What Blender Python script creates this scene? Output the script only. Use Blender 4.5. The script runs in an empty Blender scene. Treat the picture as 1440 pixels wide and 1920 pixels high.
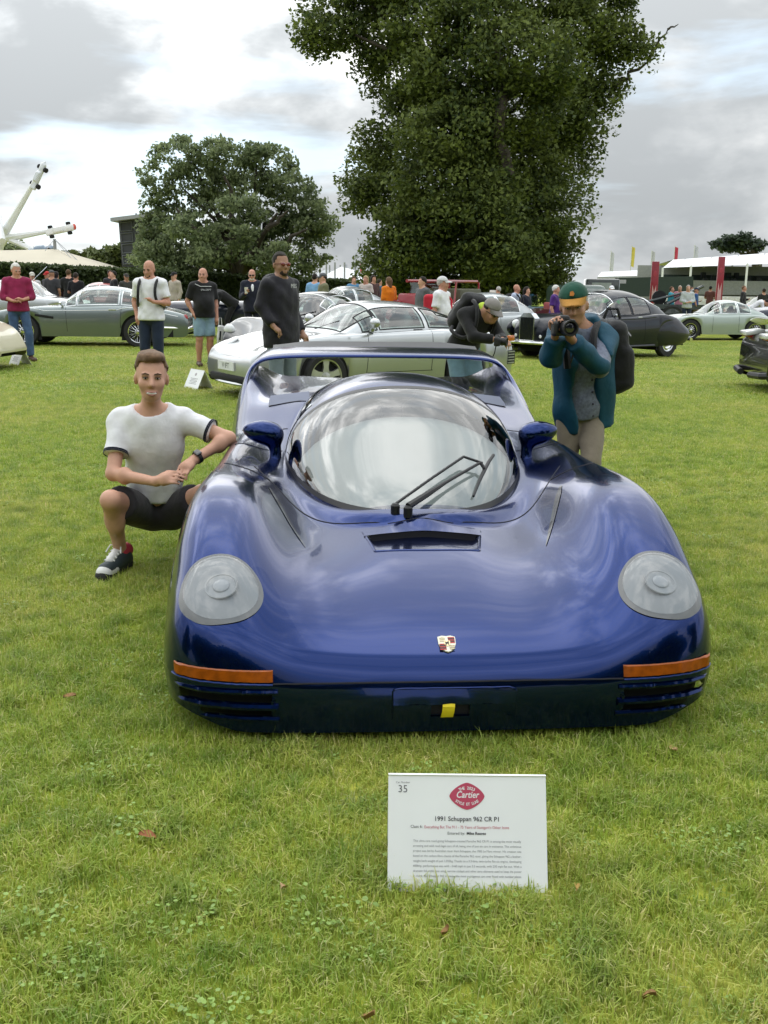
import bpy, bmesh, math, random
import numpy as np
from mathutils import Vector, Matrix, Euler
R = math.radians
random.seed(7); RNG = np.random.default_rng(7)
sc = bpy.context.scene
COL = sc.collection

# ------------------------------------------------------------------ camera, sky, sun, exposure
CAM_H, FOC = 1.55, 1900.0            # eye height in metres, focal length in photograph pixels
PITCH, ROLL = math.atan((960 - 527) / FOC), R(0.7)
cam = bpy.data.cameras.new('camera'); cam_o = bpy.data.objects.new('camera', cam); COL.objects.link(cam_o)
cam.sensor_fit = 'VERTICAL'; cam.sensor_height = 32.0; cam.lens = 32.0 * FOC / 1920.0
cam.clip_start, cam.clip_end = 0.05, 3000
cam_o.matrix_world = Matrix.Translation((0, 0, CAM_H)) @ Matrix.Rotation(math.pi / 2 - PITCH, 4, 'X') @ Matrix.Rotation(ROLL, 4, 'Z')
sc.camera = cam_o
sc.view_settings.view_transform = 'Standard'; sc.view_settings.look = 'None'
sc.view_settings.exposure = 0.87; sc.view_settings.gamma = 1.0
SKY_OFF = (8.2, 1.1, 0.7)
SUN_EL, SUN_AZ = R(31), R(-25)        # azimuth from the view direction, negative is to the left

def make_world():
    w = bpy.data.worlds.new('World'); sc.world = w; w.use_nodes = True
    nt = w.node_tree; nt.nodes.clear(); N = nt.nodes.new; L = nt.links.new
    out = N('ShaderNodeOutputWorld'); bg = N('ShaderNodeBackground'); bg.inputs[1].default_value = 0.1
    L(bg.outputs[0], out.inputs[0])
    sky = N('ShaderNodeTexSky'); sky.sky_type = 'NISHITA'; sky.sun_disc = False
    sky.sun_elevation = SUN_EL; sky.sun_rotation = SUN_AZ; sky.air_density = 1.0; sky.dust_density = 0.6
    tc = N('ShaderNodeTexCoord'); sep = N('ShaderNodeSeparateXYZ'); L(tc.outputs['Generated'], sep.inputs[0])
    def math_(op, a, b=None, c=None, clamp=False):
        n = N('ShaderNodeMath'); n.operation = op; n.use_clamp = clamp
        for i, v in enumerate((a, b, c)):
            if v is None: continue
            if isinstance(v, (int, float)): n.inputs[i].default_value = v
            else: L(v, n.inputs[i])
        return n.outputs[0]
    zc = math_('MAXIMUM', sep.outputs[2], 0.0)
    def noise(scale, detail, rough, dist, off, sq=2.0):
        m = N('ShaderNodeMapping'); L(tc.outputs['Generated'], m.inputs[0]); m.inputs['Location'].default_value = off; m.inputs['Scale'].default_value = (1, 1, sq)
        n = N('ShaderNodeTexNoise'); L(m.outputs[0], n.inputs['Vector'])
        n.inputs['Scale'].default_value = scale; n.inputs['Detail'].default_value = detail
        n.inputs['Roughness'].default_value = rough; n.inputs['Distortion'].default_value = dist
        return n.outputs[0]
    n1 = noise(3.3, 6, 0.52, 0.25, SKY_OFF, 1.7); n2 = noise(9.0, 6, 0.55, 0.2, (4.0, 2.0, 1), 2.2)
    n3 = noise(3.0, 6, 0.5, 0.2, (7.3, 5.1, 2), 5.0)
    # light through the cloud near the sun
    sd = Vector((math.sin(SUN_AZ) * math.cos(SUN_EL), math.cos(SUN_AZ) * math.cos(SUN_EL), math.sin(SUN_EL)))
    dp = N('ShaderNodeVectorMath'); dp.operation = 'DOT_PRODUCT'; L(tc.outputs['Generated'], dp.inputs[0]); dp.inputs[1].default_value = sd
    glow = math_('POWER', math_('MAXIMUM', dp.outputs['Value'], 0.0), 12.0)
    # thickness of the cloud -> grey base to bright thin edges
    thick = math_('ADD', math_('MULTIPLY', n1, 0.68), math_('MULTIPLY', n2, 0.32))
    mr = N('ShaderNodeMapRange'); mr.interpolation_type = 'SMOOTHSTEP'; L(thick, mr.inputs[0])
    mr.inputs[1].default_value = 0.37; mr.inputs[2].default_value = 0.57; mr.inputs[3].default_value = 1.0; mr.inputs[4].default_value = 0.0
    thin = mr.outputs[0]
    grad = math_('MULTIPLY_ADD', zc, 8.4, 3.6)                     # overcast sky brightens towards the zenith
    lum = math_('MULTIPLY', grad, math_('ADD', math_('ADD', 0.70, math_('MULTIPLY', thin, 0.62)),
                math_('MULTIPLY', glow, math_('MULTIPLY_ADD', thin, 2.0, 0.10))))
    tint = N('ShaderNodeMix'); tint.data_type = 'RGBA'; L(thin, tint.inputs[0])
    tint.inputs[6].default_value = (0.93, 0.985, 1.02, 1); tint.inputs[7].default_value = (1.0, 1.0, 0.985, 1)
    cl = N('ShaderNodeVectorMath'); cl.operation = 'SCALE'; L(tint.outputs[2], cl.inputs[0]); L(lum, cl.inputs['Scale'])
    # gaps: the blue sky shows through low down
    gap = N('ShaderNodeMapRange'); gap.interpolation_type = 'SMOOTHSTEP'; L(n3, gap.inputs[0])
    gap.inputs[1].default_value = 0.50; gap.inputs[2].default_value = 0.64; gap.inputs[4].default_value = 0.7
    mix = N('ShaderNodeMix'); mix.data_type = 'RGBA'; L(gap.outputs[0], mix.inputs[0]); L(cl.outputs[0], mix.inputs[6])
    hz = N('ShaderNodeVectorMath'); hz.operation = 'MULTIPLY_ADD'; L(sky.outputs[0], hz.inputs[0])
    hz.inputs[1].default_value = (0.18, 0.22, 0.28); hz.inputs[2].default_value = (4.3, 5.1, 5.6)
    L(hz.outputs[0], mix.inputs[7]); L(mix.outputs[2], bg.inputs[0])
make_world()
sun = bpy.data.lights.new('sun', 'SUN'); sun.energy = 0.6; sun.angle = R(100); sun.color = (1.0, 0.95, 0.87)
sun_o = bpy.data.objects.new('sun', sun); COL.objects.link(sun_o)
sun_o.rotation_euler = (math.pi / 2 - SUN_EL, 0, math.pi - SUN_AZ)
sun_o.location = (-20, 40, 40)
cy_ = sc.cycles
cy_.max_bounces = 8; cy_.diffuse_bounces = 3; cy_.glossy_bounces = 4; cy_.transmission_bounces = 6; cy_.transparent_max_bounces = 12
cy_.use_denoising = True; cy_.caustics_reflective = False; cy_.caustics_refractive = False

# ------------------------------------------------------------------ from the photograph to the place
_s, _c = math.sin(PITCH), math.cos(PITCH)
def ss(a, b, x):
    t = np.clip((np.asarray(x, float) - a) / (b - a), 0, 1); return t * t * (3 - 2 * t)
def gz(x, y):                         # lie of the lawn: almost level, falling a hand's breadth to the far right
    return -0.25 * ss(14, 30, y) * ss(-3, 5, x)
def ray(x, y):
    u, v = x - 720, y - 960
    a, b = u * math.cos(ROLL) + v * math.sin(ROLL), -u * math.sin(ROLL) + v * math.cos(ROLL)
    return np.array([a / FOC, _c - b / FOC * _s, -_s - b / FOC * _c])
def at(x, y, H=0.0):                  # where a sight line meets the height H above the lawn
    d = ray(x, y); g = 0.0
    for _ in range(12):
        t = (H + g - CAM_H) / d[2]; p = np.array([0, 0, CAM_H]) + t * d; g = float(gz(p[0], p[1]))
    return Vector((p[0], p[1], g))
def at_y(x, y, Y):                    # the point of a sight line at the distance Y
    d = ray(x, y); t = Y / d[1]; return Vector((t * d[0], Y, CAM_H + t * d[2]))
def foot(x, Y):                       # point of the lawn at distance Y below the picture column x (taken near the horizon)
    X = (x - 720) / FOC * Y * 1.0 + 0.005 * Y; return Vector((X, Y, float(gz(X, Y))))

# ------------------------------------------------------------------ materials
MATS = {}
def mat(name, col, rough=0.5, metal=0.0, coat=0.0, spec=0.5, var=0.12, scale=8.0, bump=0.0, bscale=60.0, trans=0.0, alpha=1.0, emit=None, sheen=0.0, coatr=0.03):
    if name in MATS: return MATS[name]
    m = bpy.data.materials.new(name); m.use_nodes = True; nt = m.node_tree; b = nt.nodes['Principled BSDF']
    N = nt.nodes.new; L = nt.links.new
    b.inputs['Roughness'].default_value = rough; b.inputs['Metallic'].default_value = metal
    b.inputs['Coat Weight'].default_value = coat; b.inputs['Coat Roughness'].default_value = coatr
    b.inputs['Specular IOR Level'].default_value = spec; b.inputs['Transmission Weight'].default_value = trans
    b.inputs['Alpha'].default_value = alpha
    if sheen: b.inputs['Sheen Weight'].default_value = sheen
    if emit: b.inputs['Emission Color'].default_value = (*emit[:3], 1); b.inputs['Emission Strength'].default_value = emit[3]
    b.inputs['Base Color'].default_value = (*col, 1)
    tc = N('ShaderNodeTexCoord')
    if var > 0:
        n = N('ShaderNodeTexNoise'); L(tc.outputs['Object'], n.inputs['Vector']); n.inputs['Scale'].default_value = scale; n.inputs['Detail'].default_value = 4
        r = N('ShaderNodeValToRGB'); L(n.outputs[0], r.inputs[0])
        r.color_ramp.elements[0].position = 0.3; r.color_ramp.elements[1].position = 0.7
        r.color_ramp.elements[0].color = (*[max(0, c * (1 - var)) for c in col], 1); r.color_ramp.elements[1].color = (*[min(1, c * (1 + var)) for c in col], 1)
        L(r.outputs[0], b.inputs['Base Color'])
    if bump > 0:
        n2 = N('ShaderNodeTexNoise'); L(tc.outputs['Object'], n2.inputs['Vector']); n2.inputs['Scale'].default_value = bscale; n2.inputs['Detail'].default_value = 3
        bp = N('ShaderNodeBump'); bp.inputs['Strength'].default_value = bump; bp.inputs['Distance'].default_value = 0.02
        L(n2.outputs[0], bp.inputs['Height']); L(bp.outputs[0], b.inputs['Normal'])
    MATS[name] = m; return m
def cloth(name, col, **k):
    a = dict(rough=0.85, var=0.1, scale=14, bump=0.3, bscale=18, spec=0.25, sheen=0.15); a.update(k); return mat(name, col, **a)
def paint(name, col, metal=0.0, rough=0.35, **k):
    a = dict(rough=rough, metal=metal, coat=1.0, var=0.03, scale=3); a.update(k); return mat(name, col, **a)

# ------------------------------------------------------------------ objects
def link(o, parent=None):
    COL.objects.link(o)
    if parent is not None: o.parent = parent
    return o
def mesh(name, V, F, m, parent=None, smooth=True, sharp=None):
    me = bpy.data.meshes.new(name)
    V = np.asarray(V, float).reshape(-1, 3)
    me.from_pydata(V.tolist(), [], F if isinstance(F, list) else F.tolist())
    ms = m if isinstance(m, (list, tuple)) else [m]
    for x in ms: me.materials.append(x)
    if smooth:
        me.polygons.foreach_set('use_smooth', np.ones(len(me.polygons), bool))
        if sharp: me.set_sharp_from_angle(angle=R(sharp))
    me.update()
    return link(bpy.data.objects.new(name, me), parent)
def tag(o, label, cat, group=None, kind=None):
    if label: o['label'] = label
    if cat: o['category'] = cat
    if group: o['group'] = group
    if kind: o['kind'] = kind
    return o
def thing(name, label, cat, loc=(0, 0, 0), rz=0.0, group=None, scale=1.0):
    o = bpy.data.objects.new(name, None); COL.objects.link(o); o.empty_display_size = 0.1
    o.location = loc; o.rotation_euler = (0, 0, rz); o.scale = (scale,) * 3
    return tag(o, label, cat, group)
def copy_tree(o, parent=None):
    c = o.copy(); COL.objects.link(c); c.parent = parent
    for ch in list(o.children): copy_tree(ch, c)
    return c

class MB:                              # collects simple shapes into ONE mesh
    def __init__(s): s.V = []; s.F = []; s.n = 0
    def add(s, V, F):
        V = np.asarray(V, float).reshape(-1, 3); s.V.append(V); s.F += [[i + s.n for i in f] for f in F]; s.n += len(V); return s
    def box(s, c, d, rot=None, bev=0.0):
        x, y, z = (np.array(d, float) / 2)
        if bev <= 0:
            V = np.array([[a * x, b * y, e * z] for a in (-1, 1) for b in (-1, 1) for e in (-1, 1)])
            F = [[0, 1, 3, 2], [4, 6, 7, 5], [0, 4, 5, 1], [2, 3, 7, 6], [0, 2, 6, 4], [1, 5, 7, 3]]
        else:
            bm = bmesh.new(); bmesh.ops.create_cube(bm, size=1.0)
            for v in bm.verts: v.co = Vector((v.co.x * 2 * x, v.co.y * 2 * y, v.co.z * 2 * z))
            bmesh.ops.bevel(bm, geom=bm.edges[:], offset=bev, segments=2, affect='EDGES', profile=0.5)
            bm.verts.index_update(); V = np.array([v.co[:] for v in bm.verts]); F = [[v.index for v in f.verts] for f in bm.faces]; bm.free()
        if rot is not None: V = V @ np.array(Euler(rot).to_matrix()).T
        return s.add(V + np.array(c), F)
    def tube(s, pts, r, n=8, caps=True, closed=False):
        P = np.array([list(p) for p in pts], float); k = len(P); r = np.full(k, r, float) if np.isscalar(r) else np.array(r, float)
        V = []; up = np.array([0, 0, 1.0]); prev = None
        for i in range(k):
            a, b = (P[(i - 1) % k], P[(i + 1) % k]) if closed else (P[max(0, i - 1)], P[min(k - 1, i + 1)])
            t = b - a; t = t / (np.linalg.norm(t) + 1e-12)
            if prev is None: q = np.cross(t, up if abs(t[2]) < 0.9 else np.array([1.0, 0, 0]))
            else: q = prev - t * (prev @ t)
            q = q / (np.linalg.norm(q) + 1e-12); prev = q; w = np.cross(t, q)
            an = np.arange(n) * 2 * math.pi / n
            V.append(P[i] + r[i] * (np.outer(np.cos(an), q) + np.outer(np.sin(an), w)))
        F = []
        for i in range(k if closed else k - 1):
            j = (i + 1) % k
            for a in range(n): b = (a + 1) % n; F.append([i * n + a, i * n + b, j * n + b, j * n + a])
        if caps and not closed: F.append(list(range(n))[::-1]); F.append([(k - 1) * n + a for a in range(n)])
        return s.add(np.concatenate(V), F)
    def lathe(s, prof, n=24, axis='Z', c=(0, 0, 0), cap=True):          # prof: (radius, height) pairs
        an = np.arange(n) * 2 * math.pi / n; V = []; F = []
        for r_, h_ in prof: V.append(np.stack([r_ * np.cos(an), r_ * np.sin(an), np.full(n, h_)], 1))
        V = np.concatenate(V)
        for i in range(len(prof) - 1):
            for a in range(n): b = (a + 1) % n; F.append([i * n + a, i * n + b, (i + 1) * n + b, (i + 1) * n + a])
        if cap and prof[0][0] > 1e-4: F.append(list(range(n))[::-1])
        if cap and prof[-1][0] > 1e-4: F.append([(len(prof) - 1) * n + a for a in range(n)])
        if axis == 'X': V = V[:, [2, 0, 1]]
        if axis == 'Y': V = V[:, [1, 2, 0]]
        return s.add(V + np.array(c), F)
    def ell(s, c, r, nu=12, nv=8, rot=None):
        V = []; F = []
        for i in range(nv + 1):
            th = math.pi * i / nv
            for j in range(nu):
                ph = 2 * math.pi * j / nu; V.append((math.sin(th) * math.cos(ph), math.sin(th) * math.sin(ph), math.cos(th)))
        for i in range(nv):
            for j in range(nu):
                k = (j + 1) % nu; F.append([i * nu + j, (i + 1) * nu + j, (i + 1) * nu + k, i * nu + k])
        V = np.array(V) * np.array(r)
        if rot is not None: V = V @ np.array(Euler(rot).to_matrix()).T
        return s.add(V + np.array(c), F)
    def prism(s, poly, a, b, axis='Y'):                       # poly of 2-D points extruded from a to b
        n = len(poly); V = []
        for t in (a, b):
            for p in poly:
                V.append({'Y': (p[0], t, p[1]), 'X': (t, p[0], p[1]), 'Z': (p[0], p[1], t)}[axis])
        F = [[i, (i + 1) % n, n + (i + 1) % n, n + i] for i in range(n)] + [list(range(n))[::-1], list(range(n, 2 * n))]
        return s.add(V, F)
    def build(s, name, m, parent=None, smooth=True, sharp=35):
        return mesh(name, np.concatenate(s.V), s.F, m, parent, smooth, sharp)

def glyphs(s, size, align='CENTER', bold=0.0, shear=0.0, res=3):      # the outlines of a line of print as (verts, faces)
    cu = bpy.data.curves.new('g', 'FONT'); cu.body = s; cu.size = size; cu.align_x = align; cu.align_y = 'CENTER'; cu.offset = bold; cu.shear = shear; cu.resolution_u = res
    o = bpy.data.objects.new('g', cu); me = bpy.data.meshes.new_from_object(o); V = np.array([v.co[:] for v in me.vertices]).reshape(-1, 3); F = [list(p.vertices) for p in me.polygons]
    bpy.data.objects.remove(o); bpy.data.curves.remove(cu); bpy.data.meshes.remove(me); return V, F
def text(s, size, loc, m, parent, rot=(0, 0, 0), align='CENTER', name='lettering', bold=0.0, xs=1.0, shear=0.0, lift=0.0):
    V, F = glyphs(s, size, align, bold, shear); V = V * (xs, 1, 1); o = mesh(name, V, F, m, parent, smooth=False); o.location = loc; o.rotation_euler = rot; return o

# ------------------------------------------------------------------ smooth-union solids (bodies, bags, shoes)
class SDF:
    def __init__(s): s.P = []
    def cap(s, a, b, ra, rb=None, k=0.03, flat=False, flat0=False, sq=None):
        s.P.append(('c', np.array(a, float), np.array(b, float), ra, ra if rb is None else rb, k, flat, flat0)); return s
    def ell(s, c, r, rot=None, k=0.03, neg=False):
        M = None if rot is None else np.array(Euler(rot).to_matrix()); s.P.append(('e', np.array(c, float), np.array(r, float), M, k, neg)); return s
    def box(s, c, d, rot=None, rad=0.02, k=0.02, neg=False):
        M = None if rot is None else np.array(Euler(rot).to_matrix()); s.P.append(('b', np.array(c, float), np.array(d, float) / 2, M, rad, k, neg)); return s
    def chain(s, pts, rs, k=0.02):
        for i in range(len(pts) - 1): s.cap(pts[i], pts[i + 1], rs[i], rs[i + 1], k)
        return s
    def bounds(s):
        lo = np.full(3, 1e9); hi = -lo
        for p in s.P:
            if p[0] == 'c': r = max(p[3], p[4]); a = np.minimum(p[1], p[2]) - r; b = np.maximum(p[1], p[2]) + r
            elif p[0] == 'e':
                if p[5]: continue
                r = p[2] if p[3] is None else np.full(3, p[2].max()); a = p[1] - r; b = p[1] + r
            else:
                if p[6]: continue
                r = p[2] if p[3] is None else np.full(3, np.linalg.norm(p[2])); a = p[1] - r; b = p[1] + r
            lo = np.minimum(lo, a); hi = np.maximum(hi, b)
        return lo, hi
    def polygonize(s, vox, infl=0.0, wr=0.0, wf=30.0, cut=None):
        lo, hi = s.bounds(); lo = lo - infl - 3 * vox; hi = hi + infl + 3 * vox
        n = np.ceil((hi - lo) / vox).astype(int) + 1
        f = np.full(n, 1.0, np.float32); ax = [lo[i] + vox * np.arange(n[i]) for i in range(3)]
        for p in s.P:
            k = p[{'c': 5, 'e': 4, 'b': 5}[p[0]]]
            if p[0] == 'c': r = max(p[3], p[4]) + infl; a = np.minimum(p[1], p[2]) - r; b = np.maximum(p[1], p[2]) + r
            else:
                rr = (p[2] if p[3] is None else np.full(3, np.linalg.norm(p[2]) if p[0] == 'b' else p[2].max())) + infl; a = p[1] - rr; b = p[1] + rr
            m = k + 2.5 * vox
            i0 = np.clip(np.floor((a - m - lo) / vox).astype(int), 0, n - 1); i1 = np.clip(np.ceil((b + m - lo) / vox).astype(int) + 1, 1, n)
            sl = tuple(slice(i0[i], i1[i]) for i in range(3))
            X = ax[0][sl[0]][:, None, None].astype(np.float32); Y = ax[1][sl[1]][None, :, None].astype(np.float32); Z = ax[2][sl[2]][None, None, :].astype(np.float32)
            neg = False
            if p[0] == 'c':
                A, B = p[1], p[2]; d = B - A; L2 = d @ d + 1e-12
                h = ((X - A[0]) * d[0] + (Y - A[1]) * d[1] + (Z - A[2]) * d[2]) / L2; hc = np.clip(h, 0, 1)
                q = np.sqrt((X - A[0] - hc * d[0]) ** 2 + (Y - A[1] - hc * d[1]) ** 2 + (Z - A[2] - hc * d[2]) ** 2) - (p[3] + (p[4] - p[3]) * hc) - infl
                if p[6]: q = np.maximum(q, (h - 1) * math.sqrt(L2))
                if p[7]: q = np.maximum(q, -h * math.sqrt(L2))
            else:
                x, y, z = X - p[1][0], Y - p[1][1], Z - p[1][2]; M = p[3]
                if M is not None: x, y, z = (M[0, 0] * x + M[1, 0] * y + M[2, 0] * z, M[0, 1] * x + M[1, 1] * y + M[2, 1] * z, M[0, 2] * x + M[1, 2] * y + M[2, 2] * z)
                if p[0] == 'e':
                    r = p[2] + infl; k0 = np.sqrt((x / r[0]) ** 2 + (y / r[1]) ** 2 + (z / r[2]) ** 2)
                    k1 = np.sqrt((x / r[0] ** 2) ** 2 + (y / r[1] ** 2) ** 2 + (z / r[2] ** 2) ** 2) + 1e-9
                    q = k0 * (k0 - 1) / k1; neg = p[5]
                else:
                    rad = p[4]; hx = p[2] - rad + infl
                    dx, dy, dz = np.abs(x) - hx[0], np.abs(y) - hx[1], np.abs(z) - hx[2]
                    q = np.sqrt(np.maximum(dx, 0) ** 2 + np.maximum(dy, 0) ** 2 + np.maximum(dz, 0) ** 2) + np.minimum(np.maximum(np.maximum(dx, dy), dz), 0) - rad; neg = p[6]
            o = f[sl]; q = np.broadcast_to(q, o.shape)
            if neg: q = -q; h = np.maximum(k - np.abs(o - q), 0) / k; f[sl] = np.maximum(o, q) + h * h * k * 0.25
            else: h = np.maximum(k - np.abs(o - q), 0) / k; f[sl] = np.minimum(o, q) - h * h * k * 0.25
        X = ax[0][:, None, None]; Y = ax[1][None, :, None]; Z = ax[2][None, None, :]
        if wr > 0:
            f = f + wr * (np.sin(wf * (Z + 0.35 * X) + 2.2 * np.sin(wf * 0.37 * X + 1.3) + 1.7 * np.sin(wf * 0.45 * Y)) * 0.6 + 0.4 * np.sin(wf * 1.9 * (0.8 * X - 0.5 * Z) + 3 * np.sin(wf * .3 * Z)))
        if cut is not None: f = np.maximum(f, cut(X, Y, Z))
        f[[0, -1]] = np.maximum(f[[0, -1]], vox * .5); f[:, [0, -1]] = np.maximum(f[:, [0, -1]], vox * .5); f[:, :, [0, -1]] = np.maximum(f[:, :, [0, -1]], vox * .5)
        return surfnet(f.astype(np.float32), lo, vox)
def surfnet(f, lo, vox):
    s = f < 0; c = s[:-1, :-1, :-1].astype(np.int8)
    nx, ny, nz = f.shape; tot = np.zeros((nx - 1, ny - 1, nz - 1), np.int8)
    for i in (0, 1):
        for j in (0, 1):
            for k in (0, 1): tot += s[i:nx - 1 + i, j:ny - 1 + j, k:nz - 1 + k]
    mix = (tot > 0) & (tot < 8); idx = np.argwhere(mix); vid = np.full(mix.shape, -1, np.int64); vid[mix] = np.arange(len(idx))
    acc = np.zeros((len(idx), 3)); cnt = np.zeros(len(idx))
    cor = [(i, j, k) for i in (0, 1) for j in (0, 1) for k in (0, 1)]
    val = {q: f[idx[:, 0] + q[0], idx[:, 1] + q[1], idx[:, 2] + q[2]] for q in cor}
    for a in cor:
        for d in range(3):
            if a[d]: continue
            b = list(a); b[d] = 1; b = tuple(b); va, vb = val[a], val[b]; cr = (va < 0) != (vb < 0)
            t = np.where(cr, va / np.where(cr, va - vb, 1), 0)
            p = np.tile(np.array(a, float), (len(idx), 1)); p[:, d] = t; acc[cr] += p[cr]; cnt += cr
    V = lo + vox * (idx + acc / np.maximum(cnt, 1)[:, None])
    Q = []
    for d in range(3):
        e1, e2 = [(1, 2), (2, 0), (0, 1)][d]
        sl0 = [slice(1, -1)] * 3; sl0[d] = slice(0, -1); sl1 = [slice(1, -1)] * 3; sl1[d] = slice(1, None)
        A, B = s[tuple(sl0)], s[tuple(sl1)]
        ch = np.argwhere(A != B); fl = A[tuple(ch.T)]
        base = ch + 1; base[:, d] -= 1
        def cell(o1, o2):
            q = base.copy(); q[:, e1] -= o1; q[:, e2] -= o2; return vid[q[:, 0], q[:, 1], q[:, 2]]
        q = np.stack([cell(1, 1), cell(0, 1), cell(0, 0), cell(1, 0)], 1)
        q[~fl] = q[~fl][:, ::-1]; Q.append(q)
    Q = np.concatenate(Q); Q = Q[(Q >= 0).all(1)]
    return V, Q
def relax(V, F, it=1, lam=0.5):
    for _ in range(it):
        S = np.zeros_like(V); n = np.zeros(len(V))
        for a in range(4):
            b = (a + 1) % 4
            np.add.at(S, F[:, a], V[F[:, b]]); np.add.at(S, F[:, b], V[F[:, a]]); np.add.at(n, F[:, a], 1); np.add.at(n, F[:, b], 1)
        V = V + lam * (S / np.maximum(n, 1)[:, None] - V)
    return V
def sdf_obj(name, S, vox, m, parent=None, infl=0.0, wr=0.0, wf=30.0, cut=None, it=1):
    V, F = S.polygonize(vox, infl, wr, wf, cut)
    if it: V = relax(V, F, it)
    return mesh(name, V, F, m, parent)

# ------------------------------------------------------------------ the lawn
def lawn_material(name, blade=False):
    m = bpy.data.materials.new(name); m.use_nodes = True; nt = m.node_tree; b = nt.nodes['Principled BSDF']; N = nt.nodes.new; L = nt.links.new
    g = N('ShaderNodeNewGeometry')
    def noise(scale, det, vec=g.outputs['Position']):
        n = N('ShaderNodeTexNoise'); L(vec, n.inputs['Vector']); n.inputs['Scale'].default_value = scale; n.inputs['Detail'].default_value = det; return n.outputs[0]
    def ramp(f, stops):
        r = N('ShaderNodeValToRGB'); L(f, r.inputs[0]); e = r.color_ramp.elements
        while len(e) < len(stops): e.new(0.5)
        for i, (p, c) in enumerate(stops): e[i].position = p; e[i].color = (*c, 1)
        return r.outputs[0]
    def mix(a, b_, f, mode='MIX'):
        n = N('ShaderNodeMix'); n.data_type = 'RGBA'; n.blend_type = mode
        if isinstance(f, float): n.inputs[0].default_value = f
        else: L(f, n.inputs[0])
        L(a, n.inputs[6]); L(b_, n.inputs[7]); return n.outputs[2]
    if blade:
        big = ramp(noise(0.55, 4), [(0.32, (0.28, 0.41, 0.055)), (0.5, (0.40, 0.48, 0.078)), (0.66, (0.60, 0.57, 0.18))])
        info = N('ShaderNodeObjectInfo'); at_ = N('ShaderNodeAttribute'); at_.attribute_name = 'tone'
        tone = ramp(at_.outputs['Fac'], [(0.0, (0.21, 0.37, 0.055)), (0.45, (0.355, 0.50, 0.085)), (0.82, (0.56, 0.57, 0.16)), (0.92, (0.76, 0.68, 0.40))])
        c = mix(big, tone, 0.55); patch = ramp(noise(7.0, 3), [(0.33, (0.68, 0.76, 0.7)), (0.6, (1.12, 1.06, 1.0))])
        c = mix(c, patch, 1.0, 'MULTIPLY'); L(c, b.inputs['Base Color'])
        b.inputs['Roughness'].default_value = 0.45; b.inputs['Specular IOR Level'].default_value = 0.35
        tr = N('ShaderNodeBsdfTranslucent'); L(c, tr.inputs[0]); ms = N('ShaderNodeMixShader'); ms.inputs[0].default_value = 0.4
        L(b.outputs[0], ms.inputs[1]); L(tr.outputs[0], ms.inputs[2]); L(ms.outputs[0], nt.nodes['Material Output'].inputs[0])
    else:
        sc_ = N('ShaderNodeVectorMath'); sc_.operation = 'MULTIPLY'; L(g.outputs['Position'], sc_.inputs[0]); sc_.inputs[1].default_value = (1, 0.8, 1)
        big = ramp(noise(0.55, 5), [(0.32, (0.23, 0.29, 0.04)), (0.5, (0.30, 0.34, 0.05)), (0.7, (0.40, 0.39, 0.10))])
        fine = ramp(noise(28, 6, sc_.outputs[0]), [(0.3, (0.4, 0.42, 0.35)), (0.52, (0.95, 0.97, 0.9)), (0.7, (1.4, 1.3, 1.2))])
        mid = ramp(noise(2.6, 4), [(0.35, (0.85, 0.88, 0.85)), (0.65, (1.12, 1.08, 1.1))])
        c = mix(mix(big, fine, 1.0, 'MULTIPLY'), mid, 1.0, 'MULTIPLY'); L(c, b.inputs['Base Color'])
        b.inputs['Roughness'].default_value = 0.9; b.inputs['Specular IOR Level'].default_value = 0.1
        bp = N('ShaderNodeBump'); bp.inputs['Strength'].default_value = 0.7; bp.inputs['Distance'].default_value = 0.04; L(noise(40, 5), bp.inputs['Height']); L(bp.outputs[0], b.inputs['Normal'])
    return m
def build_ground():
    xs = np.unique(np.concatenate([np.linspace(-900, -30, 12), np.linspace(-30, 30, 61), np.linspace(30, 900, 12)]))
    ys = np.unique(np.concatenate([np.linspace(-300, 0, 8), np.linspace(0, 60, 61), np.linspace(60, 1500, 16)]))
    X, Y = np.meshgrid(xs, ys); Z = gz(X, Y); nx = len(xs)
    V = np.stack([X, Y, Z], -1).reshape(-1, 3); F = [[j * nx + i, j * nx + i + 1, (j + 1) * nx + i + 1, (j + 1) * nx + i] for j in range(len(ys) - 1) for i in range(nx - 1)]
    o = mesh('ground', V, F, lawn_material('turf')); o['kind'] = 'structure'; o['label'] = 'mown green lawn of the show field'
build_ground()
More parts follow.
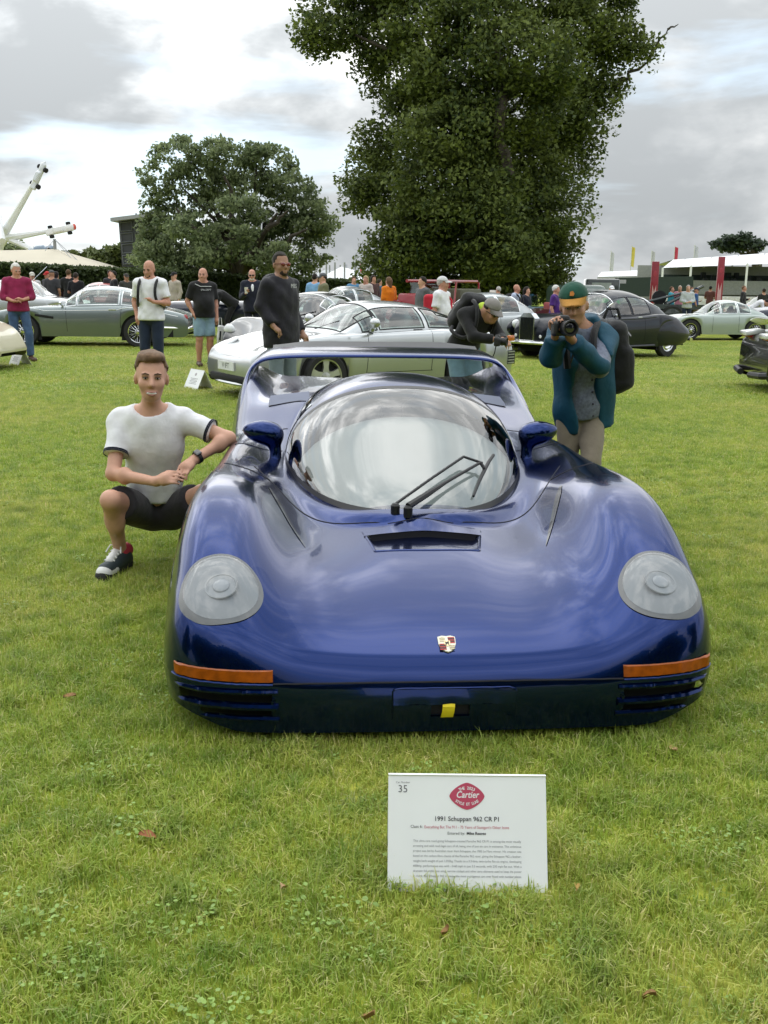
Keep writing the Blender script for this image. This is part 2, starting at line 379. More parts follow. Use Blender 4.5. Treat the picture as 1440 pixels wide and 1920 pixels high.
def grass_tile(seed, n=520, rad=0.2, hmin=0.016, hmax=0.042, clump=0.0):
    r = np.random.default_rng(seed)
    a = r.uniform(0, 2 * math.pi, n); d = rad * np.sqrt(r.uniform(0, 1, n)); bx, by = d * np.cos(a), d * np.sin(a)
    az = r.uniform(0, 2 * math.pi, n); Ln = r.uniform(hmin, hmax, n) * (1 + 0.6 * (r.uniform(0, 1, n) > .93)); lean = r.uniform(0.15, 1.25, n); w = r.uniform(0.0011, 0.0022, n)
    dx, dy = np.cos(az), np.sin(az); px_, py_ = -dy, dx
    V = np.zeros((n, 5, 3)); 
    for i, (t, wf) in enumerate(((0, 1), (0.55, 0.85))):
        bend = lean * t; off = Ln * t * np.sin(bend * 0.9); hh = Ln * t * np.cos(bend * 0.9)
        for s_, sg in ((0, -1), (1, 1)):
            V[:, i * 2 + s_, 0] = bx + dx * off + sg * px_ * w * wf; V[:, i * 2 + s_, 1] = by + dy * off + sg * py_ * w * wf; V[:, i * 2 + s_, 2] = hh - (0.006 if i == 0 else 0)
    off = Ln * np.sin(lean); V[:, 4, 0] = bx + dx * off; V[:, 4, 1] = by + dy * off; V[:, 4, 2] = Ln * np.cos(lean)
    F = []
    for i in range(n): k = 5 * i; F += [[k, k + 1, k + 3, k + 2], [k + 2, k + 3, k + 4]]
    me = bpy.data.meshes.new('blades'); me.from_pydata(V.reshape(-1, 3).tolist(), [], F)
    t = me.attributes.new('tone', 'FLOAT', 'POINT'); t.data.foreach_set('value', np.repeat(r.uniform(0, 1, n), 5))
    me.materials.append(MATS['blade']); return bpy.data.objects.new('grass_tuft', me)
def gn_scatter(name, pts, rot, scl, coll, label, matl=None):
    me = bpy.data.meshes.new(name); me.from_pydata(pts.tolist(), [], [])
    for nm, dat in (('rot', rot), ('scl', scl)):
        a = me.attributes.new(nm, 'FLOAT_VECTOR', 'POINT'); a.data.foreach_set('vector', dat.astype(np.float32).ravel())
    o = link(bpy.data.objects.new(name, me)); tag(o, label, 'grass', kind='stuff')
    ng = bpy.data.node_groups.new(name, 'GeometryNodeTree'); ng.interface.new_socket('Geometry', in_out='INPUT', socket_type='NodeSocketGeometry'); ng.interface.new_socket('Geometry', in_out='OUTPUT', socket_type='NodeSocketGeometry')
    N = ng.nodes.new; L = ng.links.new
    gi, go = N('NodeGroupInput'), N('NodeGroupOutput'); ip = N('GeometryNodeInstanceOnPoints'); ci = N('GeometryNodeCollectionInfo')
    ci.inputs['Collection'].default_value = coll; ci.inputs['Separate Children'].default_value = True; ci.inputs['Reset Children'].default_value = True
    ar = N('GeometryNodeInputNamedAttribute'); ar.data_type = 'FLOAT_VECTOR'; ar.inputs['Name'].default_value = 'rot'
    as_ = N('GeometryNodeInputNamedAttribute'); as_.data_type = 'FLOAT_VECTOR'; as_.inputs['Name'].default_value = 'scl'
    L(gi.outputs[0], ip.inputs['Points']); L(ci.outputs[0], ip.inputs['Instance']); ip.inputs['Pick Instance'].default_value = True
    L(ar.outputs['Attribute'], ip.inputs['Rotation']); L(as_.outputs['Attribute'], ip.inputs['Scale']); L(ip.outputs[0], go.inputs[0])
    md = o.modifiers.new('scatter', 'NODES'); md.node_group = ng; return o
def leaf_weed():
    m = mat('weed_leaf', (.20, .31, .06), rough=.5, var=.3, scale=30); return m
def scatter_lawn():
    MATS['blade'] = lawn_material('blade', True)
    c = bpy.data.collections.new('grass_tufts')
    for i in range(5): c.objects.link(grass_tile(100 + i))
    c2 = bpy.data.collections.new('grass_long')
    for i in range(3): c2.objects.link(grass_tile(200 + i, 90, 0.06, 0.035, 0.075))
    P, S = [], []
    for y0, y1, sp, sx, sz in ((0.9, 7, 0.155, 1.0, 1.0), (7, 14, 0.26, 1.5, 1.05), (14, 34, 0.5, 2.6, 1.1)):
        ys = np.arange(y0, y1, sp)
        for y in ys:
            hw = (y * 0.50 + 1.7); xs = np.arange(-hw, hw, sp)
            q = np.stack([xs + RNG.uniform(-.5, .5, len(xs)) * sp, y + RNG.uniform(-.5, .5, len(xs)) * sp], 1); P.append(q)
            k = RNG.uniform(0.85, 1.2, len(xs)); S.append(np.stack([k * sx, k * sx, sz * RNG.uniform(0.75, 1.25, len(xs))], 1))
    P = np.concatenate(P); S = np.concatenate(S)
    keep = np.ones(len(P), bool)
    P3 = np.column_stack([P, gz(P[:, 0], P[:, 1])])
    rot = np.zeros((len(P), 3)); rot[:, 2] = RNG.uniform(0, 6.28, len(P))
    gn_scatter('grass', P3, rot, S, c, 'short mown grass of the lawn')
    n = 900; y = RNG.uniform(1.7, 9, n) ; x = RNG.uniform(-1, 1, n) * (y * .42 + .3)
    rot = np.zeros((n, 3)); rot[:, 2] = RNG.uniform(0, 6.28, n); s = RNG.uniform(0.6, 1.15, (n, 1)) * np.ones((1, 3))
    # clover and other broad-leaved weeds
    WD = leaf_weed(); c3 = bpy.data.collections.new('weed_tiles')
    for k in range(3):
        rg = np.random.default_rng(300 + k); V, F = [], []; nn = 0
        for q in range(60 if k < 3 else 12):
            a, d = rg.uniform(0, 6.28), .10 * math.sqrt(rg.uniform(0, 1)); r_ = rg.uniform(.0035, .0065) if k < 3 else rg.uniform(.009, .014); z = rg.uniform(.008, .026) if k < 3 else .018; cx, cy = d * math.cos(a), d * math.sin(a); ti = rg.uniform(-.4, .4, 2)
            el = 1.0 if k < 3 else 2.2
            for j in range(7): t = 6.283 * j / 7; u, v = r_ * el * math.cos(t), r_ * math.sin(t); V.append((cx + u * math.cos(a) - v * math.sin(a), cy + u * math.sin(a) + v * math.cos(a), z + u * ti[0] + v * ti[1]))
            F.append([nn + j for j in range(7)]); nn += 7
        me_ = bpy.data.meshes.new('weed'); me_.from_pydata(V, [], F); me_.materials.append(WD); c3.objects.link(bpy.data.objects.new('weed_tile', me_))
    m_ = 130; yy = RNG.uniform(1.8, 8, m_) ** 1.0; xx = RNG.uniform(-1, 1, m_) * (yy * .42 + .3); ro = np.zeros((m_, 3)); ro[:, 2] = RNG.uniform(0, 6.28, m_)
    gn_scatter('weeds', np.column_stack([xx, yy, gz(xx, yy)]), ro, RNG.uniform(.5, 1.3, (m_, 1)) * np.ones((1, 3)), c3, 'clover and broad-leaved weeds in the lawn')
    gn_scatter('grass_longer', np.column_stack([x, y, gz(x, y)]), rot, s, c2, 'longer grass tufts scattered in the lawn')
scatter_lawn()

# ------------------------------------------------------------------ the blue coupe
def spline(xk, Y, xq):                 # natural cubic spline through the rows of Y
    xk = np.asarray(xk, float); Y = np.asarray(Y, float); n = len(xk); h = np.diff(xk)
    A = np.eye(n); B = np.zeros((n,) + Y.shape[1:])
    for i in range(1, n - 1):
        A[i, i - 1] = h[i - 1]; A[i, i] = 2 * (h[i - 1] + h[i]); A[i, i + 1] = h[i]
        B[i] = 6 * ((Y[i + 1] - Y[i]) / h[i] - (Y[i] - Y[i - 1]) / h[i - 1])
    M2 = np.linalg.solve(A, B)
    xq = np.asarray(xq, float); i = np.clip(np.searchsorted(xk, xq) - 1, 0, n - 2); t0 = xk[i]; t1 = xk[i + 1]; hh = t1 - t0
    sh = (slice(None),) + (None,) * (Y.ndim - 1)
    a = ((t1 - xq) / hh)[sh]; b = ((xq - t0) / hh)[sh]; H = hh[sh]
    return a * Y[i] + b * Y[i + 1] + ((a ** 3 - a) * M2[i] + (b ** 3 - b) * M2[i + 1]) * H * H / 6
HX = np.array([0, .2, .4, .55, .7, .82, 1.0])
HS = np.array([-.2, 0, .1, .2, .4, .6, .8, 1.0, 1.2, 1.5, 1.8, 2.2, 2.6, 3.0, 3.4, 3.8, 4.5])
HZ = np.array([
 [.190, .190, .195, .200, .210, .212, .205],
 [.255, .256, .262, .275, .305, .315, .310],
 [.303, .304, .312, .334, .382, .396, .390],
 [.345, .346, .355, .388, .450, .466, .460],
 [.408, .408, .414, .462, .556, .580, .574],
 [.455, .454, .452, .505, .632, .662, .656],
 [.493, .489, .476, .533, .680, .716, .712],
 [.526, .517, .494, .547, .695, .735, .732],
 [.558, .546, .514, .556, .690, .732, .732],
 [.600, .585, .545, .568, .664, .716, .720],
 [.620, .605, .575, .590, .655, .712, .720],
 [.640, .635, .625, .635, .672, .715, .722],
 [.700, .705, .715, .725, .725, .717, .708],
 [.790, .800, .825, .835, .815, .790, .765],
 [.845, .855, .868, .865, .850, .855, .860],
 [.855, .860, .868, .870, .875, .915, .950],
 [.855, .860, .868, .875, .890, .960, 1.02]])
HXm = np.concatenate([-HX[:0:-1], HX]); HZm = np.concatenate([HZ[:, :0:-1], HZ], 1)
def hz_top(X, S):
    X = np.asarray(X, float); S = np.asarray(S, float); sh = np.broadcast(X, S).shape
    X = np.broadcast_to(X, sh).ravel(); S = np.broadcast_to(S, sh).ravel()
    cols = spline(HS, HZm, S)          # (n, k) heights at the control columns
    # spline across for every query
    n = len(HXm); h = np.diff(HXm); A = np.eye(n); D = np.zeros((n, n))
    for i in range(1, n - 1):
        A[i, i - 1] = h[i - 1]; A[i, i] = 2 * (h[i - 1] + h[i]); A[i, i + 1] = h[i]
        D[i, i + 1] += 6 / h[i]; D[i, i] -= 6 / h[i] + 6 / h[i - 1]; D[i, i - 1] += 6 / h[i - 1]
    M2 = cols @ (np.linalg.solve(A, D)).T
    Xc = np.clip(X, -1.02, 1.02); i = np.clip(np.searchsorted(HXm, Xc) - 1, 0, n - 2); H = HXm[i + 1] - HXm[i]
    a = (HXm[i + 1] - Xc) / H; b = (Xc - HXm[i]) / H; r = np.arange(len(X))
    z = a * cols[r, i] + b * cols[r, i + 1] + ((a ** 3 - a) * M2[r, i] + (b ** 3 - b) * M2[r, i + 1]) * H * H / 6
    # the body rises in a fillet to the foot of the canopy
    w = cab_w(S); e = np.hypot(np.maximum(np.abs(X) - w, 0), np.maximum(1.06 - S, 0)); ok = (S < 3.6)
    z = z + np.where(ok, 0.034 * np.exp(-(e / 0.10) ** 2) * ss(3.4, 2.2, S), 0)
    # duct hollow on the inner side of each front wing
    q = ((np.abs(X) - (0.50 + 0.10 * (S - .95))) / 0.042) ** 2 + ((S - 1.0) / 0.17) ** 2
    z = z - 0.004 * np.exp(-q * 1.3)
    return z.reshape(sh)
def cab_w(S):
    S = np.asarray(S, float)
    f = 0.60 * np.sqrt(np.clip(1 - ((2.12 - S) / 1.07) ** 2, 0, 1)); r = 0.60 - 0.30 * ss(2.2, 4.1, S)
    return np.where(S < 2.12, f, r)
OUT = np.array([(0, 0), (.3, .003), (.55, .010), (.72, .027), (.84, .058), (.92, .105), (.97, .18), (1.003, .31), (1.02, .55), (1.022, .92), (1.010, 1.3), (.99, 1.7), (.978, 2.1), (.98, 2.6), (.99, 3.1), (1.0, 3.6), (.99, 4.05), (.95, 4.25), (.82, 4.35), (.5, 4.38), (0, 4.39)])
def outline(n):
    P = np.concatenate([OUT[::1], (OUT[-2:0:-1] * [-1, 1])]); P = np.concatenate([P, P[:1]])
    t = np.concatenate([[0], np.cumsum(np.hypot(*np.diff(P, axis=0).T))]); k = len(P)
    Q = np.concatenate([P[-4:-1], P, P[1:4]]); tt = np.concatenate([t[-4:-1] - t[-1], t, t[1:4] + t[-1]])
    return spline(tt, Q, np.linspace(0, t[-1], n, endpoint=False))
ZB = 0.045
def hero_point(Op, Nn, d, X, S, rr):
    t = np.clip(d / rr, 0, 1); p = 2.5 + .6 * ss(.25, .6, S)
    E = (1 - (1 - t) ** p) ** (1 / p); zb = ZB + .075 * ss(.70, 1.0, np.abs(X)) * ss(.6, .1, S); z = zb + (hz_top(X, S) - zb) * E
    return z
def hero_r(S): return 0.10 + 0.08 * ss(0.12, 0.5, S)
_OL = outline(480)
def hero_z(X, S):                      # body height at a plan point
    X = np.atleast_1d(np.asarray(X, float)); S = np.atleast_1d(np.asarray(S, float))
    d2 = (X[:, None] - _OL[None, :, 0]) ** 2 + (S[:, None] - _OL[None, :, 1]) ** 2; d = np.sqrt(d2.min(1))
    return hero_point(None, None, d, X, S, hero_r(S))
def tuck(X, S, z, cx=0, cs=2.1):       # the sides lean in a little towards the ground
    k = 0.03 * ss(0.23, 0.05, z); n = np.hypot(X, S - 2.1); return X - X / n * k, S - (S - 2.1) / n * k

def build_hero():
    yaw = R(4.2); root = thing('sports_coupe', 'glossy dark blue low sports coupe with bubble windscreen and rear hoop wing', 'car', (0.235, 3.2, 0), yaw)
    BL = paint('navy_paint', (0.0028, 0.0185, 0.108), metal=0.92, rough=0.20, coat=0.5, var=0.0, coatr=0.012)
    BK = mat('black_trim', (0.012, 0.012, 0.013), rough=0.4, var=0.05); SEAM = mat('seam_dark', (0.004, 0.004, 0.008), rough=0.7, var=0)
    # ---- body shell: rings that shrink from the outline to a spine
    n = 720; O = outline(n); th = np.linspace(0, math.pi / 2, 34)
    sp = np.stack([np.zeros(n), np.clip(O[:, 1], 1.0, 3.2)], 1); D = O - sp; Ln = np.hypot(*D.T); U = D / Ln[:, None]
    # inward distance of ring k: fine near the edge, then even
    rr = hero_r(O[:, 1])
    rows = []
    for a in th: rows.append(rr * 1.15 * (1 - math.cos(a)))
    for k in np.linspace(0, 1, 96)[1:]: rows.append(rr * 1.15 + (Ln - rr * 1.15) * k)
    Vs = []
    for dd in rows:
        q = O - U * dd[:, None]; Vs.append(q)
    Vs = np.array(Vs); X = Vs[..., 0]; S = Vs[..., 1]
    d = np.empty(X.shape)
    for i in range(len(rows)):
        if i < 70:
            dx = X[i][:, None] - O[None, :, 0]; dy = S[i][:, None] - O[None, :, 1]; d[i] = np.sqrt((dx * dx + dy * dy).min(1))
        else: d[i] = 9
    d[0] = 0
    Z = hero_point(None, None, d, X, S, hero_r(S)); X2, S2 = tuck(X, S, Z)
    V = np.stack([X2, S2, Z], -1)
    m = len(rows); ii, jj = np.meshgrid(np.arange(m - 1), np.arange(n), indexing='ij'); jn = (jj + 1) % n
    Q = np.stack([ii * n + jj, ii * n + jn, (ii + 1) * n + jn, (ii + 1) * n + jj], -1).reshape(-1, 4)
    C = V.reshape(-1, 3)[Q].mean(1); aX = np.abs(C[:, 0])
    drop = np.zeros(len(Q), bool)
    def vent(x0, x1, z0, z1):          # grille mouths wrap round the corner
        return (aX > x0) & (aX < x1) & (C[:, 2] > z0) & (C[:, 2] < z1) & (C[:, 1] < .5)
    drop |= vent(.60, .925, .152, .195) | vent(.60, .855, .100, .136)
    drop |= (aX < .064) & (C[:, 2] > .105) & (C[:, 2] < .15) & (C[:, 1] < .3)
    drop |= (aX < .25 - 0.17 * (1.0 - C[:, 1])) & (C[:, 1] > .775) & (C[:, 1] < 1.0) & (C[:, 2] > .3)
    for sw in (0.92, 3.62): drop |= (np.hypot(C[:, 1] - sw, C[:, 2] - .27) < .30) & (aX > .90) & (C[:, 2] < .60)
    w = cab_w(C[:, 1]); drop |= (aX < w - .05) & (C[:, 1] > 1.18) & (C[:, 1] < 3.3)
    body = mesh('body', V.reshape(-1, 3), Q[~drop], BL, root)
    # ---- lower edges, inner hollows, floor
    fl = MB(); fl.box((0, 2.2, .10), (1.7, 3.9, .05)); fl.box((0, .45, .22), (1.75, .10, .25)); fl.box((0, 2.7, .5), (1.2, .06, .5)); fl.build('underbody', SEAM, root, smooth=False)
    # slats of the grille mouths
    for sx in (-1, 1):
        for zc, sr in ((.096, .011), (.144, .0145), (.199, .011)):
            x_max = .955 if zc > .18 else (.955 if zc > .12 else .885)
            pts = front_curve(sx, .585, x_max, zc, -0.002)
            MB().tube(pts, np.concatenate([np.full(24, sr), np.linspace(sr, .004, 6)]), 8).build('vent_slat', BL, root)
        Vp = []
        for z in (.07, .11, .15, .19, .22): Vp += front_curve(sx, .57, .999, z, -.035)
        MB().add(Vp, [[a * 30 + b, a * 30 + b + 1, (a + 1) * 30 + b + 1, (a + 1) * 30 + b] for a in range(4) for b in range(29)]).build('vent_liner', SEAM, root)
        MB().tube([p for p in front_curve(sx, .60, .605, .17, .0)][:1] + [(sx * .6, front_s(.6, .16) , .17)] + [(sx * .6, front_s(.6, .11) + .0, .115)], .008, 6).build('vent_edge', BL, root)
    # ---- bumper seam and number-plate plinth
    seam = [(x, front_s(abs(x), .226) - .001, .226) for x in np.linspace(-.60, .60, 60)]
    MB().tube(seam, .0035, 6).build('bumper_seam', SEAM, root)
    sh = [(x, front_s(abs(x), .252) - .002, .251) for x in np.linspace(-.60, .60, 60)]
    pl = MB(); pts = [(-.19, .225), (.215, .225), (.215, .085), (-.19, .085)]
    g = MB()
    for x0, x1, z0, z1 in ((-.195, .225, .092, .104), (-.195, .225, .151, .205), (-.195, -.066, .104, .151), (.066, .225, .104, .151)):
        xs = np.linspace(x0, x1, 14); zs = np.linspace(z0, z1, 6); Vp = []; 
        for z in zs:
            for x in xs: Vp.append((x, front_s(abs(x), z) - .006, z))
        F = [[a * 14 + b, a * 14 + b + 1, (a + 1) * 14 + b + 1, (a + 1) * 14 + b] for a in range(5) for b in range(13)]; g.add(Vp, F)
    g.build('plate_plinth', BL, root)
    edge = [(-.197, front_s(.2, z) - .004, z) for z in np.linspace(.09, .195, 8)] + [(-.19, front_s(.19, .206) - .004, .206)] + [(x, front_s(abs(x), .208) - .004, .208) for x in np.linspace(-.17, .2, 20)] + [(.22, front_s(.22, .203) - .004, .203)] + [(.227, front_s(.227, z) - .004, z) for z in np.linspace(.195, .09, 8)]
    MB().tube(edge, .003, 6).build('plinth_edge', BL, root)
    MB().box((-.0, .06, .127), (.135, .05, .055)).build('tow_recess', SEAM, root, smooth=False)
    yl = mat('yellow_strap', (0.75, 0.60, 0.01), rough=.6, bump=.3, bscale=200)
    st = MB(); Vp = []; 
    for z, o in ((.158, .004), (.145, -.012), (.125, -.016), (.103, -.010), (.098, .006)):
        for x in np.linspace(-.030, .012, 6): Vp.append((x + (z - .125) * .12, front_s(.02, z) - .002 + o, z))
    st.add(Vp, [[a * 6 + b, a * 6 + b + 1, (a + 1) * 6 + b + 1, (a + 1) * 6 + b] for a in range(4) for b in range(5)]); st.build('tow_strap', yl, root)
    # ---- headlights
    GR = mat('lamp_bezel', (0.10, 0.105, 0.11), rough=.35, coat=.5); HO = mat('lamp_housing', (0.19, 0.20, 0.21), rough=.5, var=.05)
    GLS = glass_mat('lamp_cover', (0.93, 0.95, 0.96), 0.03, 1.4); CH = mat('chrome', (0.75, 0.76, 0.78), rough=.12, metal=1.0, var=0)
    for sx in (-1, 1):
        lamp = thing_part('headlight', root); cx, cs, ax_, as_ = .785, .255, .142, .160; rot = .12
        pS = np.linspace(.02, .9, 400); pz = hero_z(np.full(400, cx), pS); pl_ = np.concatenate([[0], np.cumsum(np.hypot(np.diff(pS), np.diff(pz)))]); pl_ -= np.interp(cs, pS, pl_)
        def patch(k0, k1, off, dome, name, mt, par, nr=10):
            V, F = [], []; na = 64
            for r_ in np.linspace(k0, k1, nr):
                for a in np.arange(na) * 2 * math.pi / na:
                    u, v = r_ * math.cos(a), r_ * math.sin(a); V.append((sx * (cx + ax_ * (u * math.cos(rot) - v * math.sin(rot) * .6)), float(np.interp(as_ * (v * math.cos(rot) + u * math.sin(rot) * .35), pl_, pS)), r_))
            V = np.array(V); z = hero_z(V[:, 0], V[:, 1]) + off + dome * (1 - V[:, 2] ** 2); V = np.column_stack([V[:, 0], V[:, 1] - off * .5, z])
            for i in range(nr - 1):
                for a in range(na):
                    b = (a + 1) % na; q = [i * na + a, i * na + b, (i + 1) * na + b, (i + 1) * na + a]; F.append(q if sx > 0 else q[::-1])
            return mesh(name, V, F, mt, par)
        patch(.91, 1.04, .0035, 0, 'bezel', GR, lamp, 4); patch(0, .915, .0025, 0, 'housing', HO, lamp); patch(0, .93, .006, .020, 'cover', GLS, lamp)
        zc = float(hero_z(sx * cx, cs)[0]); b = MB(); b.lathe([(.060, 0), (.058, .003), (.052, .003), (.050, .001), (.034, .0005), (0.001, .0)], 28)
        o = b.build('reflector', mat('lamp_reflector', (.225, .235, .245), rough=.4, var=0), lamp); o.location = (sx * cx, cs - .004, zc + .006); o.rotation_euler = (R(31), R(sx * 6), 0)
        b = MB(); b.ell((0, 0, .002), (.030, .030, .006), 20, 10); o = b.build('projector', mat('lamp_bulb', (.26, .27, .285), rough=.15, coat=.4, var=0), lamp); o.location = (sx * cx, cs - .004, zc + .006); o.rotation_euler = (R(31), R(sx * 6), 0)
    # ---- amber indicators
    AM = mat('amber_lens', (0.30, 0.066, 0.002), rough=.3, coat=.15, var=.25, scale=40, spec=.3)
    for sx in (-1, 1):
        Vp = []; xs = np.linspace(.60, .938, 26); zz = (.231, .234, .268, .271)
        for k, (z, o) in enumerate(zip(zz, (.003, .008, .008, .003))):
            for i, x in enumerate(xs):
                e = .4 if i in (0, 25) else 1.0; z2 = z + .008 * ((x - .6) / .355) ** 1.5
                s_ = front_s(x, z2); nx_, ns_ = front_n(x); Vp.append((sx * (x + nx_ * o * e), s_ + ns_ * o * e, z2))
        nn = 26; F = [[a * nn + b, a * nn + b + 1, (a + 1) * nn + b + 1, (a + 1) * nn + b][::sx] for a in range(3) for b in range(nn - 1)]
        MB().add(Vp, F).build('indicator_lamp', AM, root)
        MB().tube([(sx * (x + front_n(x)[0] * .004), front_s(x, .226 + .008 * ((x - .6) / .355) ** 1.5) + front_n(x)[1] * .004, .225 + .008 * ((max(x, .6) - .6) / .355) ** 1.5) for x in np.linspace(.60, .945, 24)], .0045, 6).build('indicator_seat', BL, root)
    # ---- canopy
    build_canopy(root, BL, BK, SEAM)
    # ---- hood scoop
    def hz1(x, s): return float(hero_z(x, s)[0])
    Vp = []; ns, nx2 = 9, 15
    for i, s in enumerate(np.linspace(.765, 1.0, ns)):
        hw = .255 - 0.17 * (1.0 - s); dep = .026 * np.clip((s - .765) / .2, 0, 1)
        for x in np.linspace(-hw, hw, nx2): e = abs(x) / hw; Vp.append((x, s, hz1(x, s) - .001 - float(dep) * (1 if e < .93 else (1 - e) / .07)))
    MB().add(Vp, [[a * nx2 + b, a * nx2 + b + 1, (a + 1) * nx2 + b + 1, (a + 1) * nx2 + b] for a in range(ns - 1) for b in range(nx2 - 1)]).build('bonnet_scoop', BL, root)
    Vp = [(x, .945, hz1(x, .945) + .004) for x in np.linspace(-.232, .232, 12)] + [(x, .94, hz1(x, .94) - .028) for x in np.linspace(-.215, .215, 12)]
    MB().add(Vp, [[b, b + 1, 13 + b, 12 + b] for b in range(11)]).build('scoop_mouth', SEAM, root)
    lid = [(x, s, hz1(x, s) + .005) for s in (.940, .96, .98, 1.005) for x in np.linspace(-.25, .25, 16)]
    MB().add(lid, [[a * 16 + b, a * 16 + b + 1, (a + 1) * 16 + b + 1, (a + 1) * 16 + b] for a in range(3) for b in range(15)]).build('scoop_lip', BL, root)
    lp = [(-.212, .775), (-.25, 1.0), (.25, 1.0), (.212, .775)]
    for a, b in ((0, 1), (2, 3), (3, 0)):
        p = [(lp[a][0] + (lp[b][0] - lp[a][0]) * t, lp[a][1] + (lp[b][1] - lp[a][1]) * t) for t in np.linspace(0, 1, 14)]
        MB().tube([(x, s, hz1(x, s) - .0035) for x, s in p], .0075, 8).build('scoop_rim', BL, root)
    # ---- cowl and door seams
    def seam_line(pts, name='panel_seam', r=.0028):
        P = np.array(pts); t = np.linspace(0, 1, 60); k = np.linspace(0, 1, len(P)); q = spline(k, P, t); z = hero_z(q[:, 0], q[:, 1])
        MB().tube(np.column_stack([q, z]), r, 6, caps=False).build(name, SEAM, root)
    seam_line([(-.74, 1.62), (-.63, 1.42), (-.50, 1.24), (-.30, 1.10), (0, 1.03), (.30, 1.10), (.50, 1.24), (.63, 1.42), (.74, 1.62)])
    for sx in (-1, 1):
        seam_line([(sx * .87, 1.48), (sx * .8, 1.44), (sx * .66, 1.47)]); seam_line([(sx * .86, 2.62), (sx * .8, 2.56), (sx * .6, 2.52)]); seam_line([(sx * .86, 2.05), (sx * .8, 2.10), (sx * .62, 2.12)])
        # louvre panel on the rear deck
        lv = thing_part('louvre_panel', root); cx, cs = sx * .60, 3.06
        LM = mat('louvre_metal', (0.16, 0.175, 0.23), rough=.35, metal=.5, var=.05)
        fr = MB(); Vp = [(cx + a * .125, cs + b * .10, hz1(cx + a * .125, cs + b * .10) + .004) for b in (-1, -.5, 0, .5, 1) for a in (-1, -.5, 0, .5, 1)]
        fr.add(Vp, [[a * 5 + b, a * 5 + b + 1, (a + 1) * 5 + b + 1, (a + 1) * 5 + b] for a in range(4) for b in range(4)]).build('backing', mat('louvre_shade', (.05, .055, .09), rough=.5), lv)
        for k in range(10):
            s0 = cs - .09 + k * .02; MB().add([(cx - .12, s0 - .008, hz1(cx - .12, s0) + .006), (cx + .12, s0 - .008, hz1(cx + .12, s0) + .006), (cx + .12, s0 + .007, hz1(cx + .12, s0) + .017), (cx - .12, s0 + .007, hz1(cx - .12, s0) + .017)], [[0, 1, 2, 3]]).build('louvre', LM, lv, smooth=False)
        # duct mouth on the inner flank of the front wing
        Vp = []
        for t in np.linspace(0, 1, 14):
            xc, sc2, hw = .492 + .165 * t, .80 + .46 * t, .0015 + .010 * math.sin(min(1, t * 1.15) * math.pi * .5) * (1 - .6 * ss(.8, 1, t))
            for e in (-1, 1): Vp.append((sx * (xc + e * hw), sc2 - e * hw * .5))
        Vp = np.array(Vp); Vz = hero_z(Vp[:, 0], Vp[:, 1]) + .0035; MB().add(np.column_stack([Vp, Vz]), [[2 * i, 2 * i + 1, 2 * i + 3, 2 * i + 2] for i in range(13)]).build('duct_mouth', mat('duct_black', (.008, .010, .022), rough=.25, coat=.6, var=0), root)
    # ---- rear hoop wing
    path = np.array([(-.85, .60), (-.885, .74), (-.90, .87), (-.87, .96), (-.80, 1.012), (-.67, 1.034), (-.4, 1.043), (0, 1.045)]); path = np.concatenate([path, path[-2::-1] * [-1, 1]])
    k = np.linspace(0, 1, len(path)); t = np.linspace(0, 1, 121); q = spline(k, path, t); up = ss(.62, 1.0, q[:, 1])
    s0 = 2.75 + 1.05 * up; s1 = 4.34 - .06 * up; thk = .045 + .06 * (1 - up)
    tan = np.gradient(q, axis=0); tan /= np.linalg.norm(tan, axis=1)[:, None]; nor = np.stack([-tan[:, 1], tan[:, 0]], 1)
    na = 28; Vp = []
    for i in range(len(t)):
        for a in np.arange(na) * 2 * math.pi / na:
            c_, s_ = math.cos(a), math.sin(a); e = np.sign(s_) * abs(s_) ** .8
            u = .5 + .5 * (np.sign(c_) * abs(c_) ** .75); tk = thk[i] * e * .5 * (1.0 - .5 * u ** 2); o = (-.045 * up[i] * u)
            Vp.append((q[i, 0] + nor[i, 0] * (tk + o) , s0[i] + (s1[i] - s0[i]) * u, q[i, 1] + nor[i, 1] * (tk + o * -0.9)))
    F = [[i * na + a, i * na + (a + 1) % na, (i + 1) * na + (a + 1) % na, (i + 1) * na + a][::-1] for i in range(len(t) - 1) for a in range(na)]
    MB().add(Vp, F).build('wing_hoop', BL, root)
    flap = MB(); Vp = []
    for x in np.linspace(-.74, .74, 40):
        z = 1.072 - .03 * ss(.45, .78, abs(x))
        for s, dz in ((4.08, 0), (4.32, .045), (4.34, .038), (4.10, -.012)): Vp.append((x, s, z + dz))
    flap.add(Vp, [[i * 4 + a, i * 4 + (a + 1) % 4, (i + 1) * 4 + (a + 1) % 4, (i + 1) * 4 + a] for i in range(39) for a in range(4)] + [[0, 1, 2, 3], [159, 158, 157, 156]]).build('wing_flap', mat('wing_black', (.05, .052, .056), rough=.55, bump=.1, bscale=90), root)
    # ---- wheels
    TY = mat('tyre_rubber', (0.018, 0.018, 0.019), rough=.75, bump=.2, bscale=120); RM = mat('alloy', (.55, .56, .58), rough=.3, metal=.9)
    for s in (0.92, 3.62):
        for sx in (-1, 1):
            wl = thing_part('wheel', root); wl.location = (sx * .815, s, .29)
            b = MB(); b.lathe([(.20, -.12), (.25, -.125), (.285, -.10), (.29, 0), (.285, .10), (.25, .125), (.20, .12)], 32, 'X').build('tyre', TY, wl)
            b = MB(); b.lathe([(.20, -.10), (.20, .10), (.17, .06), (.05, .05), (0.001, .06)] if sx > 0 else [(.001, -.06), (.05, -.05), (.17, -.06), (.20, -.10), (.20, .10)], 32, 'X').build('rim', RM, wl)
            ar = MB(); ar.lathe([(.315, -.12), (.318, .10)] , 32, 'X').build('arch_liner', SEAM, wl)
